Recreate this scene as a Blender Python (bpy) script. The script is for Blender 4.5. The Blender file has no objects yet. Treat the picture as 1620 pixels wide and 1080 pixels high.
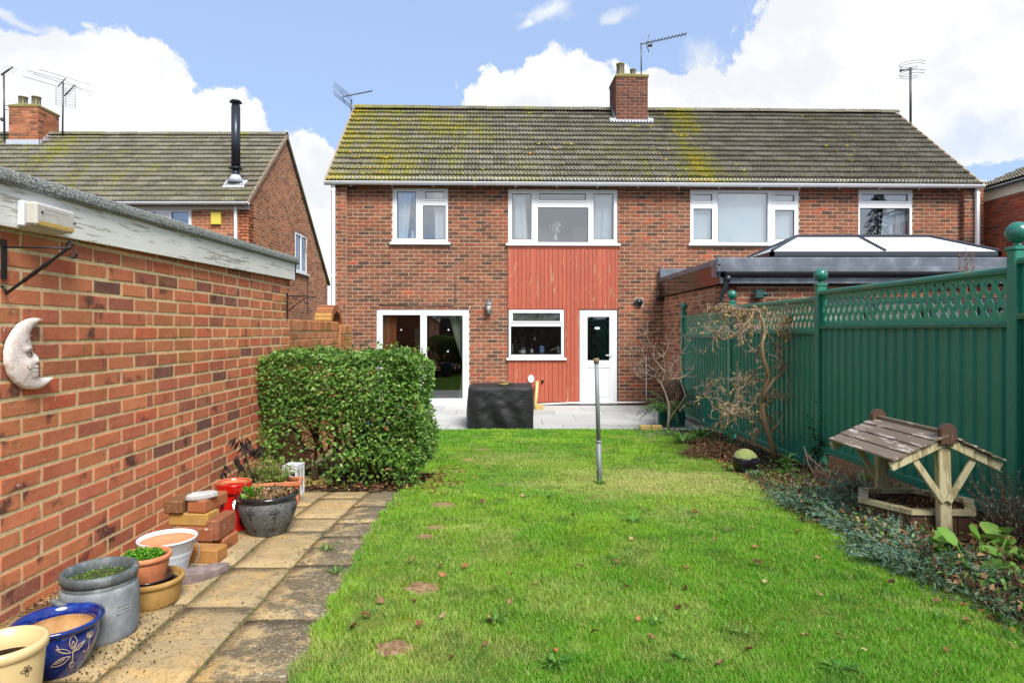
import bpy, math, random
import numpy as np
import mathutils.noise as mn_
from mathutils import Vector, Matrix
random.seed(7); RNG = np.random.default_rng(7)
SC = bpy.context.scene
COL = SC.collection
# ------------------------------------------------------------------ camera, sky, sun, exposure
HY = 523.0; VX = 795.0; F = 1000.0          # horizon row, vanishing column, focal length (photo pixels)
cam_data = bpy.data.cameras.new('camera'); cam = bpy.data.objects.new('camera', cam_data); COL.objects.link(cam)
cam_data.sensor_width = 36.0; cam_data.lens = 36.0 * F / 1620.0
cam_data.shift_x = (810 - VX) / 1620.0; cam_data.shift_y = -(540 - HY) / 1620.0
cam_data.clip_start = 0.05; cam_data.clip_end = 2000
cam.location = (0, 0, 0); cam.rotation_euler = (math.pi / 2, 0, 0)
SC.camera = cam
SUN_EL = math.radians(48); SUN_AZ = math.radians(156)      # azimuth measured from +Y towards +X: behind the camera, to the right
sun_dir = Vector((math.sin(SUN_AZ) * math.cos(SUN_EL), math.cos(SUN_AZ) * math.cos(SUN_EL), math.sin(SUN_EL)))
sd = bpy.data.lights.new('sun', 'SUN'); sd.energy = 2.25; sd.angle = math.radians(24); sd.color = (1.0, 0.955, 0.89)
sun = bpy.data.objects.new('sun', sd); COL.objects.link(sun); sun.rotation_euler = sun_dir.to_track_quat('Z', 'Y').to_euler()
SC.view_settings.view_transform = 'Standard'; SC.view_settings.look = 'None'
SC.view_settings.exposure = 1.36; SC.view_settings.gamma = 1.0; SC.view_settings.use_curve_mapping = False
SC.render.engine = 'CYCLES'
SC.cycles.max_bounces = 7; SC.cycles.transparent_max_bounces = 12
try: SC.cycles.use_denoising = True
except Exception: pass

def lin(c):
    return tuple(((v / 255.0) / 12.92 if v <= 10 else (((v / 255.0) + 0.055) / 1.055) ** 2.4) for v in c)
def S(r, g, b, k=1.0):
    c = lin((r, g, b)); return (c[0] * k, c[1] * k, c[2] * k, 1.0)

class NT:
    def __init__(s, tree): s.t = tree; s.t.nodes.clear()
    def n(s, kind, **kw):
        nd = s.t.nodes.new(kind)
        for k, v in kw.items(): setattr(nd, k, v)
        return nd
    def put(s, sock, v):
        if isinstance(v, bpy.types.NodeSocket): s.t.links.new(v, sock)
        elif v is not None: sock.default_value = v
    def math(s, op, a, b=None, clamp=False):
        nd = s.n('ShaderNodeMath', operation=op, use_clamp=clamp); s.put(nd.inputs[0], a)
        if b is not None: s.put(nd.inputs[1], b)
        return nd.outputs[0]
    def vmath(s, op, a, b=None):
        nd = s.n('ShaderNodeVectorMath', operation=op); s.put(nd.inputs[0], a)
        if b is not None: s.put(nd.inputs[1], b)
        return nd.outputs['Value'] if op in ('LENGTH', 'DOT_PRODUCT', 'DISTANCE') else nd.outputs[0]
    def noise(s, vec, scale, detail=4, rough=0.55, dist=0.0):
        nd = s.n('ShaderNodeTexNoise'); s.put(nd.inputs['Vector'], vec)
        nd.inputs['Scale'].default_value = scale; nd.inputs['Detail'].default_value = detail
        nd.inputs['Roughness'].default_value = rough; nd.inputs['Distortion'].default_value = dist
        return nd.outputs['Fac']
    def voro(s, vec, scale, feature='F1'):
        nd = s.n('ShaderNodeTexVoronoi', feature=feature); s.put(nd.inputs['Vector'], vec); nd.inputs['Scale'].default_value = scale
        return nd.outputs['Distance']
    def ramp(s, fac, stops, interp='LINEAR'):
        nd = s.n('ShaderNodeValToRGB'); s.put(nd.inputs[0], fac); cr = nd.color_ramp; cr.interpolation = interp
        while len(cr.elements) < len(stops): cr.elements.new(0.5)
        for e, (p, c) in zip(cr.elements, stops):
            e.position = p; e.color = c if isinstance(c, tuple) else (c, c, c, 1)
        return nd.outputs[0]
    def step(s, v, lo, hi):
        nd = s.n('ShaderNodeMapRange', interpolation_type='SMOOTHSTEP'); s.put(nd.inputs[0], v)
        nd.inputs[1].default_value = lo; nd.inputs[2].default_value = hi
        return nd.outputs[0]
    def mix(s, fac, a, b, mode='MIX'):
        nd = s.n('ShaderNodeMix', data_type='RGBA', blend_type=mode); s.put(nd.inputs[0], fac); s.put(nd.inputs[6], a); s.put(nd.inputs[7], b)
        return nd.outputs[2]
    def scalevec(s, vec, sc, loc=(0, 0, 0)):
        nd = s.n('ShaderNodeMapping'); s.put(nd.inputs[0], vec); nd.inputs['Scale'].default_value = sc; nd.inputs['Location'].default_value = loc
        return nd.outputs[0]

# world: clear-sky model with cumulus clouds placed by direction
w = bpy.data.worlds.new('World'); SC.world = w; w.use_nodes = True
N = NT(w.node_tree)
sky = N.n('ShaderNodeTexSky', sky_type='NISHITA', sun_disc=False, sun_elevation=SUN_EL, sun_rotation=SUN_AZ, air_density=1.0, dust_density=0.6, ozone_density=1.5)
dirv = N.n('ShaderNodeTexCoord').outputs['Generated']
def pdir(px, py):
    return Vector(((px - VX) / F, 1.0, (HY - py) / F)).normalized()
warp = N.n('ShaderNodeTexNoise'); N.put(warp.inputs['Vector'], dirv); warp.inputs['Scale'].default_value = 9; warp.inputs['Detail'].default_value = 5
wv = N.vmath('MULTIPLY', N.vmath('SUBTRACT', warp.outputs['Color'], (0.5, 0.5, 0.5)), (0.09, 0.09, 0.09))
dv = N.vmath('ADD', dirv, wv)
blobs = [(60, 175, 210, 105), (190, 150, 115, 100), (330, 215, 95, 80), (470, 285, 58, 85), (505, 420, 50, 110),
         (870, 160, 140, 66), (1010, 170, 110, 45), (1110, 150, 60, 50), (1270, 150, 170, 120), (1390, 40, 190, 100),
         (1600, 90, 230, 130), (1500, 195, 140, 90), ]
wisps = [(980, 28, 34, 17), (865, 22, 52, 22), (1112, 96, 48, 34), (830, 38, 18, 12), (20, 30, 40, 12)]
field = None
for (px, py, rx, ry) in blobs:
    c = pdir(px, py); 
    k = (c.y)
    d = N.vmath('SUBTRACT', dv, tuple(c))
    d = N.vmath('MULTIPLY', d, (F / rx / k, 3.0, F / ry / k))
    v = N.math('SUBTRACT', 1.0, N.vmath('LENGTH', d))
    field = v if field is None else N.math('MAXIMUM', field, v)
bill = N.noise(dv, 26, 7, 0.62)
field = N.math('ADD', field, N.math('MULTIPLY', N.math('SUBTRACT', bill, 0.5), 0.9))
m1 = N.step(field, 0.0, 0.13)
wf = None
for (px, py, rx, ry) in wisps:
    c = pdir(px, py); v = N.math('SUBTRACT', 1.0, N.vmath('LENGTH', N.vmath('MULTIPLY', N.vmath('SUBTRACT', dv, tuple(c)), (F / rx / c.y, 3.0, F / ry / c.y))))
    wf = v if wf is None else N.math('MAXIMUM', wf, v)
wf = N.math('MULTIPLY', N.step(N.math('ADD', wf, N.math('MULTIPLY', N.math('SUBTRACT', N.noise(dv, 30, 6, 0.7), 0.5), 1.5)), 0.0, 0.9), 0.75)
m1 = N.math('MAXIMUM', m1, wf)
hole = N.math('SUBTRACT', 1.0, N.vmath('LENGTH', N.vmath('MULTIPLY', N.vmath('SUBTRACT', dv, tuple(pdir(1530, 235))), (F / 110, 3, F / 60))))
m1 = N.math('MULTIPLY', m1, N.math('SUBTRACT', 1.0, N.math('MULTIPLY', N.step(hole, 0.0, 1.0), 0.35)))
gen = N.step(N.math('ADD', N.noise(dv, 2.6, 3, 0.5), N.math('MULTIPLY', bill, 0.18)), 0.56, 0.64)
away = N.step(N.vmath('LENGTH', N.vmath('SUBTRACT', dirv, tuple(Vector((0.02, 1, 0.25)).normalized()))), 0.74, 0.95)
m2 = N.math('MULTIPLY', gen, away)
mask = N.math('MAXIMUM', m1, m2)
shade = N.step(N.noise(dv, 7.0, 5, 0.6), 0.40, 0.62)
cloud = N.mix(shade, (3.9, 4.02, 4.2, 1), (5.1, 5.1, 5.1, 1))
skyc = N.mix(0.72, sky.outputs[0], (2.05, 2.75, 4.25, 1))       # thin high veil over the blue
bg = N.n('ShaderNodeBackground'); N.put(bg.inputs[0], N.mix(mask, skyc, cloud)); bg.inputs[1].default_value = 0.09
N.t.links.new(bg.outputs[0], N.n('ShaderNodeOutputWorld').inputs[0])

# ------------------------------------------------------------------ object helpers
def meta(o, label=None, cat=None, group=None, kind=None):
    if label: o['label'] = label
    if cat: o['category'] = cat
    if group: o['group'] = group
    if kind: o['kind'] = kind
    return o
def thing(name, label, cat, loc=(0, 0, 0), group=None):
    o = bpy.data.objects.new(name, None); COL.objects.link(o); o.location = loc; o.empty_display_size = 0.1
    return meta(o, label, cat, group)
def wloc(o):
    v = Vector((0, 0, 0))
    while o is not None: v += o.location; o = o.parent
    return v
class MB:
    """collects faces in world coordinates, builds ONE mesh object"""
    def __init__(s): s.v = []; s.f = []; s.smooth = []; s.m = []; s.cur = 0; s.col = None
    def add(s, vs, fs, smooth=False):
        b = len(s.v); s.v.extend([tuple(p) for p in vs])
        for f in fs: s.f.append([b + i for i in f]); s.smooth.append(smooth); s.m.append(s.cur)
        return s
    def box(s, p0, p1, M=None):
        x0, y0, z0 = p0; x1, y1, z1 = p1
        vs = [Vector(p) for p in ((x0,y0,z0),(x1,y0,z0),(x1,y1,z0),(x0,y1,z0),(x0,y0,z1),(x1,y0,z1),(x1,y1,z1),(x0,y1,z1))]
        if M is not None: vs = [M @ p for p in vs]
        return s.add(vs, [(0,3,2,1),(4,5,6,7),(0,1,5,4),(1,2,6,5),(2,3,7,6),(3,0,4,7)])
    def bbox(s, p0, p1, b=0.004, M=None):
        """box with bevelled edges (24 verts)"""
        c = [(p0[i] + p1[i]) / 2 for i in range(3)]; h = [abs(p1[i] - p0[i]) / 2 for i in range(3)]
        b = min(b, min(h) * 0.45); vs = []; idx = {}
        for sx in (-1, 1):
            for sy in (-1, 1):
                for sz in (-1, 1):
                    for ax in range(3):
                        q = [sx * (h[0] - b), sy * (h[1] - b), sz * (h[2] - b)]; q[ax] = (sx, sy, sz)[ax] * h[ax]
                        idx[(sx, sy, sz, ax)] = len(vs); p = Vector((c[0] + q[0], c[1] + q[1], c[2] + q[2])); vs.append(M @ p if M is not None else p)
        fs = []
        for ax in range(3):
            a, d = [i for i in range(3) if i != ax]
            for sg in (-1, 1):
                ring = []
                for (p, q) in ((-1, -1), (1, -1), (1, 1), (-1, 1)):
                    k = [0, 0, 0]; k[ax] = sg; k[a] = p; k[d] = q; ring.append(idx[(k[0], k[1], k[2], ax)])
                fs.append(ring)
            for p in (-1, 1):
                for q in (-1, 1):
                    k0 = [0, 0, 0]; k0[ax] = -1; k0[a] = p; k0[d] = q; k1 = list(k0); k1[ax] = 1
                    fs.append([idx[(*k0, a)], idx[(*k1, a)], idx[(*k1, d)], idx[(*k0, d)]])
        for sx in (-1, 1):
            for sy in (-1, 1):
                for sz in (-1, 1): fs.append([idx[(sx, sy, sz, i)] for i in range(3)])
        return s.add(vs, fs)
    def tube(s, pts, rad, sides=6, cap=True, smooth=True):
        pts = [Vector(p) for p in pts]; n = len(pts)
        if not hasattr(rad, '__len__'): rad = [rad] * n
        vs = []; ref = None
        for i, p in enumerate(pts):
            t = (pts[min(i + 1, n - 1)] - pts[max(i - 1, 0)])
            if t.length < 1e-9: t = Vector((0, 0, 1))
            t.normalize()
            if ref is None: ref = t.orthogonal().normalized()
            ref = ref - t * ref.dot(t)
            if ref.length < 1e-6: ref = t.orthogonal()
            ref.normalize(); bn = t.cross(ref)
            for k in range(sides):
                a = 2 * math.pi * k / sides; vs.append(p + (ref * math.cos(a) + bn * math.sin(a)) * rad[i])
        fs = []
        for i in range(n - 1):
            for k in range(sides):
                k2 = (k + 1) % sides; fs.append((i * sides + k, i * sides + k2, (i + 1) * sides + k2, (i + 1) * sides + k))
        if cap: fs.append(tuple(range(sides))[::-1]); fs.append(tuple((n - 1) * sides + k for k in range(sides)))
        return s.add(vs, fs, smooth)
    def lathe(s, c, prof, seg=40, close=True, holes=None, smooth=True):
        vs = []; n = len(prof)
        for (r, z) in prof:
            for k in range(seg):
                a = 2 * math.pi * k / seg; vs.append((c[0] + r * math.cos(a), c[1] + r * math.sin(a), c[2] + z))
        fs = []
        for i in range(n - 1):
            for k in range(seg):
                if holes and holes(i, k): continue
                k2 = (k + 1) % seg; fs.append((i * seg + k, i * seg + k2, (i + 1) * seg + k2, (i + 1) * seg + k))
        if close: fs.append(tuple(range(seg))[::-1]); fs.append(tuple((n - 1) * seg + k for k in range(seg)))
        return s.add(vs, fs, smooth)
    def sphere(s, c, r, seg=20, rings=12, sc=(1, 1, 1)):
        vs = []; fs = []
        for i in range(rings + 1):
            th = math.pi * i / rings
            for k in range(seg):
                a = 2 * math.pi * k / seg
                vs.append((c[0] + r * sc[0] * math.sin(th) * math.cos(a), c[1] + r * sc[1] * math.sin(th) * math.sin(a), c[2] + r * sc[2] * math.cos(th)))
        for i in range(rings):
            for k in range(seg):
                k2 = (k + 1) % seg; fs.append((i * seg + k, (i + 1) * seg + k, (i + 1) * seg + k2, i * seg + k2))
        return s.add(vs, fs, True)
    def quad(s, a, b, c, d): return s.add([a, b, c, d], [(0, 1, 2, 3)])
    def leaf(s, base, d, up, L, W, fold=0.25, droop=0.2):
        """leaf of four folded triangles pairs: base, widest, tip"""
        d = Vector(d).normalized(); up = Vector(up); sd_ = d.cross(up)
        if sd_.length < 1e-5: sd_ = d.orthogonal()
        sd_.normalize(); up = sd_.cross(d)
        b = Vector(base); m = b + d * L * .5 - up * 0; t = b + d * L - up * droop * L
        q = b + d * L * .45 + up * fold * W
        vs = [b, b + d * L * .42 + sd_ * W * .5 + up * fold * W, t, b + d * L * .42 - sd_ * W * .5 + up * fold * W, b + d * L * .5]
        return s.add(vs, [(0, 4, 1), (4, 2, 1), (0, 3, 4), (4, 3, 2)], True)
    def build(s, name, mat, parent=None, kind=None):
        me = bpy.data.meshes.new(name)
        off = wloc(parent) if parent is not None else Vector((0, 0, 0))
        if parent is None and s.v and s is not None:
            a = np.array([tuple(p) for p in s.v], dtype=np.float64); 
            base = Vector((float((a[:,0].min()+a[:,0].max())/2), float((a[:,1].min()+a[:,1].max())/2), float(a[:,2].min()))); off = base
        a = np.array([tuple(p) for p in s.v], dtype=np.float64) - np.array(tuple(off))
        me.from_pydata(a.tolist(), [], s.f)
        me.polygons.foreach_set('use_smooth', s.smooth)
        mats = mat if isinstance(mat, (list, tuple)) else [mat]
        for m in mats: me.materials.append(m)
        if len(mats) > 1: me.polygons.foreach_set('material_index', s.m)
        me.update()
        o = bpy.data.objects.new(name, me); COL.objects.link(o)
        if parent is not None: o.parent = parent
        else: o.location = off
        if kind: o['kind'] = kind
        return o

class Frame:
    def __init__(s, O, U, up=(0, 0, 1)):
        s.O = Vector(O); s.U = Vector(U).normalized(); s.W = Vector(up).normalized(); s.Nn = s.U.cross(s.W).normalized()
        s.rot = Matrix((s.U, -s.Nn, s.W)).transposed()      # local x=U, y=into the wall, z=up
    def p(s, u, n, w): return s.O + s.U * u + s.Nn * n + s.W * w
    def M(s): return Matrix.Translation(s.O) @ Matrix((s.U, s.Nn, s.W)).transposed().to_4x4()
def fbox(mb, fr, u0, u1, n0, n1, w0, w1, b=0):
    M = fr.M()
    return mb.bbox((u0, n0, w0), (u1, n1, w1), b, M) if b else mb.box((u0, n0, w0), (u1, n1, w1), M)

def grid_wall(mb, fr, u0, u1, w0, w1, holes, n0, n1):
    """slab with rectangular openings: faces only where they show"""
    us = sorted({u0, u1, *[min(max(h[i], u0), u1) for h in holes for i in (0, 1)]})
    ws = sorted({w0, w1, *[min(max(h[i], w0), w1) for h in holes for i in (2, 3)]})
    nu, nw = len(us) - 1, len(ws) - 1
    def solid(i, j):
        if i < 0 or j < 0 or i >= nu or j >= nw: return False
        cu = (us[i] + us[i + 1]) / 2; cw = (ws[j] + ws[j + 1]) / 2
        return not any(h[0] < cu < h[1] and h[2] < cw < h[3] for h in holes)
    for i in range(nu):
        for j in range(nw):
            if not solid(i, j): continue
            a, b, c, d = us[i], us[i + 1], ws[j], ws[j + 1]; P = fr.p
            mb.quad(P(a, n1, c), P(b, n1, c), P(b, n1, d), P(a, n1, d)); mb.quad(P(b, n0, c), P(a, n0, c), P(a, n0, d), P(b, n0, d))
            if not solid(i - 1, j): mb.quad(P(a, n0, c), P(a, n1, c), P(a, n1, d), P(a, n0, d))
            if not solid(i + 1, j): mb.quad(P(b, n1, c), P(b, n0, c), P(b, n0, d), P(b, n1, d))
            if not solid(i, j - 1): mb.quad(P(a, n0, c), P(b, n0, c), P(b, n1, c), P(a, n1, c))
            if not solid(i, j + 1): mb.quad(P(a, n1, d), P(b, n1, d), P(b, n0, d), P(a, n0, d))
    return mb

BRICK_MESH = {}
def brick_variants(mat, seed=0):
    key = mat.name
    if key in BRICK_MESH: return BRICK_MESH[key]
    out = []; rr = random.Random(5 + seed)
    for k in range(8):
        cx, cz, cy = 0.022, 0.075, 0.35
        j = lambda a: rr.uniform(-a, a)
        vs = []
        for (x, z) in ((-.5, -.5), (.5, -.5), (.5, .5), (-.5, .5)):
            jx, jz = j(.010), j(.045); vs.append((x + jx, 1, z + jz)); 
        for (x, z) in ((-.5, -.5), (.5, -.5), (.5, .5), (-.5, .5)): vs.append((vs[len(vs) - 4][0], cy + j(.1), vs[len(vs) - 4][2]))
        for (x, z) in ((-1, -1), (1, -1), (1, 1), (-1, 1)): vs.append((x * (.5 - cx) + j(.010), 0 + j(.07), z * (.5 - cz) + j(.035)))
        fs = [(8, 9, 10, 11)]
        for i in range(4):
            i2 = (i + 1) % 4; fs.append((i, i2, 4 + i2, 4 + i)); fs.append((4 + i, 4 + i2, 8 + i2, 8 + i))
        me = bpy.data.meshes.new('brick'); me.from_pydata(vs, [], fs); me.materials.append(mat); me.update()
        out.append((me, np.array(vs), fs))
    BRICK_MESH[key] = out
    return out
def rect_minus(rs, h):
    out = []
    for (a, b, c, d) in rs:
        if h[1] <= a or h[0] >= b or h[3] <= c or h[2] >= d: out.append((a, b, c, d)); continue
        if h[0] > a: out.append((a, h[0], c, d))
        if h[1] < b: out.append((h[1], b, c, d))
        m0, m1 = max(a, h[0]), min(b, h[1])
        if h[2] > c: out.append((m0, m1, c, h[2]))
        if h[3] < d: out.append((m0, m1, h[3], d))
    return out
def rect_minus_rows(rs, h):
    out = []
    for (a, b, c, d) in rs:
        if h[1] <= a or h[0] >= b or h[3] <= c or h[2] >= d: out.append((a, b, c, d)); continue
        if h[2] > c: out.append((a, b, c, h[2]))
        if h[3] < d: out.append((a, b, h[3], d))
        m0, m1 = max(c, h[2]), min(d, h[3])
        if h[0] > a: out.append((a, h[0], m0, m1))
        if h[1] < b: out.append((h[1], b, m0, m1))
    return out
def in_view(p, m=0.04):
    if p.y < 0.1: return False
    x = (p.x / p.y * F + VX) / 1620; y = (HY - p.z / p.y * F) / 1080
    return -m < x < 1 + m and -m < y < 1 + m
def lay_bricks(parent, fr, u0, u1, w0, w1, mat, holes=(), top=None, proud=.006, depth=.016, nparts=300, off=0.0, bats=(), L=.215, H=.065, j=.010, hidden=None, name='brick', seed=0, bond=0.5):
    rr = random.Random(11 + seed); rects = []
    nc = int(math.ceil((w1 - w0) / (H + j)))
    for i in range(nc):
        c = w0 + i * (H + j); d = min(c + H, w1)
        u = u0 - ((i % 2) * bond * (L + j)) - off
        while u < u1:
            for (bu, bw) in bats:
                if i % 2 and abs(u - bu) < (L + j) / 2 and not getattr(rr, 'done', None) == (i, bu):
                    rr.done = (i, bu); rects.append((u, u + bw, c, d)); u += bw + j
            a, b = u, u + L; u += L + j
            rects.append((a, b, c, d))
    res = []
    for (a, b, c, d) in rects:
        a, b = max(a, u0), min(b, u1)
        if b - a < .012: continue
        if top is not None:
            t = min(top(a), top(b))
            if d > t: d = t
            if d - c < .02: continue
        rs = [(a, b, c, d)]
        for h in holes: rs = rect_minus(rs, h)
        for r_ in rs:
            if r_[1] - r_[0] > .015 and r_[3] - r_[2] > .015: res.append(r_)
    sc = []
    for (a, b, c, d) in res:
        p = fr.p((a + b) / 2, 0, (c + d) / 2); dist = p.length
        s_ = (b - a) * (d - c) * max(.02, -fr.Nn.dot(p) / dist) / dist ** 2
        if not in_view(p) or (hidden and hidden(p)): s_ *= .0001
        sc.append(s_)
    order = sorted(range(len(res)), key=lambda i: -sc[i]); V = brick_variants(mat, seed)
    off_ = wloc(parent); eul = fr.rot.to_euler()
    for i in order[:nparts]:
        a, b, c, d = res[i]; o = bpy.data.objects.new(name, V[rr.randrange(8)][0]); COL.objects.link(o)
        o.parent = parent; pr = proud + rr.uniform(-.0015, .0015)
        o.location = fr.p((a + b) / 2, pr, (c + d) / 2) - off_; o.rotation_euler = eul; o.scale = (b - a, depth, d - c)
    rest = order[nparts:]
    if rest:
        vs = []; fs = []; R = np.array(fr.rot)
        for q, i in enumerate(rest):
            a, b, c, d = res[i]; me, arr, f = V[rr.randrange(8)]; pr = proud + rr.uniform(-.0015, .0015)
            P = arr * np.array([b - a, depth, d - c]); P = P @ R.T + np.array(tuple(fr.p((a + b) / 2, pr, (c + d) / 2) - off_))
            n0 = 12 * q; vs.append(P); fs.extend([tuple(n0 + k for k in ff) for ff in f])
        me = bpy.data.meshes.new('bricks'); me.from_pydata(np.concatenate(vs).tolist(), [], fs); me.materials.append(mat); me.update()
        o = bpy.data.objects.new('brickwork', me); COL.objects.link(o); o.parent = parent; o['kind'] = 'stuff'
    return res

# ground height under the camera's frame (camera is at z = 0)
GP = [(-50, -1.10), (0, -1.12), (3.5, -1.15), (4.5, -1.20), (6.2, -1.37), (8.0, -1.42), (9.6, -1.505), (60, -1.52)]
def g(y):
    for (a, za), (b, zb) in zip(GP, GP[1:]):
        if y <= b: return za + (zb - za) * (y - a) / (b - a)
    return GP[-1][1]
def G(px, py):
    """ground point seen at photo pixel"""
    s = (py - HY) / F; lo, hi = 0.5, 60
    for _ in range(60):
        m = (lo + hi) / 2
        if -g(m) > s * m: lo = m
        else: hi = m
    return Vector(((px - VX) / F * lo, lo, g(lo)))
def A(px, py, Y): return Vector(((px - VX) / F * Y, Y, (HY - py) / F * Y))
# ------------------------------------------------------------------ materials
def material(name, fn):
    m = bpy.data.materials.new(name); m.use_nodes = True; n = NT(m.node_tree)
    geo = n.n('ShaderNodeNewGeometry'); n.P = geo.outputs['Position']; n.geo = geo
    n.bsdf = n.n('ShaderNodeBsdfPrincipled'); out = n.n('ShaderNodeOutputMaterial'); n.out = out
    n.t.links.new(n.bsdf.outputs[0], out.inputs[0])
    oi = n.n('ShaderNodeObjectInfo'); n.oi = oi
    n.R = n.math('FRACT', n.math('ADD', n.math('MULTIPLY', oi.outputs['Random'], 7.31), n.math('MULTIPLY', geo.outputs['Random Per Island'], 5.77)))
    fn(n); return m
def setp(n, col=None, rough=None, bump=None, bs=0.3, bd=0.004, metal=None, spec=None, coat=None, sub=None):
    b = n.bsdf
    if col is not None: n.put(b.inputs['Base Color'], col)
    if rough is not None: n.put(b.inputs['Roughness'], rough)
    if metal is not None: b.inputs['Metallic'].default_value = metal
    if spec is not None: b.inputs['Specular IOR Level'].default_value = spec
    if coat is not None: b.inputs['Coat Weight'].default_value = coat
    if bump is not None:
        nd = n.n('ShaderNodeBump'); nd.inputs['Strength'].default_value = bs; nd.inputs['Distance'].default_value = bd
        n.put(nd.inputs['Height'], bump); n.t.links.new(nd.outputs[0], b.inputs['Normal'])
def plain(name, c, rough=.6, var=.12, scale=8, bs=.15, metal=0, spec=None, coat=None):
    def fn(n):
        v = n.noise(n.P, scale, 5, .6)
        col = n.mix(v, tuple(x * (1 - var) for x in c[:3]) + (1,), tuple(min(1, x * (1 + var)) for x in c[:3]) + (1,))
        setp(n, col, n.math('ADD', rough - .06, n.math('MULTIPLY', v, .12)), n.noise(n.P, scale * 12, 3), bs, .002, metal, spec, coat)
    return material(name, fn)
def brickmat(name, stops, smudge=.5, dust=S(205, 180, 150, .8), fleck=.73, yellow=None, gain=1.0):
    def fn(n):
        c = n.mix(1, n.ramp(n.R, stops), (.97 * gain, 1.30 * gain, 1.28 * gain, 1), 'MULTIPLY')
        big = n.noise(n.scalevec(n.P, (1, 1, 1.6)), 1.3, 5, .65); c = n.mix(n.step(big, .25, .75), n.mix(1, c, (.80, .76, .76, 1), 'MULTIPLY'), n.mix(1, c, (1.12, 1.1, 1.1, 1), 'MULTIPLY'))
        c = n.mix(n.math('MULTIPLY', n.step(n.noise(n.scalevec(n.P, (1, 1, 1), (4, 4, 4)), 2.4, 6, .75), .56, .74), .30), c, S(222, 200, 180, .8))
        c = n.mix(n.step(n.noise(n.P, 13, 4, .6), .35, .75), c, n.mix(.4, c, n.mix(1, c, (.68, .62, .6, 1), 'MULTIPLY')))
        dark = n.math('MULTIPLY', n.step(n.noise(n.P, 6.5, 3, .5), .60, .72), smudge)
        c = n.mix(dark, c, S(88, 62, 62, .8))
        if yellow:
            c = n.mix(n.math('MULTIPLY', n.step(n.noise(n.P, 2.2, 4, .6), .55, .75), yellow), c, S(176, 136, 60, .8))
        c = n.mix(n.math('MULTIPLY', n.step(n.noise(n.P, 55, 3, .6), .52, .75), .42), c, dust)
        c = n.mix(n.step(n.noise(n.P, 38, 2, .5), fleck, fleck + .03), c, S(225, 210, 195, .8))
        c = n.mix(n.math('MULTIPLY', n.step(n.noise(n.P, 120, 2), .3, .7), .28), n.mix(1, c, (.78, .74, .72, 1), 'MULTIPLY'), c)
        setp(n, c, .9, n.math('ADD', n.noise(n.P, 170, 4, .65), n.math('MULTIPLY', n.noise(n.P, 30, 3), 1.5)), .55, .0035, spec=.2)
    return material(name, fn)
M = {}
M['brick_garage'] = brickmat('garage_brick', [(0, S(108, 66, 60)), (.05, S(142, 78, 64)), (.2, S(170, 88, 66)), (.45, S(184, 98, 70)), (.65, S(192, 108, 74)), (.82, S(168, 94, 66)), (.93, S(192, 90, 64)), (1, S(150, 80, 64))], .85, yellow=.4, gain=1.38)
M['brick_house'] = brickmat('house_brick', [(0, S(96, 64, 60)), (.12, S(112, 70, 62)), (.3, S(136, 80, 66)), (.48, S(158, 88, 68)), (.62, S(148, 86, 70)), (.76, S(172, 94, 72)), (.87, S(126, 82, 68)), (.96, S(190, 88, 64)), (1, S(104, 64, 60))], .3, fleck=.78)
M['brick_extension'] = brickmat('extension_brick', [(0, S(112, 72, 62)), (.15, S(156, 96, 76)), (.4, S(184, 116, 92)), (.7, S(192, 126, 98)), (.9, S(168, 100, 80)), (1, S(136, 80, 68))], .25, fleck=.78)
M['brick_neighbour'] = brickmat('neighbour_brick', [(0, S(110, 66, 54)), (.2, S(146, 82, 60)), (.5, S(176, 98, 70)), (.8, S(190, 112, 80)), (1, S(150, 80, 60))], .35, fleck=.78, gain=1.3)
M['brick_red'] = brickmat('red_neighbour_brick', [(0, S(130, 58, 48)), (.3, S(168, 72, 54)), (.7, S(190, 84, 60)), (1, S(206, 84, 56))], .3, fleck=.8)
M['brick_chimney'] = brickmat('chimney_brick', [(0, S(84, 52, 50)), (.4, S(116, 66, 58)), (.8, S(134, 72, 60)), (1, S(104, 60, 54))], .5, fleck=.8)
M['brick_garden'] = brickmat('garden_wall_brick', [(0, S(172, 108, 66)), (.4, S(202, 120, 80)), (.8, S(214, 132, 92)), (1, S(184, 92, 66))], .2, yellow=.9)
M['brick_loose'] = brickmat('loose_brick', [(0, S(120, 70, 52)), (.3, S(196, 140, 76)), (.6, S(188, 104, 66)), (1, S(150, 84, 62))], .6, yellow=.8)
def mortarmat(name, c):
    def fn(n):
        v = n.noise(n.P, 30, 5, .65); c2 = tuple(x * .72 for x in c[:3]) + (1,)
        setp(n, n.mix(n.step(v, .3, .7), c2, c), .95, n.noise(n.P, 220, 4, .7), .8, .004, spec=.1)
    return material(name, fn)
M['mortar'] = mortarmat('mortar', S(224, 198, 152, .95)); M['mortar_pale'] = mortarmat('pale_mortar', S(214, 190, 158, .86)); M['mortar_grey'] = mortarmat('grey_mortar', S(178, 158, 134, .8))

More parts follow.
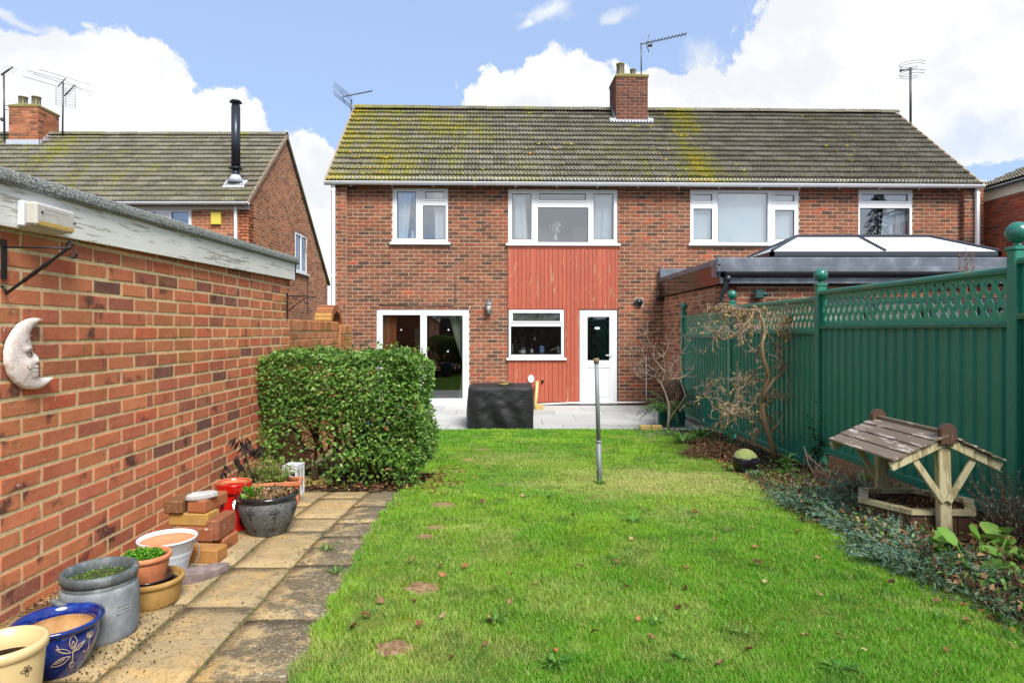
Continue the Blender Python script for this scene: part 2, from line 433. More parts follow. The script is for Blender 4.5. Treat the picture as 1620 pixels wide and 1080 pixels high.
def roofmat(name, moss, orange, mask=None):
    def fn(n):
        P = n.P
        c = n.ramp(n.R, [(0, S(118, 112, 100, .95)), (.5, S(132, 127, 114, .95)), (1, S(148, 143, 130, .95))])
        c = n.mix(n.math('MULTIPLY', n.step(n.noise(P, 34, 4, .85), .47, .58), .75), c, S(66, 62, 54, .9))
        streak = n.noise(n.scalevec(P, (9, 1.2, 1.2)), 5, 4, .6)
        c = n.mix(n.math('MULTIPLY', n.step(streak, .4, .7), .5), c, S(70, 65, 56, .9))
        c = n.mix(n.step(n.noise(P, 28, 5, .75), .60, .66), c, S(204, 200, 186, .88))
        fine = n.math('ADD', n.math('MULTIPLY', n.noise(P, 9, 5, .75), .65), n.math('MULTIPLY', n.noise(P, 34, 3, .7), .45))
        area = n.noise(P, .75, 3, .55)
        col_ = n.noise(n.scalevec(P, (3.2, .35, .35)), 1.0, 3, .5)
        a = n.math('ADD', n.math('MULTIPLY', area, .75), n.math('MULTIPLY', col_, .5))
        if mask: a = n.math('ADD', a, mask(n))
        mo = n.step(n.math('ADD', n.math('MULTIPLY', n.math('SUBTRACT', fine, .55), 2.1), n.math('ADD', a, .5)), moss + .08, moss + .15)
        mc = n.mix(n.step(n.noise(P, 60, 3), .35, .7), S(104, 104, 40, .85), S(164, 164, 66, .85))
        c = n.mix(mo, c, mc)
        og = n.step(n.math('ADD', n.math('MULTIPLY', n.noise(n.scalevec(P, (1, 1, 1), (9, 3, 1)), 14, 5, .75), 1.3), n.math('MULTIPLY', a, .75)), orange + .31, orange + .37)
        c = n.mix(n.math('MULTIPLY', og, .85), c, S(200, 148, 40, .8))
        setp(n, c, .92, n.math('ADD', n.noise(P, 90, 4, .7), n.math('MULTIPLY', mo, 1.2)), .6, .006, spec=.15)
    return material(name, fn)
def leftmask(n):
    x = n.n('ShaderNodeSeparateXYZ'); n.put(x.inputs[0], n.P); X = x.outputs[0]
    a = n.math('MULTIPLY', n.step(X, 3.2, -4.2), .20)
    b1 = n.math('ABSOLUTE', n.math('SUBTRACT', X, 4.15)); b = n.math('MULTIPLY', n.step(b1, .75, .1), .26)
    r = n.math('MULTIPLY', n.step(X, 4.4, 6.2), -.10)
    l = n.math('MULTIPLY', n.step(X, -2.3, -3.6), .10)
    return n.math('ADD', n.math('ADD', a, b), n.math('ADD', r, l))
M['tile_main'] = roofmat('main_roof_tile', 1.22, 1.10, leftmask)
M['tile_left'] = roofmat('left_roof_tile', 1.13, 1.2)
M['tile_right'] = roofmat('right_roof_tile', 1.4, 1.4)
M['upvc'] = plain('white_upvc', (.80, .82, .84, 1), .28, .02, 2, .02, spec=.5)
M['cream_paint'] = plain('cream_paint', S(222, 218, 200, .95), .5, .06, 3, .1)
M['sill_white'] = plain('white_sill', (.76, .77, .76, 1), .4, .04, 4, .05)
M['gasket'] = plain('black_gasket', (.05, .055, .06, 1), .5)
def glassmat(name, refl, tint=(.80, .86, .88, 1)):
    def fn(n):
        tr = n.n('ShaderNodeBsdfTransparent'); tr.inputs[0].default_value = tint
        gl = n.n('ShaderNodeBsdfGlossy'); gl.inputs['Roughness'].default_value = .015; gl.inputs[0].default_value = (.92, .96, 1, 1)
        nb = n.n('ShaderNodeBump'); nb.inputs['Strength'].default_value = .04; nb.inputs['Distance'].default_value = .01
        n.put(nb.inputs['Height'], n.noise(n.P, 1.6, 2)); n.t.links.new(nb.outputs[0], gl.inputs['Normal'])
        lw = n.n('ShaderNodeLayerWeight'); lw.inputs[0].default_value = .25
        f = n.math('ADD', refl, n.math('MULTIPLY', lw.outputs['Fresnel'], .6), True)
        mx = n.n('ShaderNodeMixShader'); n.put(mx.inputs[0], f); n.t.links.new(tr.outputs[0], mx.inputs[1]); n.t.links.new(gl.outputs[0], mx.inputs[2])
        n.t.links.new(mx.outputs[0], n.out.inputs[0])
    return material(name, fn)
M['glass'] = glassmat('window_glass', .30); M['glass_low'] = glassmat('lower_window_glass', .15, (.62, .66, .66, 1))
def paintwood(name, c, under, amt=.72, wood=S(150, 140, 120, .8), axis=(30, 30, 2.5)):
    def fn(n):
        P = n.P; gr = n.noise(n.scalevec(P, axis), 2.2, 5, .65)
        pn = n.math('ADD', n.math('MULTIPLY', n.noise(n.scalevec(P, tuple(a * .35 for a in axis)), 2, 4, .7), .6), n.math('MULTIPLY', gr, .45))
        pe = n.step(pn, amt, amt + .035)
        base = n.mix(n.noise(P, 3, 3), tuple(x * .86 for x in c[:3]) + (1,), tuple(min(1, x * 1.08) for x in c[:3]) + (1,))
        base = n.mix(n.math('MULTIPLY', n.step(n.R, .2, .9), .30), base, n.mix(1, base, (.6, .6, .6, 1), 'MULTIPLY'))
        base = n.mix(n.math('MULTIPLY', n.step(gr, .52, .75), .25), base, n.mix(1, base, (.6, .55, .55, 1), 'MULTIPLY'))
        setp(n, n.mix(pe, base, n.mix(n.step(gr, .4, .6), under, wood)), n.math('ADD', .55, n.math('MULTIPLY', pe, .35)), n.math('SUBTRACT', gr, n.math('MULTIPLY', pe, .5)), .5, .003)
    return material(name, fn)
M['red_board'] = paintwood('red_board_paint', S(188, 94, 70, .88), S(140, 82, 66, .8), .605, S(206, 180, 130, .75))
M['fascia_peel'] = paintwood('peeling_white_paint', S(226, 226, 218, .96), S(132, 126, 114, .8), .565, S(190, 186, 172, .8), (24, 2.2, 24))
M['well_wood'] = paintwood('cream_weathered_wood', S(200, 190, 152, .85), S(120, 104, 74, .8), .525, S(170, 156, 116, .8), (20, 20, 3))
M['well_roof'] = paintwood('grey_weathered_planks', S(126, 110, 92, .85), S(84, 62, 54, .8), .55, S(190, 180, 170, .8), (22, 3, 22))
M['well_brown'] = paintwood('brown_peeling_planks', S(92, 66, 52, .85), S(150, 128, 98, .8), .58, S(176, 158, 120, .8), (20, 20, 3))
def feltfn(n):
    v = n.noise(n.P, 160, 3, .8); c = n.ramp(v, [(.36, S(54, 56, 56)), (.5, S(112, 116, 112)), (.62, S(190, 194, 188))])
    c = n.mix(n.math('MULTIPLY', n.step(n.noise(n.P, 4, 3), .5, .7), .3), c, S(92, 98, 78))
    setp(n, c, .95, v, .9, .004, spec=.1)
M['felt'] = material('mineral_felt', feltfn)
def leadfn(n):
    v = n.noise(n.P, 3, 5, .65); c = n.ramp(v, [(.3, S(84, 90, 100)), (.55, S(112, 120, 130)), (.75, S(150, 158, 168))])
    setp(n, c, .42, n.noise(n.P, 12, 3), .25, .004, .35)
M['lead'] = material('lead_grey', leadfn)
M['flashing'] = plain('pale_lead_flashing', S(196, 204, 216, .85), .5, .12, 8, .2, .1)
M['anthracite'] = plain('anthracite_plastic', S(56, 62, 72, .8), .32, .15, 5, .05)
M['dark_fascia'] = plain('brown_black_gloss', S(40, 32, 34, .7), .12, .2, 2, .01, spec=.5)
M['lantern_glass'] = plain('white_lantern_glazing', (.86, .88, .90, 1), .12, .02, 2, .01, spec=.6)
M['black_iron'] = plain('black_iron', (.02, .02, .022, 1), .38, .3, 20, .2, .4)
M['flue'] = plain('dark_steel_flue', S(58, 64, 74, .8), .35, .1, 4, .05, .5)
M['galv'] = plain('galvanised_steel', S(138, 146, 148, .8), .55, .2, 14, .15, .15)
M['alu'] = plain('aerial_aluminium', S(110, 112, 114, .7), .45, .2, 14, .1, .6)
M['rust'] = plain('rusted_socket', S(150, 120, 92, .7), .8, .3, 30, .4)
M['clay_pot'] = plain('chimney_clay', S(148, 136, 98, .8), .9, .25, 10, .4)
M['haunch'] = plain('mossy_cement', S(140, 130, 76, .8), .95, .35, 12, .8)
M['yellow_box'] = plain('yellow_plastic', S(226, 206, 84, .85), .45, .05)
def greenfn(n):
    P = n.P; v = n.noise(P, 1.4, 4, .6)
    c = n.mix(v, S(30, 104, 86, .98), S(48, 132, 108, .98))
    al = n.math('MULTIPLY', n.step(n.noise(n.scalevec(P, (2, 2, .5)), 2.4, 5, .7), .56, .78), .42)
    c = n.mix(al, c, S(70, 104, 52, .8))
    c = n.mix(n.step(n.noise(P, 75, 2), .80, .83), c, S(190, 200, 180, .7))
    setp(n, c, n.math('ADD', .33, n.math('MULTIPLY', al, .6)), n.noise(P, 20, 2), .05, .003, spec=.5)
M['fence'] = material('green_fence_steel', greenfn)
def greenrail(n):
    P = n.P; z = n.step(n.noise(n.scalevec(P, (1, 1, 3)), 5, 5, .7), .52, .66)
    c = n.mix(n.math('MULTIPLY', z, .5), S(24, 104, 80, .95), S(126, 124, 50, .8)); setp(n, c, .35, spec=.5)
M['fence_rail'] = material('green_fence_rail', greenrail)
M['lattice'] = plain('green_lattice', S(48, 140, 112, .95), .4, .12, 3, .03)
M['ball'] = plain('green_ball_enamel', S(36, 112, 96, .9), .25, .08, 3, .02, spec=.6)
def slabfn(tone):
    def fn(n):
        P = n.P
        c = n.ramp(n.R, [(0, S(164, 146, 112, .85)), (.5, S(190, 166, 122, .85)), (1, S(178, 158, 124, .85))])
        st = n.noise(P, 4.5, 6, .68, 1.2)
        c = n.mix(n.step(st, .42, .68), c, S(200, 166, 108, .85))
        ve = n.noise(P, 7, 5, .65, 2.0); vein = n.math('SUBTRACT', 1, n.step(n.math('ABSOLUTE', n.math('SUBTRACT', ve, .5)), 0, .018))
        c = n.mix(n.math('MULTIPLY', vein, .55), c, S(96, 78, 52, .8))
        x = n.n('ShaderNodeSeparateXYZ'); n.put(x.inputs[0], P)
        edge = n.math('MULTIPLY', n.step(x.outputs[0], -1.25, -.75), .26)
        bl = n.step(n.math('ADD', n.noise(P, 10, 6, .75), edge), .60, .76)
        c = n.mix(n.math('MULTIPLY', bl, .8), c, S(84, 80, 68, .8))
        c = n.mix(n.math('MULTIPLY', n.step(n.noise(n.scalevec(P, (1, 1, 1), (8, 1, 0)), 1.7, 5, .7), .45, .7), .5), c, S(128, 118, 98, .82))
        wl = n.math('MULTIPLY', n.step(n.math('ADD', n.noise(n.scalevec(P, (1, 1, 1), (5, 5, 5)), 75, 4, .75), n.math('MULTIPLY', edge, .4)), .66, .72), .6)
        c = n.mix(wl, c, S(214, 206, 184, .8))
        mo = n.step(n.noise(n.scalevec(P, (1, 1, 1), (2, 7, 5)), 3.2, 5, .7), .62, .74)
        c = n.mix(n.math('MULTIPLY', mo, .45), c, S(112, 110, 52, .8))
        h = n.math('ADD', n.noise(P, 9, 6, .6, 1.5), n.math('MULTIPLY', n.noise(P, 60, 4, .6), .35))
        setp(n, c, n.math('ADD', .62, n.math('MULTIPLY', st, .25)), h, .8, .02, spec=.35)
    return fn
M['sandstone'] = material('riven_sandstone', slabfn(0))
def patiofn(n):
    c = n.ramp(n.R, [(0, S(182, 184, 182, .82)), (.5, S(194, 196, 194, .82)), (1, S(204, 206, 203, .82))])
    c = n.mix(n.math('MULTIPLY', n.step(n.noise(n.P, 3, 5, .7), .45, .7), .3), c, S(168, 168, 158, .85))
    setp(n, c, .8, n.noise(n.P, 25, 4), .2, .004, spec=.15)
M['patio'] = material('pale_grey_patio', patiofn)
def soilfn(n):
    c = n.ramp(n.noise(n.P, 18, 6, .7), [(.3, S(38, 30, 24, .9)), (.55, S(70, 56, 42, .9)), (.75, S(104, 88, 66, .9))])
    setp(n, c, .98, n.noise(n.P, 60, 6, .75), 1, .02, spec=.05)
M['soil'] = material('dark_soil', soilfn)
M['dry_soil'] = material('dry_bare_soil', lambda n: setp(n, n.ramp(n.noise(n.P, 40, 5, .7), [(.3, S(120, 92, 64, .85)), (.5, S(166, 134, 100, .85)), (.7, S(196, 170, 136, .85))]), .95, n.noise(n.P, 90, 5, .75), 1, .01, spec=.1))
def turffn(n):
    c = n.ramp(n.noise(n.P, 2.2, 6, .7), [(.3, S(80, 112, 22, .8)), (.5, S(120, 140, 44, .8)), (.7, S(170, 164, 92, .8))])
    setp(n, c, .98, n.noise(n.P, 120, 5, .75), 1, .01, spec=.05)
M['turf'] = material('turf_thatch', turffn)
def attrmat(name, rough=.5, trans=.0, spec=.3, bs=0):
    def fn(n):
        a = n.n('ShaderNodeAttribute'); a.attribute_name = 'col'
        setp(n, a.outputs['Color'], rough, spec=spec)
        if trans:
            tl = n.n('ShaderNodeBsdfTranslucent'); n.t.links.new(a.outputs['Color'], tl.inputs[0])
            mx = n.n('ShaderNodeMixShader'); mx.inputs[0].default_value = trans
            n.t.links.new(n.bsdf.outputs[0], mx.inputs[1]); n.t.links.new(tl.outputs[0], mx.inputs[2]); n.t.links.new(mx.outputs[0], n.out.inputs[0])
    return material(name, fn)
M['blade'] = attrmat('grass_blade', .55, .3)
def leafmat(name, stops, rough=.4, spec=.4, trans=.2):
    def fn(n):
        c = n.ramp(n.R, stops); setp(n, c, rough, spec=spec)
        tl = n.n('ShaderNodeBsdfTranslucent'); n.t.links.new(c, tl.inputs[0])
        mx = n.n('ShaderNodeMixShader'); mx.inputs[0].default_value = trans
        n.t.links.new(n.bsdf.outputs[0], mx.inputs[1]); n.t.links.new(tl.outputs[0], mx.inputs[2]); n.t.links.new(mx.outputs[0], n.out.inputs[0])
    return material(name, fn)
M['hedge_leaf'] = leafmat('hedge_leaf', [(0, S(52, 86, 32, .95)), (.35, S(82, 124, 44, .95)), (.65, S(106, 150, 58, .95)), (.86, S(142, 176, 84, .95)), (.965, S(164, 186, 112, .9)), (.985, S(170, 110, 70, .7)), (1, S(150, 90, 50, .7))], .5, .35, .3)
M['bark'] = plain('brown_bark', S(96, 76, 56, .7), .9, .35, 30, .9)
M['hazel_bark'] = plain('olive_hazel_bark', S(150, 126, 92, .85), .75, .35, 14, .6)
M['moss'] = leafmat('roof_moss', [(0, S(96, 100, 36, .85)), (.5, S(150, 154, 60, .85)), (.8, S(180, 176, 70, .85)), (.9, S(206, 156, 48, .85)), (1, S(210, 150, 40, .85))], .95, .05, .05)
M['twig'] = plain('pale_twig', S(158, 136, 118, .7), .8, .2, 20, .3)
M['twig_red'] = plain('brown_twig', S(120, 86, 70, .7), .8, .3, 20, .3)
M['catkin'] = leafmat('tan_catkin', [(0, S(176, 156, 96, .8)), (.5, S(200, 180, 124, .8)), (1, S(150, 120, 80, .8))], .8, .1)
M['dead'] = leafmat('dead_leaf', [(0, S(70, 50, 38, .8)), (.4, S(124, 90, 62, .8)), (.75, S(168, 132, 96, .8)), (1, S(190, 160, 120, .8))], .85, .1)
M['black_dead'] = plain('blackened_leaf', S(48, 34, 30, .7), .8, .3, 30, .4)
M['litter'] = leafmat('leaf_litter', [(0, S(54, 40, 34, .8)), (.35, S(98, 72, 52, .8)), (.6, S(146, 108, 78, .8)), (.8, S(176, 100, 66, .8)), (.93, S(196, 160, 110, .8)), (1, S(180, 150, 60, .8))], .8, .15)
M['rust_leaf'] = leafmat('rust_leaf', [(0, S(86, 54, 42, .8)), (.35, S(140, 84, 60, .8)), (.7, S(186, 122, 90, .8)), (1, S(206, 164, 128, .8))], .7, .2)
M['juniper'] = leafmat('blue_juniper', [(0, S(66, 98, 76, .9)), (.4, S(96, 132, 112, .9)), (.75, S(136, 170, 156, .9)), (.9, S(120, 144, 92, .9)), (1, S(160, 150, 96, .9))], .7, .2)
M['juniper_dark'] = leafmat('dark_juniper', [(0, S(50, 76, 52, .9)), (.6, S(84, 114, 80, .9)), (1, S(124, 146, 116, .9))], .7, .2)
M['green_leaf'] = leafmat('broad_green_leaf', [(0, S(60, 110, 34, .8)), (.5, S(90, 148, 50, .8)), (1, S(130, 172, 74, .8))], .4, .4, .3)
M['bergenia_leaf'] = leafmat('matt_light_green_leaf', [(0, S(84, 130, 44, .8)), (.5, S(112, 158, 62, .8)), (1, S(140, 176, 84, .8))], .62, .25, .2)
M['dark_leaf'] = leafmat('dark_green_leaf', [(0, S(30, 54, 24, .8)), (.6, S(56, 86, 40, .8)), (1, S(92, 118, 62, .8))], .45, .4)
M['fern'] = leafmat('fern_green', [(0, S(50, 84, 36, .85)), (.6, S(80, 122, 54, .85)), (1, S(120, 154, 84, .85))], .5, .3, .3)
M['grey_leaf'] = leafmat('grey_green_leaf', [(0, S(84, 104, 80, .8)), (1, S(140, 160, 130, .8))], .6, .2)
M['parsley'] = leafmat('bright_herb_leaf', [(0, S(60, 120, 24, .85)), (.5, S(96, 164, 40, .85)), (1, S(140, 196, 66, .85))], .5, .3, .3)
M['straw'] = leafmat('straw', [(0, S(150, 124, 84, .8)), (1, S(206, 186, 140, .8))], .8, .1)
M['conifer'] = leafmat('conifer_needles', [(0, S(24, 44, 26, .8)), (1, S(54, 80, 44, .8))], .6, .2)
M['cream_glaze'] = plain('cream_glazed_ceramic', S(226, 200, 146, .85), .3, .08, 4, .04, spec=.5)
def bluefn(n):
    c = n.ramp(n.noise(n.scalevec(n.P, (4, 4, 8)), 3, 4, .6), [(.3, S(6, 22, 92, .8)), (.55, S(10, 44, 134, .8)), (.75, S(34, 80, 166, .8))])
    setp(n, c, .12, spec=.6, coat=.5)
M['blue_glaze'] = material('cobalt_glaze', bluefn)
def wornfn(a, b, c_, sc, rough=.8):
    def fn(n):
        v = n.noise(n.P, sc, 6, .7); c = n.ramp(v, [(.3, a), (.52, b), (.72, c_)])
        setp(n, c, rough, n.noise(n.P, sc * 12, 4, .7), .4, .003)
    return fn
M['churn'] = material('grey_weathered_churn', wornfn(S(92, 98, 106, .8), S(134, 142, 148, .8), S(172, 178, 178, .8), 9, .7))
M['churn_rim'] = material('grey_churn_rim', wornfn(S(66, 74, 78, .8), S(98, 106, 108, .8), S(150, 156, 156, .8), 16, .6))
M['moss_soil'] = material('mossy_soil', wornfn(S(32, 30, 22, .8), S(72, 76, 30, .8), S(156, 160, 60, .8), 16, .95))
M['terracotta'] = material('terracotta', wornfn(S(178, 104, 64, .85), S(204, 128, 84, .85), S(214, 148, 106, .85), 7, .8))
M['old_terracotta'] = material('stained_terracotta', wornfn(S(150, 116, 56, .8), S(182, 142, 76, .8), S(202, 160, 104, .8), 9, .85))
M['brown_glaze'] = plain('dark_brown_glaze', S(52, 32, 28, .8), .15, .15, 5, .02, coat=.5)
M['white_enamel'] = plain('white_painted_tin', S(216, 222, 228, .9), .35, .04, 5, .05)
M['orange_inner'] = plain('orange_clay', S(220, 142, 100, .85), .8, .08, 9, .2)
M['sandy'] = material('sandy_clay_interior', wornfn(S(140, 100, 60, .8), S(196, 152, 100, .8), S(214, 178, 130, .8), 14, .9))
M['slate'] = material('purple_slate', wornfn(S(112, 98, 96, .85), S(146, 128, 124, .85), S(178, 160, 152, .85), 12, .75))
M['pale_stone'] = material('pale_grey_stone', wornfn(S(160, 160, 160, .85), S(190, 190, 188, .85), S(216, 216, 212, .85), 14, .8))
M['moss_stone'] = material('mossy_stone_end', wornfn(S(90, 86, 56, .8), S(170, 168, 150, .8), S(206, 206, 196, .8), 40, .9))
M['red_glaze'] = plain('red_glaze', S(188, 22, 18, .9), .15, .1, 4, .03, coat=.5)
def speckfn(n):
    v = n.noise(n.P, 240, 2, .8); c = n.ramp(v, [(.42, S(52, 54, 56, .85)), (.55, S(96, 98, 98, .85)), (.66, S(168, 170, 166, .85))])
    setp(n, c, .55, v, .3, .002)
M['speckle'] = material('grey_speckled_stoneware', speckfn)
M['black_glaze'] = plain('black_glaze', (.012, .012, .014, 1), .1, .2, 5, .02, coat=.5)
M['black_line'] = plain('black_incised_line', (.02, .02, .022, 1), .6)
M['buff_line'] = plain('buff_incised_line', S(206, 182, 140, .8), .7)
def coverfn(n):
    setp(n, n.mix(n.noise(n.P, 5, 4), S(22, 23, 26, .8), S(34, 35, 39, .8)), .55, n.math('ADD', n.noise(n.scalevec(n.P, (3, 3, 6)), 4, 5, .6, 1.5), n.math('MULTIPLY', n.noise(n.P, 160, 2), .04)), .35, .02, spec=.4)
M['cover'] = material('black_polyester', coverfn)
def ballfn(n):
    x = n.n('ShaderNodeSeparateXYZ'); n.put(x.inputs[0], n.P)
    t = n.step(n.math('ADD', x.outputs[2], n.math('MULTIPLY', n.noise(n.P, 20, 3), .05)), -1.165, -1.145)
    setp(n, n.mix(t, S(34, 28, 40, .7), n.mix(n.noise(n.P, 30, 3), S(110, 128, 50, .8), S(170, 180, 110, .8))), n.math('ADD', .12, n.math('MULTIPLY', t, .7)), spec=.6)
M['algae_ball'] = material('purple_black_ball_with_algae', ballfn)
def moonfn(n):
    c = n.ramp(n.noise(n.P, 16, 6, .7, 1), [(.35, S(236, 228, 222, .9)), (.55, S(232, 214, 204, .9)), (.7, S(190, 160, 146, .85))])
    v = n.noise(n.P, 34, 5, .6, 2.5); ln = n.math('SUBTRACT', 1, n.step(n.math('ABSOLUTE', n.math('SUBTRACT', v, .5)), 0, .02))
    setp(n, n.mix(n.math('MULTIPLY', ln, .7), c, S(140, 128, 124, .8)), .85, n.math('ADD', v, n.noise(n.P, 120, 4)), .7, .003)
M['joint'] = material('mossy_sand_joint', wornfn(S(70, 62, 40, .8), S(112, 98, 66, .8), S(120, 122, 60, .8), 20, .95))
M['moon'] = material('crackled_white_plaster', moonfn)
M['moon_line'] = plain('grey_brown_line', S(158, 132, 122, .8), .8)
M['curtain_white'] = plain('white_net_curtain', (.86, .89, .93, 1), .9, .03, 3)
M['blind_white'] = plain('white_blind', (.86, .92, .96, 1), .8, .02, 2)
M['curtain_orange'] = plain('orange_brown_curtain', S(206, 132, 76, .9), .9, .1, 6)
M['curtain_cream'] = plain('cream_curtain', S(216, 218, 196, .9), .9, .06, 4)
M['room'] = plain('room_plaster', S(190, 180, 166, .8), .9, .05, 1)
M['room_dark'] = plain('dark_room_finish', S(96, 82, 70, .8), .9, .1, 1)
M['tile_black'] = plain('black_wall_tile', (.03, .035, .045, 1), .2); M['tile_white'] = plain('white_wall_tile', (.6, .62, .62, 1), .2)
M['ceramic'] = plain('white_ceramic', (.8, .82, .83, 1), .2, .02, 5, .02)
M['bottle'] = plain('dark_bottle', (.03, .02, .02, 1), .1); M['blue_check'] = plain('blue_white_ceramic', S(130, 160, 206, .9), .3, .3, 90)
M['green_glassy'] = plain('green_glass_drop', S(120, 160, 110, .9), .15)
M['lens'] = plain('yellowed_prismatic_lens', S(206, 202, 190, .85), .14, .2, 22, .5, spec=.6, coat=.4)
M['lens_dirt'] = plain('yellow_dirt_in_lens', S(206, 170, 86, .8), .4, .3, 30)
M['lamp_grey'] = plain('grey_lantern_metal', S(140, 150, 158, .7), .4, .1, 6, .1, .4)
M['olive_door'] = plain('olive_gate_paint', S(132, 128, 96, .8), .7, .15, 8)
M['paint_white'] = plain('white_render', (.78, .78, .76, 1), .8)
M['green_pot'] = plain('green_glazed_pot', S(22, 66, 62, .9), .18, .2, 5, .02, coat=.4)
M['wicker'] = plain('dark_brown_wicker', S(72, 58, 46, .8), .9, .4, 60, 1)
M['edging'] = plain('yellow_edging_block', S(196, 168, 98, .85), .85, .15, 12, .4)
M['bare_wood'] = plain('pale_cut_timber', S(226, 196, 128, .85), .7, .1, 14, .2)
M['pipe_white'] = plain('white_pipe', (.78, .78, .76, 1), .35)
M['yellow_stone'] = material('yellow_stepping_stone', wornfn(S(150, 136, 66, .8), S(190, 170, 90, .8), S(206, 190, 130, .8), 10, .9))
M['teal'] = plain('teal_sticker', S(96, 170, 186, .9), .4)
# ------------------------------------------------------------------ ground, path, patio, lawn base
def interp(tab, y):
    if y <= tab[0][0]: return tab[0][1]
    for (a, va), (b, vb) in zip(tab, tab[1:]):
        if y <= b: return va + (vb - va) * (y - a) / (b - a)
    return tab[-1][1]
WX = -1.963
border = [G(*p) for p in ((1046, 682), (1075, 694), (1105, 712), (1140, 730), (1165, 747), (1200, 768), (1240, 797), (1270, 818), (1340, 852), (1400, 888), (1440, 905), (1490, 930), (1540, 962), (1620, 1000))]
XR = sorted([(p.y, p.x) for p in border]); XR = [(0.0, XR[0][1] + .25)] + XR + [(9.55, XR[-1][1])]
XL = [(0, -.62), (2.04, -.663), (3.6, -.737), (4.85, -.755), (5.2, -.62), (5.9, -.56), (6.1, -1.6), (9.6, -1.75)]
def xl(y): return interp(XL, y)
def xr(y): return interp(XR, y)
PATIO_Y = 9.55
def sheet(name, xs_of_y, ys, dz, mat, kind, nx=24, parent=None, rough=0.0):
    mb = MB(); vs = []; fs = []
    for y in ys:
        a, b = xs_of_y(y)
        for i in range(nx + 1):
            x = a + (b - a) * i / nx; vs.append((x, y, g(y) + dz + (RNG.normal() * rough if rough and 0 < i < nx else 0)))
    for j in range(len(ys) - 1):
        for i in range(nx):
            q = j * (nx + 1) + i; fs.append((q, q + 1, q + nx + 2, q + nx + 1))
    mb.add(vs, fs, True); o = mb.build(name, mat, parent); o['kind'] = kind; return o
ys = [-60, -20, -6] + [i * .1 for i in range(-20, 100)] + [12, 20, 60, 400]
sheet('ground', lambda y: (-300, 300) if y < -6 or y > 12 else (-60, 60), ys, -.03, M['soil'], 'structure', 60)
sheet('flower_bed_soil', lambda y: (xr(y) - .1, 3.2), [1.0 + i * .06 for i in range(145)], -.004, M['soil'], 'structure', 30, rough=.012)
sheet('hedge_soil', lambda y: (-1.95, -.62), [4.86 + i * .05 for i in range(23)], .0, M['soil'], 'structure', 24, rough=.008)
lawn_o = sheet('lawn', lambda y: (xl(y), xr(y)), [.2 + i * .08 for i in range(118)], .006, M['turf'], 'structure', 30, rough=.003)

def soil_patch(px, py, rx, ry):
    p = G(px, py); r9 = random.Random(px); K = 18; mb = MB(); vs = [(p.x, p.y, g(p.y) + .013)]
    for q in (.55, 1.0):
        for k in range(K): a = 2 * math.pi * k / K; s_ = q * r9.uniform(.75, 1.2); x, y = p.x + math.cos(a) * rx * s_, p.y + math.sin(a) * ry * s_; vs.append((x, y, g(y) + (.012 if q < 1 else .007) + r9.uniform(-.002, .002)))
    fs = [(0, 1 + k, 1 + (k + 1) % K) for k in range(K)] + [(1 + k, 1 + K + k, 1 + K + (k + 1) % K, 1 + (k + 1) % K) for k in range(K)]
    mb.add(vs, fs, True); o = mb.build('bare_soil_patch', M['dry_soil']); o['kind'] = 'structure'
for a_ in ((665, 933, .085, .085), (625, 1028, .07, .06), (700, 800, .09, .10), (728, 746, .11, .11), (690, 836, .07, .06), (742, 728, .09, .08), (672, 850, .05, .05), (715, 768, .12, .12), (765, 712, .1, .07)): soil_patch(*a_)
# sandstone path of separate riven slabs
path = thing('path', 'weathered riven sandstone slab path between garage wall and lawn', None); path['kind'] = 'structure'; path.pop('category', None) if hasattr(path, 'pop') else None
mb = MB(); 
for i in range(60): 
    y0, y1 = .2 + i * .08, .2 + (i + 1) * .08
    mb.quad((WX, y0, g(y0) - .005), (xl(y0) + .05, y0, g(y0) - .005), (xl(y1) + .05, y1, g(y1) - .005), (WX, y1, g(y1) - .005))
mb.build('joint_bed', M['joint'], path)
rr = random.Random(3)
def slab(x0, x1, y0, y1, mat, parent, name, dz, rough=.0035, n=5, gap=.005):
    mb = MB(); vs = []; fs = []; nx, ny = n, n
    for j in range(ny + 1):
        for i in range(nx + 1):
            u, v = i / nx, j / ny; e = min(u, 1 - u, v, 1 - v)
            jx = rr.uniform(-.004, .004) if e == 0 else 0; jy = rr.uniform(-.004, .004) if e == 0 else 0
            x = x0 + gap + (x1 - x0 - 2 * gap) * u; x = max(x, x0 + gap); y = y0 + gap + (y1 - y0 - 2 * gap) * v
            vs.append((x + jx * (rough > .001), y + jy * (rough > .001), g(y) + dz + (rr.uniform(-rough, rough) if e > 0 else -rough * 1.5)))
    for j in range(ny):
        for i in range(nx): q = j * (nx + 1) + i; fs.append((q, q + 1, q + nx + 2, q + nx + 1))
    ring = [i for i in range(nx + 1)] + [j * (nx + 1) + nx for j in range(1, ny + 1)] + [ny * (nx + 1) + i for i in range(nx - 1, -1, -1)] + [j * (nx + 1) for j in range(ny - 1, 0, -1)]
    b = len(vs)
    for k in ring: v = vs[k]; vs.append((v[0], v[1], v[2] - .03))
    for k in range(len(ring)): k2 = (k + 1) % len(ring); fs.append((ring[k], b + k, b + k2, ring[k2]))
    mb.add(vs, fs, rough > 0)
    for k in range(nx * ny, len(fs)): mb.smooth[k] = False
    return mb.build(name, mat, parent)
for (cx0, cx1, ystart, st) in ((WX, -1.32, 1.45, [.60, .60, .45, .60]), (-1.315, -1.02, 1.72, [.30, .6, .45, .6]), (-1.015, None, 1.30, [.45, .30, .45, .60])):
    y = ystart; k = 0
    while y < 4.86:
        d = st[k % 4]; k += 1; y1 = min(y + d, 4.88)
        if y1 - y < .1: break
        slab(cx0, cx1 if cx1 else xl((y + y1) / 2) + rr.uniform(.0, .035), y, y1, M['sandstone'], path, 'paving_slab', rr.uniform(.0, .006)); y = y1
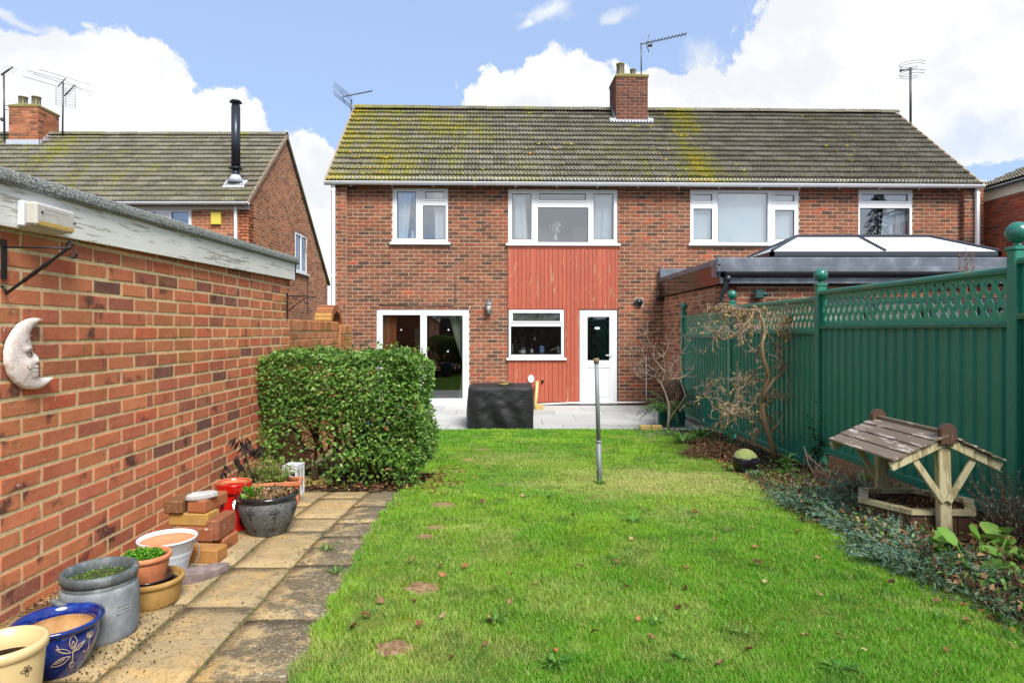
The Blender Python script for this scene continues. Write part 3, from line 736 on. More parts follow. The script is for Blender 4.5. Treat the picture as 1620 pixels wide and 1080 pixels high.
patio = thing('patio', 'pale grey slab patio along the house', None); patio['kind'] = 'structure'
mb = MB(); mb.box((-1.75, PATIO_Y, -1.60), (3.27, 12.9, -1.530)); mb.build('joint_bed', M['soil'], patio)
for r_, (y0, y1) in enumerate(((PATIO_Y, 10.15), (10.15, 10.75), (10.75, 11.35), (11.35, 11.95), (11.95, 12.76))):
    x = -1.75 - (r_ % 3) * .3
    while x < 3.27:
        x2 = x + .9; a, b = max(x, -1.75), min(x2, 3.27)
        if b - a > .05: slab(a, b, y0, y1, M['patio'], patio, 'patio_slab', random.uniform(0, .001), .0, 1, .0035)
        x = x2
for k in ('path', 'patio'):
    o = bpy.data.objects[k]
    if 'category' in o.keys(): del o['category']

# ------------------------------------------------------------------ generic building pieces
def tile_mesh(width, gauge, rolls, mat, amp=.028, key={}):
    kk = (width, gauge, rolls, mat.name)
    if kk in key: return key[kk]
    nx = rolls * 4; L = gauge + .07; th = .02; vs = []; fs = []
    for (z, lift) in ((0, .052), (L, .002)):
        for i in range(nx + 1):
            ph = (i / 4.0) % 1.0; h = amp * (math.sin(math.pi * min(1, ph / .62)) if ph < .62 else 0)
            vs.append((width * i / nx, -(h + lift), z))
    b = len(vs)
    for i in range(nx + 1): x, y, z = vs[i]; vs.append((x, y + th, z))
    c = len(vs)
    for i in range(nx):
        fs.append((i, i + 1, nx + 2 + i, nx + 1 + i)); fs.append((b + i, b + i + 1, i + 1, i))
    fs.append((0, nx + 1, b)); fs.append((nx, b + nx, 2 * nx + 1))
    me = bpy.data.meshes.new('roof_tile'); me.from_pydata(vs, [], fs); me.materials.append(mat); me.update()
    key[kk] = (me, np.array(vs), fs); return key[kk]
def lay_tiles(parent, fr, W_, Ls, mat, gauge=.235, width=.30, rolls=4, nparts=300, holes=(), off=.0, shear=None):
    me, arr, fs = tile_mesh(width, gauge, rolls, mat); nc = int(round(Ls / gauge)); nu = int(round(W_ / width)); width_s = W_ / nu / width; gs = Ls / nc
    items = []
    for i in range(nc):
        for j in range(nu):
            u, w_ = j * width * width_s, i * gs
            p = fr.p(u + width / 2, 0, w_ + gauge / 2)
            if any(h[0] < u + width / 2 < h[1] and h[2] < w_ + gauge / 2 < h[3] for h in holes): continue
            s_ = -fr.Nn.dot(p) / p.length ** 3 if in_view(p) else -1
            items.append((s_, u, w_))
    items.sort(key=lambda t: -t[0]); off_ = wloc(parent); eul = fr.rot.to_euler(); R = np.array(fr.rot); vs = []; f2 = []
    rr = random.Random(2)
    for q, (s_, u, w_) in enumerate(items):
        n_ = rr.uniform(0, .006); w2 = w_ + rr.uniform(-.006, .006)
        if q < nparts:
            o = bpy.data.objects.new('roof_tile', me); COL.objects.link(o); o.parent = parent
            o.location = fr.p(u, n_, w2) - off_; o.rotation_euler = eul; o.scale = (width_s, 1, 1)
        else:
            b = len(vs) * len(arr); vs.append((arr * np.array([width_s, 1, 1])) @ R.T + np.array(tuple(fr.p(u, n_, w2) - off_))); f2.extend([tuple(b + k for k in f) for f in fs])
    if vs:
        m2 = bpy.data.meshes.new('roof_tiling'); m2.from_pydata(np.concatenate(vs).tolist(), [], f2); m2.materials.append(mat); m2.update()
        o = bpy.data.objects.new('roof_tiling', m2); COL.objects.link(o); o.parent = parent; o['kind'] = 'stuff'
def ridge(parent, p0, p1, mat, L=.45, r=.135):
    p0, p1 = Vector(p0), Vector(p1); n = int((p1 - p0).length / L); d = (p1 - p0) / n; dn = d.normalized(); side = Vector((0, 0, 1)).cross(dn)
    for i in range(n):
        mb = MB(); vs = []; fs = []; K = 8; j = random.uniform(-.006, .006)
        for e in (0.005, .995):
            for rad in (r, r - .018):
                for k in range(K + 1):
                    a = math.pi * k / K; vs.append(p0 + d * (i + e) + side * math.cos(a) * rad + Vector((0, 0, math.sin(a) * rad * .8 + j)))
        m = K + 1
        for k in range(K):
            fs += [(k, k + 1, 2 * m + k + 1, 2 * m + k), (m + k, 3 * m + k, 3 * m + k + 1, m + k + 1), (k, m + k, m + k + 1, k + 1), (2 * m + k, 2 * m + k + 1, 3 * m + k + 1, 3 * m + k)]
        mb.add(vs, fs); mb.build('ridge_tile', mat, parent)
def gutter(parent, fr, u0, u1, w, n0, mat, name='gutter', r=.055, brackets=1.0, bmat=None):
    mb = MB(); K = 8
    for rad in (r, r - .006):
        vs = []; fs = []
        for u in (u0, u1):
            for k in range(K + 1): a = math.pi * k / K; vs.append(fr.p(u, n0 + math.cos(a) * rad, w - math.sin(a) * rad))
        for k in range(K): fs.append((k, k + 1, K + 2 + k, K + 1 + k))
        mb.add(vs, fs, True)
    fbox(mb, fr, u0, u1, n0 + r - .006, n0 + r + .006, w - .006, w + .008); fbox(mb, fr, u0, u1, n0 - r - .004, n0 - r + .006, w - .006, w + .008)
    for u in (u0, u1): 
        vs = [fr.p(u, n0 + math.cos(math.pi * k / K) * r, w - math.sin(math.pi * k / K) * r) for k in range(K + 1)]; mb.add(vs, [tuple(range(K + 1))])
    gt = mb.build(name, mat, parent)
    u = u0 + .5
    while u < u1:
        mb = MB(); pts = [fr.p(u, n0 + math.cos(math.pi * k / K) * (r + .004), w - math.sin(math.pi * k / K) * (r + .004)) for k in range(K + 1)]
        for k in range(K): 
            a, b = pts[k], pts[k + 1]; e = fr.U * .016; mb.quad(a - e, a + e, b + e, b - e)
        fbox(mb, fr, u - .014, u + .014, n0 - r - .02, n0 - r + .004, w - .075, w + .01)
        mb.build('gutter_bracket', bmat or mat, gt); u += brackets
    return gt
def downpipe(parent, fr, u, w0, w1, n, mat, width=.065, sq=True):
    mb = MB(); fbox(mb, fr, u - width / 2, u + width / 2, n - width / 2, n + width / 2, w0, w1, .006)
    for w_ in np.arange(w0 + .9, w1, 1.7): fbox(mb, fr, u - width * .62, u + width * .62, n - width * .6, n + width * .58, w_, w_ + .035)
    return mb.build('downpipe', mat, parent)
def ring_wall(mb, fr, r_, t, n0, n1):
    a, b, c, d = r_; grid_wall(mb, fr, a - t, b + t, c - t, d + t, [(a, b, c, d)], n0, n1)
def window(parent, fr, rect, panes, name='window', nf=-.015, glass='glass', sill=None, frame_mat='upvc', sash=.03, sash_which=None, label=None):
    a, b, c, d = rect; mb = MB(); grid_wall(mb, fr, a, b, c, d, panes, nf - .07, nf)
    wobj = bpy.data.objects.new(name, None); COL.objects.link(wobj); wobj.parent = parent; wobj.empty_display_size = .1
    if label: wobj['label'] = label
    mb.build('frame', M[frame_mat], wobj)
    for i, p_ in enumerate(panes):
        if sash_which is None or i in sash_which:
            mb = MB(); ring_wall(mb, fr, p_, sash, nf - .001, nf + .014); mb.build('sash', M[frame_mat], wobj)
        mb = MB(); a2, b2, c2, d2 = p_; e = .011
        grid_wall(mb, fr, a2 - .001, b2 + .001, c2 - .001, d2 + .001, [(a2 + e, b2 - e, c2 + e, d2 - e)], nf - .03, nf - .012); mb.build('gasket', M['gasket'], wobj)
        mb = MB(); P = fr.p; mb.quad(P(a2, nf - .022, c2), P(b2, nf - .022, c2), P(b2, nf - .022, d2), P(a2, nf - .022, d2)); mb.build('pane', M[glass], wobj)
    if sill:
        mb = MB(); fbox(mb, fr, sill[0], sill[1], nf - .03, .075, sill[2], sill[3], .006); mb.build('sill', M['sill_white'], wobj)
    return wobj
def curtain(parent, fr, u0a, u1a, u0b, u1b, w0, w1, n, mat, folds=7, amp=.025, name='curtain', seed=1):
    """(u0a,u1a) at the bottom, (u0b,u1b) at the top"""
    nx, nz = folds * 6, 10; vs = []; fs = []; r2 = random.Random(seed); ph = [r2.uniform(0, 6) for _ in range(3)]
    for j in range(nz + 1):
        t = j / nz; ua = u0a + (u0b - u0a) * t; ub = u1a + (u1b - u1a) * t
        for i in range(nx + 1):
            s_ = i / nx; vs.append(fr.p(ua + (ub - ua) * s_, n + amp * (math.sin(s_ * folds * 2 * math.pi + ph[0]) + .5 * math.sin(s_ * folds * 3.3 + ph[1] + t)), w0 + (w1 - w0) * t))
    for j in range(nz):
        for i in range(nx): q = j * (nx + 1) + i; fs.append((q, q + 1, q + nx + 2, q + nx + 1))
    mb = MB(); mb.add(vs, fs, True); return mb.build(name, mat, parent)

# ------------------------------------------------------------------ the pair of houses
AH = math.radians(1.4); H = Frame((0, 12.8, -1.52), (math.cos(AH), math.sin(AH), 0)); HN = H.Nn
def HU(px):
    k = (px - VX) / F; return k * 12.8 / (math.cos(AH) - k * math.sin(AH))
def HWt(py, u): return (HY - py) / F * (12.8 + u * math.sin(AH)) + 1.52
def HR(x0, x1, yt, yb):
    a, b = HU(x0), HU(x1); m = (a + b) / 2; return (a, b, HWt(yb, m), HWt(yt, m))
house = thing('brick_house', 'pair of brick semi-detached houses with lichened tiled roof and red boarded panel, behind the lawn', 'house', (3, 12.9, -1.52))
R1 = HR(621, 709, 298, 384); R2 = HR(804, 977, 300, 386); R3 = HR(1092, 1264, 301, 386); R4 = HR(1358, 1444, 301, 386)
RD = HR(596, 742, 489, 642); RK = HR(805, 892, 490, 566); RB = HR(917, 976, 490, 641)
clad = (HU(803), HU(978), .04, HWt(388, 1)); WT = HWt(295, 3)
UL, UR = HU(549), HU(1519); UL0, UR1 = HU(526), HU(1549)
win_holes = [R1, R2, R3, R4, RD, RK, RB]
mb = MB(); grid_wall(mb, H, UL0, UR1, -.1, WT + .15, win_holes, -.28, 0); mb.build('wall', M['mortar_pale'], house)
def under(h, e=.0): return (h[0] - e, h[1] + e, h[2] - e, h[3] + e)
sillx = lambda r: (r[0] - .05, r[1] + .05, r[2] - .05, r[2])
lay_bricks(house, H, UL, UR, .0, WT, M['brick_house'], holes=[R1, R2, R3, R4, RD, RB, clad, (HU(1004), HU(1018), HWt(486, 2.5), HWt(470, 2.5))] + [sillx(r) for r in (R1, R3, R4)], proud=.006, seed=1)
for (a, b) in ((UL0, UL), (UR, UR1)):
    mb = MB(); fbox(mb, H, a, b, .001, .115, -.1, WT + .1); mb.build('pier', M['mortar_pale'], house)
    Hp = Frame(H.p(0, .115, 0), H.U); lay_bricks(house, Hp, a, b, 0, WT, M['brick_house'], nparts=0, seed=2)
lay_bricks(house, Frame(H.p(UR, 0, 0), HN), .0, .112, 0, WT, M['brick_house'], nparts=0, seed=14)
# lintel course above cladding opening is hidden; boards
cl = bpy.data.objects.new('cladding', None); COL.objects.link(cl); cl.parent = house; cl['label'] = 'red painted tongue and groove boards with flaking paint'
mb = MB(); grid_wall(mb, H, clad[0], clad[1], clad[2], clad[3], [RK, RB], .001, .008); mb.build('board_backing', M['gasket'], cl)
u = clad[0] + .004; k = 0
while u < clad[1] - .01:
    bw = .083 if k % 5 else .12; u2 = min(u + bw, clad[1] - .003); rs = [(u + .0025, u2 - .0025, clad[2] + .03, clad[3] - .075)]
    for h in (under(RK, .012), under(RB, .012), (RK[0] - .06, RK[1] + .03, RK[2] - .05, RK[2])): rs = rect_minus_rows(rs, h)
    for (a, b, c, d) in rs:
        if b - a < .02: continue
        mb = MB(); fbox(mb, H, a, b, .008, .024 + random.uniform(0, .003), c, d, .003); mb.build('board', M['red_board'], cl)
    u = u2; k += 1
mb = MB(); fbox(mb, H, clad[0], clad[1], .009, .032, clad[3] - .07, clad[3] - .005, .003); mb.build('header_board', M['red_board'], cl)
mb = MB(); fbox(mb, H, clad[0] + .2, clad[1], .02, .04, .0, .035); mb.build('bottom_rail', M['gasket'], cl)
# windows
def sl(r, pad=.05, py=None): return (r[0] - pad, r[1] + pad, r[2] - .045, r[2] + .005)
w1 = window(house, H, R1, [HR(628, 658, 303, 377), HR(673, 702, 303, 315), HR(669, 705, 325, 379)], sill=sl(R1), sash_which=(0, 1))
curtain(w1, H, HU(629), HU(643), HU(629), HU(650), R1[2] + .05, R1[3] - .08, -.16, M['curtain_white'], 5)
curtain(w1, H, HU(688), HU(708), HU(686), HU(708), R1[2] + .03, R1[3] - .08, -.16, M['curtain_white'], 5, seed=4)
w2 = window(house, H, R2, [HR(810, 841, 306, 379), HR(853, 927, 306, 317), HR(851, 931, 328, 383), HR(939, 971, 306, 379)], sill=sl(R2), sash_which=(0, 1, 3))
curtain(w2, H, HU(812), HU(836), HU(812), HU(832), R2[2] + .06, R2[3] - .1, -.16, M['curtain_white'], 4, seed=5)
curtain(w2, H, HU(938), HU(971), HU(942), HU(971), R2[2] + .06, R2[3] - .1, -.16, M['curtain_white'], 5, seed=6)
w3 = window(house, H, R3, [HR(1097, 1127, 307, 318), HR(1097, 1127, 330, 379), HR(1136, 1215, 305, 383), HR(1226, 1257, 308, 319), HR(1226, 1257, 332, 379)], sill=sl(R3), sash_which=(0, 1, 3, 4))
mb = MB(); fbox(mb, H, R3[0] + .04, R3[1] - .04, -.13, -.12, R3[2] + .03, R3[3] - .04); mb.build('blind', M['blind_white'], w3)
w4 = window(house, H, R4, [HR(1363, 1437, 307, 318), HR(1361, 1440, 329, 380)], sill=sl(R4), sash_which=(0,))
curtain(w4, H, HU(1400), HU(1440), HU(1404), HU(1440), R4[2] + .03, R4[3] - .3, -.16, M['curtain_white'], 7, seed=8)
dw = window(house, H, RD, [HR(605, 665, 498, 631), HR(675, 732, 499, 630)], name='patio_door', glass='glass_low', sash=.03, sash_which=(1,), label='white sliding patio door')
mb = MB(); fbox(mb, H, RD[0] - .02, RD[1] + .02, -.06, .09, RD[2] - .045, RD[2], .005); mb.build('sill', M['sill_white'], dw)
mb = MB(); hu = HU(738.5); fbox(mb, H, hu - .012, hu + .012, .0, .035, .85, 1.15, .005); mb.build('handle', M['upvc'], dw)
curtain(dw, H, HU(604), HU(622), HU(604), HU(626), .1, RD[3] - .08, -.2, M['curtain_orange'], 4, .03, seed=3)
o_ = curtain(dw, H, HU(731), HU(736), HU(708), HU(736), .85, RD[3] - .08, -.2, M['curtain_cream'], 4, .03, seed=9)
curtain(dw, H, HU(725), HU(736), HU(731), HU(736), .12, .85, -.2, M['curtain_cream'], 3, .03, seed=10)
kw = window(house, H, RK, [HR(811, 886, 495, 508), HR(808, 888, 516, 561)], glass='glass_low', sill=(RK[0] - .05, RK[1] + .05, RK[2] - .045, RK[2]), sash_which=(0,), nf=.012)
mb = MB(); fbox(mb, H, RK[0] + .07, RK[1] - .07, -.12, -.11, RK[3] - .27, RK[3] - .03); mb.build('blind', M['curtain_cream'], kw)
bd = window(house, H, RB, [HR(929, 964, 501, 570)], name='back_door', glass='glass_low', sash=.0, sash_which=(), nf=.0, label='white half glazed back door')
mb = MB(); lf = HR(923, 970, 496, 636); ring_wall(mb, H, HR(929, 964, 501, 570), .0, 0, .001) if False else None
P1 = HR(929, 964, 501, 570); P2 = HR(929, 964, 581, 631)
grid_wall(mb, H, lf[0], lf[1], lf[2], lf[3], [P1, P2], .0, .022); mb.build('leaf', M['upvc'], bd)
mb = MB(); fbox(mb, H, P2[0] + .0, P2[1] - .0, -.002, .008, P2[2], P2[3]); fbox(mb, H, P2[0] + .035, P2[1] - .035, .008, .018, P2[2] + .04, P2[3] - .04, .006); mb.build('panel', M['upvc'], bd)
hx = HU(967); hw = HWt(562, hx); mb = MB(); fbox(mb, H, hx - .014, hx + .014, .022, .034, hw - .13, hw + .06, .004); fbox(mb, H, hx - .12, hx + .008, .05, .064, hw - .006, hw + .014, .005); fbox(mb, H, hx - .008, hx + .008, .03, .06, hw - .006, hw + .012); mb.build('handle', M['upvc'], bd)
mb = MB(); fbox(mb, H, RB[0] - .05, RB[1] + .06, -.05, .09, RB[2] - .05, RB[2], .005); mb.build('sill', M['sill_white'], bd)
c_ = H.p(HU(945), -.012, HWt(519, 2)); mb = MB(); mb.tube([c_, c_ + HN * .003], .034, 20); mb.build('sticker', M['teal'], bd)
mb = MB(); fbox(mb, H, HU(941), HU(949), -.0085, -.0075, HWt(520.5, 2), HWt(517.5, 2)); mb.build('sticker_band', M['upvc'], bd)
# interior shell: back, sides, floors, rooms
mb = MB(); dp = 5.0
fbox(mb, H, UL0, UR1, -dp - .25, -dp, -.1, WT + .1); fbox(mb, H, UL0, UL0 + .25, -dp, -.281, -.1, WT + .1); fbox(mb, H, UR1 - .25, UR1, -dp, -.281, -.1, WT + .1)
mb.build('rear_wall', M['mortar_pale'], house)
mb = MB(); fbox(mb, H, UL0 + .25, UR1 - .25, -dp, -.281, 2.32, 2.46); fbox(mb, H, UL0 + .25, UR1 - .25, -dp, -.281, 4.48, 4.52); fbox(mb, H, UL0 + .25, UR1 - .25, -dp, -.281, -.1, .03)
fbox(mb, H, -.35, -.25, -dp, -.281, .03, 2.32); fbox(mb, H, 3.1, 3.2, -dp, -.281, .03, 4.48); fbox(mb, H, -.5, -.4, -dp, -.281, 2.46, 4.48); mb.build('interior_wall', M['room'], house)
mb = MB(); fbox(mb, H, -.24, 3.09, -3.3, -3.2, .03, 2.3); fbox(mb, H, -.24, .1, -3.19, -1.0, .03, 2.0); fbox(mb, H, UL0 + .3, -.36, -4.2, -4.1, .03, 2.3); fbox(mb, H, 1.9, 3.0, -3.1, -2.6, .03, .9); mb.build('interior_furniture', M['room_dark'], house)
rr = random.Random(9); mbb, mbw = MB(), MB()
for i in range(22):
    for j in range(5):
        (mbb if rr.random() < .35 else mbw) and fbox(mbb if rr.random() < .35 else mbw, H, .12 + i * .13, .12 + i * .13 + .125, -3.199, -3.19, .95 + j * .13, .95 + j * .13 + .125)
mbb.build('black_wall_tiles', M['tile_black'], house); mbw.build('white_wall_tiles', M['tile_white'], house)
# roof
VE, WE, VR_, WR = -.22, 4.46, 2.45, 6.81
def slope(fr, u0, ve, we, vr, wr):
    p0 = fr.p(u0, -ve, we); d = (fr.p(u0, -vr, wr) - p0); return Frame(p0, fr.U, d.normalized()), d.length
RU0, RU1 = -3.49, 9.72
fs_, Ls = slope(H, RU0, VE, WE, VR_, WR)
CH0, CH1 = HU(975) , HU(1031)
chu0 = (977.8 - VX) / F * 14.85; chu1 = (1028.3 - VX) / F * 14.85
lay_tiles(house, fs_, RU1 - RU0, Ls, M['tile_main'], nparts=300)
mb = MB(); fbox(mb, fs_, .02, RU1 - RU0 - .02, -.06, -.012, -.02, Ls); mb.build('roof_underlay', M['gasket'], house)
pb = [H.p(RU0, -VR_, WR), H.p(RU1, -VR_, WR), H.p(RU1, -5.3, 4.3), H.p(RU0, -5.3, 4.3)]
mb = MB(); mb.add(pb + [p - Vector((0, 0, .08)) for p in pb], [(0, 1, 2, 3), (7, 6, 5, 4), (0, 4, 5, 1), (1, 5, 6, 2), (2, 6, 7, 3), (3, 7, 4, 0)]); mb.build('rear_roof_slope', M['tile_main'], house)
mb = MB()
for uu in (UL0, UR1 - .2):
    vs = [H.p(uu, -.1, WT), H.p(uu, -5.0, 4.3), H.p(uu, -VR_, WR - .1)]; vs += [v + H.U * .2 for v in vs]; mb.add(vs, [(0, 1, 2), (3, 5, 4), (0, 2, 5, 3), (2, 1, 4, 5), (1, 0, 3, 4)])
mb.build('gable_wall', M['mortar_pale'], house)
ridge(house, H.p(RU0, -VR_, WR + .01), H.p(RU1, -VR_, WR + .01), M['tile_main'])
mb = MB(); fbox(mb, fs_, -.045, .02, -.06, .035, -.02, Ls); fbox(mb, fs_, RU1 - RU0 - .02, RU1 - RU0 + .045, -.06, .035, -.02, Ls); mb.build('verge', M['mortar_grey'], house)
mb = MB(); fbox(mb, H, UL, UR, .02, .045, WT - .005, WT + .13, .004); fbox(mb, H, UL0 - .04, UR1 + .04, .0, .02, WT + .0, WT + .14); fbox(mb, H, UL0 - .04, UR1 + .04, -.0, .16, WT + .10, WT + .125); mb.build('fascia', M['cream_paint'], house)
gutter(house, H, RU0 - .03, RU1 + .03, WE + .0, .23, M['upvc'], brackets=.82)
downpipe(house, H, HU(531), .0, WE - .05, .17, M['upvc']); downpipe(house, H, HU(1536), .0, WE - .05, .17, M['upvc'])
# chimney
def chimney(parent, fr, u0, u1, n0, n1, w0, w1, mat, name='chimney'):
    mb = MB(); fbox(mb, fr, u0, u1, n0, n1, w0, w1); c = mb.build(name, M['mortar_grey'], parent)
    wd, dp_ = u1 - u0, n1 - n0
    faces = [Frame(fr.p(u0, n1, 0), fr.U), Frame(fr.p(u0, n0, 0), fr.Nn), Frame(fr.p(u1, n1, 0), -fr.Nn)]
    for i, (f_, ln) in enumerate(zip(faces, (wd, dp_, dp_))):
        if i == 1 and (f_.Nn.dot(f_.p(0, 0, 0)) > 0): continue
        if i == 2 and (f_.Nn.dot(f_.p(0, 0, 0)) > 0): continue
        lay_bricks(c, f_, 0, ln, w0, w1, mat, nparts=90, proud=.006, seed=i + 4)
    # cement haunching
    mb = MB(); P = fr.p; e = .0
    vs = [P(u0 - .02, n0 - .02, w1), P(u1 + .02, n0 - .02, w1), P(u1 + .02, n1 + .02, w1), P(u0 - .02, n1 + .02, w1)]; vs += [v + Vector((0, 0, .05)) for v in vs]
    vs += [P(u0 + wd * .18, n0 + dp_ * .2, w1 + .15), P(u1 - wd * .15, n0 + dp_ * .2, w1 + .13), P(u1 - wd * .15, n1 - dp_ * .2, w1 + .13), P(u0 + wd * .18, n1 - dp_ * .2, w1 + .15)]
    mb.add(vs, [(3, 2, 1, 0), (0, 1, 5, 4), (1, 2, 6, 5), (2, 3, 7, 6), (3, 0, 4, 7), (4, 5, 9, 8), (5, 6, 10, 9), (6, 7, 11, 10), (7, 4, 8, 11), (8, 9, 10, 11)]); mb.build('haunching', M['haunch'], c)
    return c
def chimney_pot(parent, c, r, h, slots=True):
    mb = MB(); mb.lathe(c, [(r * 1.05, 0), (r * 1.05, h * .12), (r * .92, h * .14), (r * .95, h * .9), (r * 1.08, h * .92), (r * 1.08, h), (r * .8, h), (r * .75, h * .3)], 20)
    po = mb.build('chimney_pot', M['clay_pot'], parent)
    if slots:
        mb = MB()
        for k in range(9):
            a = 2 * math.pi * k / 9; q = Vector((math.cos(a), math.sin(a), 0)); cc = Vector(c) + q * r * .95; t = Vector((-q.y, q.x, 0))
            mb.quad(cc - t * r * .13 + q * .006 + Vector((0, 0, h * .22)), cc + t * r * .13 + q * .006 + Vector((0, 0, h * .22)), cc + t * r * .13 + q * .006 + Vector((0, 0, h * .86)), cc - t * r * .13 + q * .006 + Vector((0, 0, h * .86)))
        mb.build('slot', M['gasket'], po)
ch = chimney(house, H, chu0, chu1, -2.72, -1.97, 5.9, (HY - 122) / F * 14.85 + 1.52, M['brick_chimney'])
cw = (HY - 122) / F * 14.85 + 1.52
chimney_pot(ch, H.p(chu0 + .17, -2.3, cw + .10), .095, .34); chimney_pot(ch, H.p(chu0 + .47, -2.3, cw + .10), .065, .21)
mb = MB(); fw = WE + (WR - WE) * ((2.02 + .22 - .0) / (VR_ - VE)) 
fbox(mb, H, chu0 - .05, chu1 + .05, -1.965, -1.94, fw - .22, fw + .03); fbox(mb, fs_, chu0 - RU0 - .14, chu1 - RU0 + .14, .05, .06, Ls * .80, Ls * .862)
for s_, uu in ((-1, chu0), (1, chu1)):
    for k in range(5): z = fw + .04 + k * .1; v = 1.98 + k * .11; fbox(mb, H, uu - .03 if s_ < 0 else uu + .007, uu - .007 if s_ < 0 else uu + .03, -v - .12, -v + .03, z - .13, z + .05)
mb.build('flashing', M['flashing'], ch)
r6 = random.Random(15); mb = MB(); uW = RU1 - RU0; c6 = 0
while c6 < 900:
    u_ = r6.uniform(.05, uW - .05); x_ = u_ + RU0; pr6 = .10 + .65 * max(0, min(1, (0.2 - x_) / 3.2)) + .85 * math.exp(-((x_ - 4.15) / .38) ** 2) + .3 * (x_ < -2.9)
    if x_ > 5.2: pr6 *= .35
    if mn_.noise(Vector((u_ * .8, c6 * 0.0 + r6.random() * .1, 3))) * .8 + pr6 < r6.random(): continue
    k6 = r6.randrange(15); gs6 = Ls / 15; w_6 = k6 * gs6 + (r6.uniform(-.005, .03) if r6.random() < .65 else r6.uniform(0, gs6)); c6 += 1; s_6 = r6.uniform(.010, .030)
    if chu0 - RU0 - .1 < u_ < chu1 - RU0 + .1 and w_6 > Ls * .78: continue
    base6 = fs_.p(u_, .058 - .045 * ((w_6 % gs6) / gs6), max(.0, w_6)); K6 = 6; vs = []
    for (rr6, hh6) in ((1, 0), (.75, .55)):
        for q6 in range(K6): a6 = 2 * math.pi * q6 / K6; f6 = s_6 * rr6 * r6.uniform(.75, 1.25); vs.append(base6 + fs_.U * math.cos(a6) * f6 * 1.3 + fs_.W * math.sin(a6) * f6 + fs_.Nn * hh6 * s_6 * .7)
    vs.append(base6 + fs_.Nn * s_6 * .5); mb.add(vs, [(q, (q + 1) % K6, K6 + (q + 1) % K6, K6 + q) for q in range(K6)] + [(K6 + q, K6 + (q + 1) % K6, 2 * K6) for q in range(K6)])
mb.build('moss_clumps', M['moss'], house, 'stuff')
# cable, vent, pipe
mb = MB(); pts = [H.p(HU(720), .018, HWt(y, -1)) for y in (432, 450, 470, 478, 481)] + [H.p(HU(716), .018, HWt(483.5, -1)), H.p(HU(700), .018, HWt(484, -1)), H.p(HU(600), .018, HWt(482, -1.5))]
mb.tube(pts, .007, 5); mb.build('cable', M['gasket'], house)
vc = H.p(HU(1010), .01, HWt(478, 2.8)); mb = MB(); mb.tube([vc, vc + HN * .05], .085, 24); mb.build('vent_collar', M['gasket'], house)
mb = MB(); mb.tube([vc + HN * .045, vc + HN * .07], [.06, .05], 24); mb.build('vent_cap', M['black_iron'], house)
mb = MB(); mb.tube([H.p(HU(848), .06, .035), H.p(HU(900), .06, .06), H.p(HU(1000), .06, .07), H.p(HU(1022), .06, .075)], .018, 8); mb.tube([H.p(HU(1022), .03, .02), H.p(HU(1022), .03, 1.02)], .012, 8); mb.build('waste_pipe', M['pipe_white'], house)

# ------------------------------------------------------------------ left neighbour
NX = -5.98; nh = thing('neighbour_house', 'left neighbouring brick house with mossy roof, dark flue and yellow alarm box', 'house', (-9, 15, -1.52))
NF = Frame((0, 14.9, -1.52), (1, 0, 0)); NG = Frame((NX, 14.9, -1.52), (0, 1, 0))
def NR(x0, x1, yt, yb, Y=14.9): return ((x0 - VX) / F * Y, (x1 - VX) / F * Y, (HY - yb) / F * Y + 1.52, (HY - yt) / F * Y + 1.52)
nw1 = NR(190, 303, 329, 400); wt2 = 4.42
mb = MB(); grid_wall(mb, NF, -20, NX, -.1, wt2 + .1, [nw1], -.28, 0); mb.build('wall', M['mortar_pale'], nh)
lay_bricks(nh, NF, -20, NX, 0, wt2, M['brick_neighbour'], holes=[nw1], nparts=60, seed=3)
def gtop(u):
    v = u + 14.9
    z = 2.99 + (5.36 - 2.99) * (v - 14.7) / 2.7 if v < 17.4 else 5.36 - (5.36 - 1.66) * (v - 17.4) / 4.2
    return z + 1.52 - .06
gw = (18.22 - 14.9, 19.35 - 14.9, (HY - 432) / F * 18.8 + 1.52, (HY - 370) / F * 18.8 + 1.52)
P = NG.p; mb = MB(); n0_, n1_ = -.25, 0
us_ = [0, 2.5, gw[0], gw[1], 6.6]; 
# gable as polygon strips around the window
def strip(a, b, lo, hi):
    la, lb = lo(a), lo(b); ha, hb = hi(a), hi(b)
    mb.add([P(a, n1_, la), P(b, n1_, lb), P(b, n1_, hb), P(a, n1_, ha), P(a, n0_, la), P(b, n0_, lb), P(b, n0_, hb), P(a, n0_, ha)], [(0, 1, 2, 3), (5, 4, 7, 6), (3, 2, 6, 7), (0, 4, 5, 1), (0, 3, 7, 4), (1, 5, 6, 2)])
z0 = lambda u: -.1
strip(0, 2.5, z0, gtop); strip(2.5, gw[0], z0, gtop); strip(gw[0], gw[1], z0, lambda u: gw[2]); strip(gw[0], gw[1], lambda u: gw[3], gtop); strip(gw[1], 6.6, z0, gtop)
mb.build('gable_wall', M['mortar_pale'], nh)
lay_bricks(nh, NG, 0, 6.6, 1.2, 7.0, M['brick_neighbour'], holes=[gw], top=gtop, nparts=240, seed=5, proud=.0022, j=.012, H=.063, L=.213, hidden=lambda p: (HY - p.z / p.y * F) > 500)
window(nh, NG, gw, [(gw[0] + .08, (gw[0] + gw[1]) / 2 - .04, gw[2] + .08, gw[3] - .08), ((gw[0] + gw[1]) / 2 + .04, gw[1] - .08, gw[2] + .08, gw[3] - .08)], sill=(gw[0] - .05, gw[1] + .05, gw[2] - .05, gw[2]))
window(nh, NF, nw1, [(nw1[0] + .08, NR(255, 0, 0, 0)[0] - .12, nw1[2] + .1, nw1[3] - .1), NR(271, 298, 335, 400)], sill=(nw1[0] - .05, nw1[1] + .05, nw1[2] - .05, nw1[2]))
ns, nl = slope(NF, -20, -.2, 4.50, 2.5, 6.88)
lay_tiles(nh, ns, 20 - 5.93, nl, M['tile_left'], nparts=300)
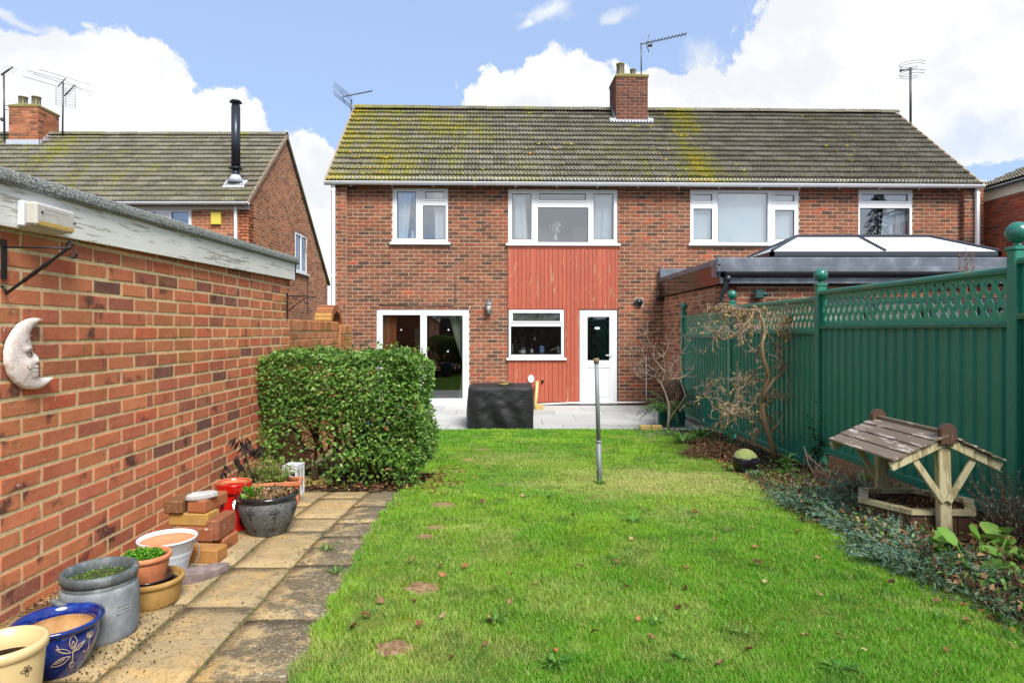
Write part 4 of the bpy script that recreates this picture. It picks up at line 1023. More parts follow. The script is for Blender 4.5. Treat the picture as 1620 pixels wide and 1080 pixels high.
mb = MB(); fbox(mb, ns, .0, 14.05, -.06, -.012, -.02, nl); mb.build('roof_underlay', M['gasket'], nh)
pb = [NF.p(-20, -2.5, 6.88), NF.p(-5.9, -2.5, 6.88), NF.p(-5.9, -6.75, 3.15), NF.p(-20, -6.75, 3.15)]
mb = MB(); mb.add(pb + [p - Vector((0, 0, .09)) for p in pb], [(0, 1, 2, 3), (7, 6, 5, 4), (0, 4, 5, 1), (1, 5, 6, 2), (2, 6, 7, 3), (3, 7, 4, 0)]); mb.build('rear_roof_slope', M['tile_left'], nh)
ridge(nh, (-20, 17.4, 5.36), (-5.92, 17.4, 5.36), M['tile_left'])
mb = MB(); fbox(mb, ns, 14.03, 14.09, -.06, .03, -.02, nl); mb.build('verge', M['mortar_grey'], nh)
mb = MB(); fbox(mb, NF, -20, NX + .02, .0, .03, wt2 - .05, wt2 + .1); mb.build('fascia', M['cream_paint'], nh)
mb = MB(); fbox(mb, NF, -20, NX, -6.7, -6.5, -.1, 3.1); fbox(mb, NF, -20, -19.8, -6.5, -.28, -.1, 4.4); fbox(mb, NF, -19.8, NX - .25, -6.5, -.28, 4.2, 4.25); fbox(mb, NF, -19.8, NX - .25, -6.5, -.28, 2.3, 2.4); mb.build('rear_wall', M['room'], nh)
gutter(nh, NF, -20, NX + .09, 4.50, .22, M['upvc'], brackets=.9); downpipe(nh, NF, (373 - VX) / F * 14.85, 0, 4.44, .05, M['upvc'])
r_ = NR(335, 351, 336, 356); mb = MB(); fbox(mb, NF, r_[0], r_[1], .0, .07, r_[2], r_[3], .012); o = mb.build('alarm_box', M['yellow_box'], nh)
nc_ = chimney(nh, Frame((0, 16.9, -1.52), (1, 0, 0)), -13.2, -12.42, -.8, 0, 6.2, 7.5, M['brick_neighbour'])
chimney_pot(nc_, (-13.08, 17.25, 6.10), .11, .27); chimney_pot(nc_, (-12.72, 17.25, 6.10), .11, .27)
mb = MB(); fbox(mb, Frame((0, 16.9, -1.52), (1, 0, 0)), -13.25, -12.38, .006, .03, 6.42, 6.62)
for k in range(5): z = 6.5 + k * .1; mb.box((-12.41, 16.86 + k * .11, z - 1.52 - .14), (-12.385, 17.0 + k * .11, z - 1.52 + .05))
mb.build('flashing', M['flashing'], nc_)
fl = A(373, 285, 15.35); mb = MB(); mb.tube([fl, fl + Vector((0, 0, .30))], .085, 20); mb.tube([fl + Vector((0, 0, .3)), fl + Vector((0, 0, 1.78))], .105, 20); mb.tube([fl + Vector((0, 0, .27)), fl + Vector((0, 0, .30))], .155, 20)
mb.tube([fl + Vector((0, 0, 1.78)), fl + Vector((0, 0, 1.86))], [.09, .07], 20); mb.tube([fl + Vector((0, 0, 1.88)), fl + Vector((0, 0, 1.93))], [.15, .11], 20)
for k in range(4): a = k * math.pi / 2 + .4; q = fl + Vector((math.cos(a) * .085, math.sin(a) * .085, 1.8)); mb.tube([q, q + Vector((0, 0, .1))], .008, 5)
flue = mb.build('flue_pipe', M['flue'], nh)
mb = MB(); mb.tube([fl + Vector((0, 0, -.06)), fl + Vector((0, 0, .12))], [.2, .1], 16); uf = (fl.x + 20); mb2w = .75; fbox(mb, ns, uf - .24, uf + .28, .05, .058, .62, .98); mb.build('flue_flashing', M['flashing'], nh)
# cable on the gable
mb = MB(); uc = 20.3 - 14.9; 
cx_ = 5980 / (VX - 486) - 14.9; mb.tube([NG.p(cx_, .012, 2.0), NG.p(cx_, .012, 3.6), NG.p(cx_ - .3, .012, 4.5)], .008, 4); mb.build('cable', M['gasket'], nh)

# ------------------------------------------------------------------ right neighbour
rn = thing('red_brick_house', 'red brick house at the far right edge with white gutter rising to the right', 'house', (11, 10, -1.52))
RW = Frame((10.12, 13.5, -1.52), (0, -1, 0)); mb = MB(); fbox(mb, RW, 0, 3.5, -.25, 0, -.1, 4.4); fbox(mb, RW, 0, .25, -6, -.25, -.1, 4.4); fbox(mb, RW, 3.25, 3.5, -6, -.25, -.1, 4.4); fbox(mb, RW, 0, 3.5, -6.25, -6, -.1, 4.4); mb.build('wall', M['mortar_grey'], rn)
lay_bricks(rn, RW, 0, 3.5, 1.8, 4.38, M['brick_red'], nparts=160, seed=6)
pr = math.radians(23); rs_ = Frame((9.95, 13.6, 2.92), (0, -1, 0), (math.cos(pr), 0, math.sin(pr)))
lay_tiles(rn, rs_, 3.6, 3.6, M['tile_right'], nparts=60); mb = MB(); fbox(mb, rs_, 0, 3.6, -.07, -.012, 0, 3.6); mb.build('roof_underlay', M['gasket'], rn)
mb = MB(); mb.add([(13.26, 13.6, 4.32), (13.26, 10, 4.32), (16.6, 10, 2.9), (16.6, 13.6, 2.9), (13.26, 13.6, 4.22), (13.26, 10, 4.22), (16.6, 10, 2.8), (16.6, 13.6, 2.8)], [(0, 1, 2, 3), (7, 6, 5, 4), (0, 4, 5, 1), (1, 5, 6, 2), (2, 6, 7, 3), (3, 7, 4, 0)])
mb.add([(10.1, 13.5, 2.85), (16.4, 13.5, 2.85), (13.26, 13.5, 4.2)], [(0, 1, 2)]); mb.add([(10.1, 10.02, 2.85), (16.4, 10.02, 2.85), (13.26, 10.02, 4.2)], [(0, 1, 2)]); mb.build('far_roof_slope', M['tile_right'], rn)
mb = MB(); fbox(mb, RW, -.02, 3.6, .0, .03, 4.22, 4.40); mb.build('fascia', M['cream_paint'], rn)
gutter(rn, RW, -.08, 3.6, 4.44, .1, M['upvc'], brackets=.8)

# ------------------------------------------------------------------ flat roofed extension
ex = thing('rear_extension', 'flat-roofed brick extension with grey fascia and roof lantern, behind the green fence', 'extension', (4, 9.5, -1.52))
EX, EY, EXR = 3.275, 9.5, 8.5
ES = Frame((EX, 12.86, -1.52), (0, -1, 0)); EF = Frame((EX, EY, -1.52), (1, 0, 0)); LE = 12.86 - EY
mb = MB(); fbox(mb, ES, 0, LE, -.25, 0, -.1, 2.2); mb.build('side_wall', M['mortar_pale'], ex)
lay_bricks(ex, ES, 0.01, LE, 0, 2.2, M['brick_extension'], nparts=230, seed=7)
dh = (1.4, 4.9, .1, 2.02); mb = MB(); grid_wall(mb, EF, .0, EXR - EX, -.1, 2.2, [dh], -.25, 0); mb.build('front_wall', M['mortar_pale'], ex)
lay_bricks(ex, EF, 0, EXR - EX, 0.0, 2.2, M['brick_house'], holes=[dh], nparts=60, seed=8)
gl = window(ex, EF, dh, [(dh[0] + .08 + i * .86, dh[0] + .80 + i * .86, .2, 1.94) for i in range(4)], name='folding_doors', glass='glass_low', frame_mat='anthracite')
mb = MB(); fbox(mb, EF, dh[0] + .1, dh[0] + .5, -.16, -.15, .2, 1.94); mb.build('blind', M['curtain_cream'], gl)
mb = MB(); mb.box((EXR - .2, EY + .25, -1.6), (EXR, 12.9, .7)); mb.box((EX + .25, 12.8, -1.6), (EXR - .2, 12.83, .7)); mb.build('inner_wall', M['room'], ex)
mb = MB(); mb.box((EX - .06, 9.36, .70), (EXR + .1, 12.86, .78)); mb.box((EX + .05, 9.45, .90), (EXR, 12.86, 1.0)); mb.build('roof_deck', M['lead'], ex)
mb = MB(); mb.bbox((EX - .085, 9.32, .69), (EX - .06, 12.86, .985), .002); mb.build('side_fascia', M['dark_fascia'], ex)
mb = MB(); mb.bbox((EX - .11, 9.40, .975), (EX - .02, 12.86, 1.065), .01); mb.bbox((EX - .10, 12.74, 1.06), (EX + .6, 12.86, 1.25), .01); mb.build('roof_edge_trim', M['lead'], ex)
mb = MB(); mb.bbox((EX - .10, 9.36, .95), (EXR + .1, 9.42, 1.085), .012); mb.bbox((EX - .115, 9.30, .862), (EXR + .1, 9.36, .952), .012); mb.box((EX - .115, 9.36, .80), (EX - .086, 9.55, .975)); mb.build('front_upstand', M['lead'], ex)
mb = MB(); mb.bbox((EX - .06, 9.37, .715), (EXR + .1, 9.40, .80), .003); mb.build('front_fascia', M['anthracite'], ex)
EG = Frame((EX, 9.32, 0), (1, 0, 0)); gutter(ex, EG, .0, EXR - EX, .855, .01, M['anthracite'], brackets=1.0)
mb = MB(); q = Vector((EX + .045, 9.31, .83)); mb.tube([q, q + Vector((0, 0, -.08)), q + Vector((-.03, .04, -.20)), q + Vector((-.06, .12, -.34)), q + Vector((-.06, .14, -.5)), q + Vector((-.06, .14, -2.3))], .034, 10); mb.tube([q + Vector((0, 0, -.02)), q + Vector((0, 0, -.1))], .043, 10); mb.build('downpipe', M['anthracite'], ex)
mb = MB(); q = ES.p(.06, .03, 2.17); mb.box(tuple(q + Vector((-.12, -.05, -.05))), tuple(q + Vector((.0, .05, .03)))); mb.build('gutter_end', M['black_iron'], ex)
# roof lantern
la = bpy.data.objects.new('roof_lantern', None); COL.objects.link(la); la.parent = ex
LX0, LX1, LY0, LY1, LZ0, LZ1 = 4.52, 8.32, 10.6, 11.7, 1.33, 1.652; RX0, RX1, RY = 5.19, 7.52, 11.15
mb = MB(); mb.bbox((LX0 + .02, LY0 + .02, .98), (LX1 - .02, LY1 - .02, LZ0 - .07), .01); mb.build('curb', M['lead'], la)
mb = MB()
for (a, b) in (((LX0, LY0), (LX1, LY0)), ((LX1, LY0), (LX1, LY1)), ((LX1, LY1), (LX0, LY1)), ((LX0, LY1), (LX0, LY0))):
    mb.box((min(a[0], b[0]) - .03, min(a[1], b[1]) - .03, LZ0 - .08), (max(a[0], b[0]) + .03, max(a[1], b[1]) + .03, LZ0 - .005))
mb.build('eaves_beam', M['anthracite'], la)
c00, c10, c11, c01 = Vector((LX0, LY0, LZ0)), Vector((LX1, LY0, LZ0)), Vector((LX1, LY1, LZ0)), Vector((LX0, LY1, LZ0)); r0, r1 = Vector((RX0, RY, LZ1)), Vector((RX1, RY, LZ1))
mid = Vector((6.1, LY0, LZ0)); midr = Vector((6.25, RY, LZ1)); mid2 = mid; midr = Vector((6.28, RY, LZ1)); mid = Vector((6.42, LY0, LZ0))
for vs in ([c00, mid, midr, r0], [mid, c10, r1, midr], [c01, c00, r0], [c10, c11, r1], [c11, c01, r0, r1]):
    mb = MB(); mb.add(vs, [tuple(range(len(vs)))]); dn = Vector((0, 0, -.03)); mb.add([v + dn for v in vs], [tuple(range(len(vs)))[::-1]]); mb.build('glazing_panel', M['lantern_glass'], la)
mb = MB()
for a, b in ((c00, r0), (c10, r1), (c11, r1), (c01, r0), (r0, r1), (mid, midr)): mb.tube([a + Vector((0, 0, .015)), b + Vector((0, 0, .015))], .026, 6, smooth=False)
mb.build('glazing_bars', M['anthracite'], la)
# flood light on extension
q = A(1198, 466, 9.45); mb = MB(); mb.bbox((q.x - .07, q.y - .12, q.z - .07), (q.x + .06, q.y, q.z + .07), .02); mb.tube([q + Vector((.05, -.06, 0)), q + Vector((.13, -.07, .0))], [.06, .02], 10)
meta(mb.build('flood_light', M['green_pot']), 'dark green flood light on extension wall under the gutter', 'light')

# ------------------------------------------------------------------ garage on the left
ga = thing('garage', 'red brick garage wall on the left with peeling white fascia and grey felt cap', 'garage', (WX, 3.5, -1.16))
GF = Frame((WX, 0, 0), (0, 1, 0)); GE = 5.83
mb = MB(); mb.box((WX - .22, -.5, -1.3), (WX, GE, .50)); mb.box((WX - 3.2, GE - .22, -1.3), (WX - .22, GE, .50)); mb.box((WX - 3.2, -.5, -1.3), (WX - 3.0, GE - .22, .50)); mb.box((WX - 3.0, -.5, -1.3), (WX - .22, -.3, .50)); mb.build('wall', M['mortar'], ga)
NC = 23; W0 = -1.245
lay_bricks(ga, GF, -.4, GE, W0, .50, M['brick_garage'], nparts=300, proud=.0035, depth=.02, j=.011, H=.064, off=.07, bats=((3.44, .055),), seed=9)
GEf = Frame((WX, GE, 0), (-1, 0, 0)); lay_bricks(ga, GEf, 0, 1.2, W0, .5, M['brick_garage'], nparts=0, seed=10)
TB = lambda y: .405 + .0185 * (y - 2.4)   # fascia bottom
TT = lambda y: .63 + .0165 * (y - 2.39)    # cap top
CB = lambda y: .565 + .0150 * (y - 2.39)   # cap bottom
def plank(mb, x0, x1, y0, y1, lo, hi, n=1):
    for i in range(n):
        a, b = y0 + (y1 - y0) * i / n, y0 + (y1 - y0) * (i + 1) / n
        mb.add([(x0, a, lo(a)), (x1, a, lo(a)), (x1, b, lo(b)), (x0, b, lo(b)), (x0, a, hi(a)), (x1, a, hi(a)), (x1, b, hi(b)), (x0, b, hi(b))], [(0, 3, 2, 1), (4, 5, 6, 7), (0, 1, 5, 4), (1, 2, 6, 5), (2, 3, 7, 6), (3, 0, 4, 7)])
yj = 1000 * 1.90 / (VX - 307)
for (a, b) in ((-.4, yj - .003), (yj + .003, GE + .06)):
    mb = MB(); plank(mb, WX + .012, WX + .04, a, b, TB, lambda y: CB(y) + .03); mb.build('fascia_board', M['fascia_peel'], ga)
mb = MB(); mb.add([(WX + .04, GE + .03, TB(GE)), (WX + .04, GE + .06, TB(GE)), (WX - 3.2, GE + .06, TB(GE) + .02), (WX - 3.2, GE + .03, TB(GE) + .02), (WX + .04, GE + .03, CB(GE) + .03), (WX + .04, GE + .06, CB(GE) + .03), (WX - 3.2, GE + .06, CB(GE) + .03), (WX - 3.2, GE + .03, CB(GE) + .03)], [(0, 1, 2, 3), (4, 7, 6, 5), (0, 4, 5, 1), (1, 5, 6, 2), (2, 6, 7, 3), (3, 7, 4, 0)]); mb.build('end_fascia_board', M['fascia_peel'], ga)
jy = [-.4] + [1000 * 1.885 / (VX - p) for p in (62, 195, 328, 411)] + [GE + .09]
jy = [-.4, 1.55] + [1000 * 1.885 / (VX - p) for p in (196, 326, 411)] + [GE + .09]
for a, b in zip(jy, jy[1:]):
    mb = MB(); K = 6
    prof = [(.055, lambda y: CB(y)), (.066, lambda y: CB(y) + .012), (.066, lambda y: TT(y) - .035), (.058, lambda y: TT(y) - .012), (.035, lambda y: TT(y)), (-.12, lambda y: TT(y) + .004), (-.20, lambda y: TT(y) - .03), (.045, lambda y: CB(y))]
    vs = []; 
    for y in (a + .002, b - .002):
        for (dx, fz) in prof: vs.append((WX + dx, y, fz(y)))
    n = len(prof); fs = [(k, (k + 1) % n, n + (k + 1) % n, n + k) for k in range(n)] + [tuple(range(n))[::-1], tuple(range(n, 2 * n))]
    mb.add(vs, fs); mb.build('felt_cap', M['felt'], ga)
mb = MB(); mb.add([(WX - 3.2, -.4, .56), (WX + .02, -.4, .56), (WX + .02, GE + .03, .60), (WX - 3.2, GE + .03, .60)], [(0, 1, 2, 3)]); mb.build('flat_roof', M['felt'], ga)

# ------------------------------------------------------------------ garden wall and arched gateway
gwall = thing('garden_wall', 'low yellowed brick garden wall running from garage corner towards the house', 'wall', (WX - .03, 7, -1.4))
for (y0, y1, zt, xo) in ((GE + .01, 7.67, .105, 0), (7.68, 8.25, .068, .02)):
    mb = MB(); mb.box((WX - .22, y0, -1.5), (WX - .03 + xo, y1, zt - .01)); mb.build('wall_core', M['mortar'], gwall)
    f_ = Frame((WX - .03 + xo, y0, 0), (0, 1, 0))
    lay_bricks(gwall, f_, 0, y1 - y0, zt - .112 - .075 * 18, zt - .118, M['brick_garden'], nparts=130, seed=11, proud=.008)
    lay_bricks(gwall, f_, 0, y1 - y0, zt - .107, zt, M['brick_garden'], L=.067, H=.107, j=.009, nparts=40, seed=12, proud=.014, depth=.05)
    mb = MB(); mb.box((WX - .23, y0, zt - .012), (WX - .032 + xo, y1, zt + .003)); mb.build('coping', M['brick_garden'], gwall)
    f2 = Frame((WX - .22, y1, 0), (1, 0, 0))
    f3 = Frame((WX - .22, y0, 0), (1, 0, 0))
    if xo: lay_bricks(gwall, f3, .19, .21 + .0, -1.4, zt, M['brick_garden'], nparts=0, seed=13)
ar = thing('brick_gateway', 'round-topped brick gateway with olive gate behind the garden wall', 'gateway', (-2.9, 10.8, -1.5))
AX0, AX1, AYc, ARad, AZs = -3.12, -2.84, 10.85, .42, .02
mb = MB(); mb.box((AX0, AYc - ARad - .02, -1.52), (AX1, AYc - ARad + .10, AZs)); mb.box((AX0, AYc + ARad - .10, -1.52), (AX1, AYc + ARad + .02, AZs)); mb.build('jamb', M['brick_garden'], ar)
n = 17
for k in range(n):
    a0, a1 = math.pi * k / n + .012, math.pi * (k + 1) / n - .012; ri, ro = ARad - .11, ARad; vs = []
    for x in (AX0, AX1):
        for (r_, a) in ((ri, a0), (ro, a0), (ro, a1), (ri, a1)): vs.append((x, AYc + math.cos(a) * r_, AZs + math.sin(a) * r_))
    mb = MB(); mb.add(vs, [(0, 1, 2, 3), (7, 6, 5, 4), (0, 4, 5, 1), (1, 5, 6, 2), (2, 6, 7, 3), (3, 7, 4, 0)]); mb.build('arch_brick', M['brick_loose'], ar)
mb = MB(); K = 20; vs = [(AX0 + .1, AYc - ARad + .1, -1.5), (AX0 + .1, AYc + ARad - .1, -1.5)] + [(AX0 + .1, AYc + math.cos(math.pi * k / K) * (ARad - .10), AZs + math.sin(math.pi * k / K) * (ARad - .10)) for k in range(K + 1)]
vs += [(x + .03, y, z) for (x, y, z) in vs]; m = K + 3; mb.add(vs, [tuple(range(m)), tuple(range(m, 2 * m))[::-1]]); mb.build('gate', M['olive_door'], ar)
# ------------------------------------------------------------------ green steel fence
fe = thing('fence', 'green corrugated steel fence with lattice top and ball finials along the right side', 'fence', (3.09, 5, -1.4))
FX = 3.09; posts = [1.44, 3.79, 6.14, 8.51, 10.77]; ftop = [.44, .392, .335, .268]     # rail top for each bay
for i, y in enumerate(posts):
    zt = ftop[min(i, 3)] if i == 0 else ftop[i - 1]
    mb = MB(); mb.bbox((FX - .045, y - .036, g(y) - .1), (FX + .045, y + .036, zt + .045), .008); mb.bbox((FX - .052, y - .043, zt + .04), (FX + .052, y + .043, zt + .062), .006)
    po = mb.build('post', M['fence'], fe)
    mb = MB(); mb.tube([(FX, y, zt + .06), (FX, y, zt + .075), (FX, y, zt + .10)], [.034, .02, .024], 16); mb.sphere((FX, y, zt + .148), .064, 28, 18); mb.build('ball_finial', M['ball'], po)
    for z in (zt - .08, zt - .42, zt - .9): mb = MB(); mb.sphere((FX - .046, y, z), .006, 8, 5); mb.build('rivet', M['galv'], po)
FF = Frame((FX, 0, 0), (0, -1, 0))
for i in range(4):
    y0, y1 = posts[i] + .036, posts[i + 1] - .036; zt = ftop[i]; lat = .285; zb = max(g(y0), g(y1)) + .03; zm = zt - .05 - lat
    mb = MB(); prof = [(-.038, 0), (-.038, .018), (-.03, .034), (-.012, .044), (.012, .044), (.03, .034), (.038, .018), (.038, 0)]
    vs = [(FX + dx, y, zt - .044 + dz) for y in (y0, y1) for (dx, dz) in prof]; n = len(prof)
    mb.add(vs, [(k, (k + 1) % n, n + (k + 1) % n, n + k) for k in range(n)], False); mb.build('top_rail', M['fence_rail'], fe)
    mb = MB(); prof = [(-.036, 0), (-.036, .022), (-.022, .036), (.022, .036), (.036, .022), (.036, 0)]
    n = len(prof); vs = [(FX + dx, y, zm - .036 + dz) for y in (y0, y1) for (dx, dz) in prof]; mb.add(vs, [(k, (k + 1) % n, n + (k + 1) % n, n + k) for k in range(n)]); mb.build('middle_rail', M['fence_rail'], fe)
    mb = MB(); mb.bbox((FX - .03, y0, zb - .02), (FX + .03, y1, zb + .04), .005); mb.build('bottom_rail', M['fence'], fe)
    # lattice: two layers of crossing strips clipped to the opening
    L_ = y1 - y0; hh = zt - .044 - zm; mb = MB(); pitch = .092; nS = int(L_ / pitch) + 4; run = hh * .62
    for layer, sg in ((0, 1), (1, -1)):
        for k in range(-3, nS):
            c = y0 + k * pitch; wdt = .026; a0, a1 = (c, c + sg * run) if sg > 0 else (c + run, c)
            yy0, yy1 = a0, a1; zz0, zz1 = zm, zm + hh
            def clip(y_a, z_a, y_b, z_b):
                pts = []
                for (ya, za, yb, zb_) in ((y_a, z_a, y_b, z_b),):
                    t0, t1 = 0, 1; d = yb - ya
                    if abs(d) > 1e-9:
                        ta, tb = (y0 - ya) / d, (y1 - ya) / d; t0, t1 = max(0, min(ta, tb)), min(1, max(ta, tb))
                    if t1 - t0 < .03: return None
                    return (ya + d * t0, za + (zb_ - za) * t0, ya + d * t1, za + (zb_ - za) * t1)
            q = clip(yy0, zz0, yy1, zz1)
            if not q: continue
            h_ = wdt * .8; x0 = FX - .006 + layer * .004
            A0, B0, A1, B1 = (q[0] - h_, q[1]), (q[0] + h_, q[1]), (q[2] - h_, q[3]), (q[2] + h_, q[3])
            vs = [(x0, *A0), (x0, *B0), (x0, *B1), (x0, *A1), (x0 + .003, *A0), (x0 + .003, *B0), (x0 + .003, *B1), (x0 + .003, *A1)]
            mb.add(vs, [(0, 3, 2, 1), (4, 5, 6, 7), (0, 1, 5, 4), (1, 2, 6, 5), (2, 3, 7, 6), (3, 0, 4, 7)])
    mb.box((FX - .007, y0, zm - .0), (FX + .006, y1, zm + .028)); mb.box((FX - .007, y0, zm + hh - .018), (FX + .006, y1, zm + hh)); mb.box((FX - .0075, y0, zm), (FX + .0065, y0 + .03, zm + hh)); mb.box((FX - .0075, y1 - .03, zm), (FX + .0065, y1, zm + hh))
    o = mb.build('lattice', M['lattice'], fe); o['kind'] = 'stuff'
    # corrugated sheet
    per = .1175; npd = int(round(L_ / per)); per = L_ / npd; pr_ = [(0, 0), (.50, 0), (.58, 1), (.70, 1.18), (.74, 1.18), (.92, .15)]
    line = []
    for k in range(npd):
        for (t, h) in pr_: line.append((y0 + (k + t) * per, FX - .009 - h * .015 + .009))
    line.append((y1, FX)); vs = []; 
    for (y, x) in line: vs += [(x, y, zb), (x, y, zm - .03)]
    fs = [(2 * k, 2 * k + 2, 2 * k + 3, 2 * k + 1) for k in range(len(line) - 1)]
    mb = MB(); mb.add(vs, fs); mb.build('corrugated_sheet', M['fence'], fe)

# ------------------------------------------------------------------ hedge
def leaves_in(mb, pts, size, normal_fn=None, spread=1.0, rnd=random, fold=.2, droop=.25, asp=.5):
    for p in pts:
        n_ = normal_fn(p) if normal_fn else Vector((0, 0, 1))
        d = Vector((rnd.gauss(0, 1), rnd.gauss(0, 1), rnd.gauss(0, .8))) * spread + n_ * .9
        up = n_ + Vector((rnd.gauss(0, .5), rnd.gauss(0, .5), rnd.gauss(0, .5) + .5)); s_ = size * rnd.uniform(.65, 1.25)
        mb.leaf(p, d, up, s_, s_ * asp, fold, droop)
hd = thing('hedge', 'clipped broadleaf hedge standing across the left of the lawn against the garage wall', 'hedge', (-1.25, 5.5, g(5.4)))
rh = random.Random(21); hx0, hx1, hy0, hy1 = WX + .01, -.665, 5.02, 5.78; htop = -.185; hbot = g(5.4) + .02
def bump2(a, b): return .035 * math.sin(a * 7 + 1) + .03 * math.sin(b * 9 + a * 3) + .02 * math.sin(a * 17 + b * 5)
mbh = MB(); cnt = 0
def accept(p):
    # sparse lower left: wall and trunks show through
    fx = (p.x - hx0) / (hx1 - hx0); fz = (p.z - hbot) / (htop - hbot)
    dens = 1.0
    if fz < .55 and fx < .62: dens = .13 + .9 * max(0, (fx - .38) / .24) ** 1 * .6 + max(0, (fz - .40)) * 4.0
    if fx < .13 and fz < .55: dens = max(dens, .65)
    if fz < .2: dens = min(dens, .22 + max(0, fx - .75) * 2)
    if fz < .07: dens *= .5
    return rh.random() < dens
P_ = []
while len(P_) < 14500:
    u, v = rh.random(), rh.random(); f = rh.random(); dd = abs(rh.gauss(0, .055)); 
    if f < .58:   # front
        x = hx0 + (hx1 - hx0) * u; z = hbot + (htop - hbot) * v; n_ = Vector((0, -1, .15)); y = hy0 + bump2(x, z) + dd + .05 * (1 - v) + (.05 if v > .9 else 0)
        bulge = .07 * math.sin(v * 3.1); z -= .09 * max(0, (u - .88) / .12) ** 2 * (v > .7) + .05 * max(0, (.1 - u) / .1) ** 2 * (v > .7); p = Vector((x, y - bulge * .5, z))
    elif f < .78:  # top
        x = hx0 + (hx1 - hx0) * u; y = hy0 + (hy1 - hy0) * v; p = Vector((x, y, htop + bump2(x, y) * .5 - dd * .8 - (.03 if v < .1 else 0) - .09 * max(0, (u - .88) / .12) ** 2 - .05 * max(0, (.1 - u) / .1) ** 2)); n_ = Vector((0, -.2, 1))
    else:          # right end
        y = hy0 + (hy1 - hy0) * u; z = hbot + (htop - hbot) * v; p = Vector((hx1 + .06 * math.sin(v * 3) - .03 + bump2(y, z) - dd - (.06 if v < .12 else 0) - .10 * max(0, (v - .86) / .14) ** 2, y, z)); n_ = Vector((1, -.3, .2))
    if p.x < hx0 + .01: continue
    if not accept(p): continue
    P_.append(1); leaves_in(mbh, [p], .036, lambda q: n_, .8, rh, asp=.6)
for _ in range(7000):
    p = Vector((hx0 + (hx1 - .06 - hx0) * rh.random() ** .7, rh.uniform(hy0 + .1, hy1 - .05), rh.uniform(hbot + .25, htop - .05)))
    if accept(p) and accept(p): leaves_in(mbh, [p], .040, None, 1, rh, asp=.6)
for _ in range(70):  # stray shoots
    x, y = rh.uniform(hx0 + .1, hx1), rh.uniform(hy0, hy1); b = Vector((x, y, htop - .03)); h = rh.uniform(.03, .10); d = Vector((rh.gauss(0, .02), rh.gauss(0, .02), h))
    for k in range(5): leaves_in(mbh, [b + d * (k / 4)], .036, None, .7, rh)
mbh.build('foliage', M['hedge_leaf'], hd, 'stuff')
mb = MB()
for cx in (-1.52, -1.40, -1.36, -1.0, -.93, -1.22, -.86):
    b = Vector((cx - .05, 5.36, g(5.42) - .02))
    for s_ in range(rh.choice((2, 3))):
        pts = [b + Vector((rh.gauss(0, .02), rh.gauss(0, .02), 0))]; d = Vector((rh.gauss(0, .25), rh.gauss(0, .2), 1)).normalized()
        for k in range(7): d = (d + Vector((rh.gauss(0, .12), rh.gauss(0, .12), 0))).normalized(); pts.append(pts[-1] + d * .14)
        mb.tube(pts, [.020 - .0023 * k for k in range(8)], 6)
        for k in (2, 3, 4, 5):
            for _ in range(3):
                q = [pts[k]]; dd = Vector((rh.gauss(0, 1), rh.gauss(0, .8), .7)).normalized()
                for _k in range(4): dd = (dd + Vector((rh.gauss(0, .3), rh.gauss(0, .3), .1))).normalized(); q.append(q[-1] + dd * .07)
                mb.tube(q, [.007, .006, .004, .003, .002], 4)
mb.build('stems', M['bark'], hd, 'stuff')

def litter(name, label, mat, n, region, size, seed, dz=.01, thick=.02, parent=None, cat='leaf litter'):
    r2 = random.Random(seed); mb = MB(); c = 0
    while c < n:
        p = region(r2)
        if p is None: continue
        c += 1; d = Vector((r2.gauss(0, 1), r2.gauss(0, 1), r2.gauss(0, .25))); s_ = size * r2.uniform(.5, 1.3)
        mb.leaf(p + Vector((0, 0, dz + r2.uniform(0, thick))), d, (r2.gauss(0, .3), r2.gauss(0, .3), 1), s_, s_ * r2.uniform(.35, .7), r2.uniform(-.3, .4), r2.uniform(-.3, .5))
    o = mb.build(name, mat, parent); meta(o, label, cat, kind='stuff'); return o
litter('leaf_litter', 'brown leaf litter under the clipped hedge', M['litter'], 900, lambda r: Vector((r.uniform(-1.7, -.5), (yy := r.uniform(4.86, 5.8)), g(yy))), .035, 1)
litter('leaf_litter', 'brown leaf litter and debris over the flower bed by the fence', M['litter'], 3600, lambda r: (lambda yy: Vector((xr(yy) - .06 + abs(r.gauss(0, .35)), yy, g(yy))))(r.uniform(2.4, 9.3)), .036, 2)
litter('leaf_litter', 'loose brown leaves spilling over the lawn corner beside the hedge', M['litter'], 230, lambda r: Vector((-.62 + abs(r.gauss(0, .16)), (yy := r.uniform(4.5, 6.3)), g(yy) + .02)), .03, 3)

def tw(mb, p, d, L, r, rr_, wig=.3, seg=6, up=.0, sides=4, tip=.4):
    pts = [Vector(p)]; d = Vector(d).normalized()
    for k in range(seg):
        d = (d + Vector((rr_.gauss(0, wig), rr_.gauss(0, wig), rr_.gauss(0, wig) + up))).normalized(); pts.append(pts[-1] + d * L / seg)
    mb.tube(pts, [r * (1 - (1 - tip) * k / seg) for k in range(seg + 1)], sides, cap=False); return pts
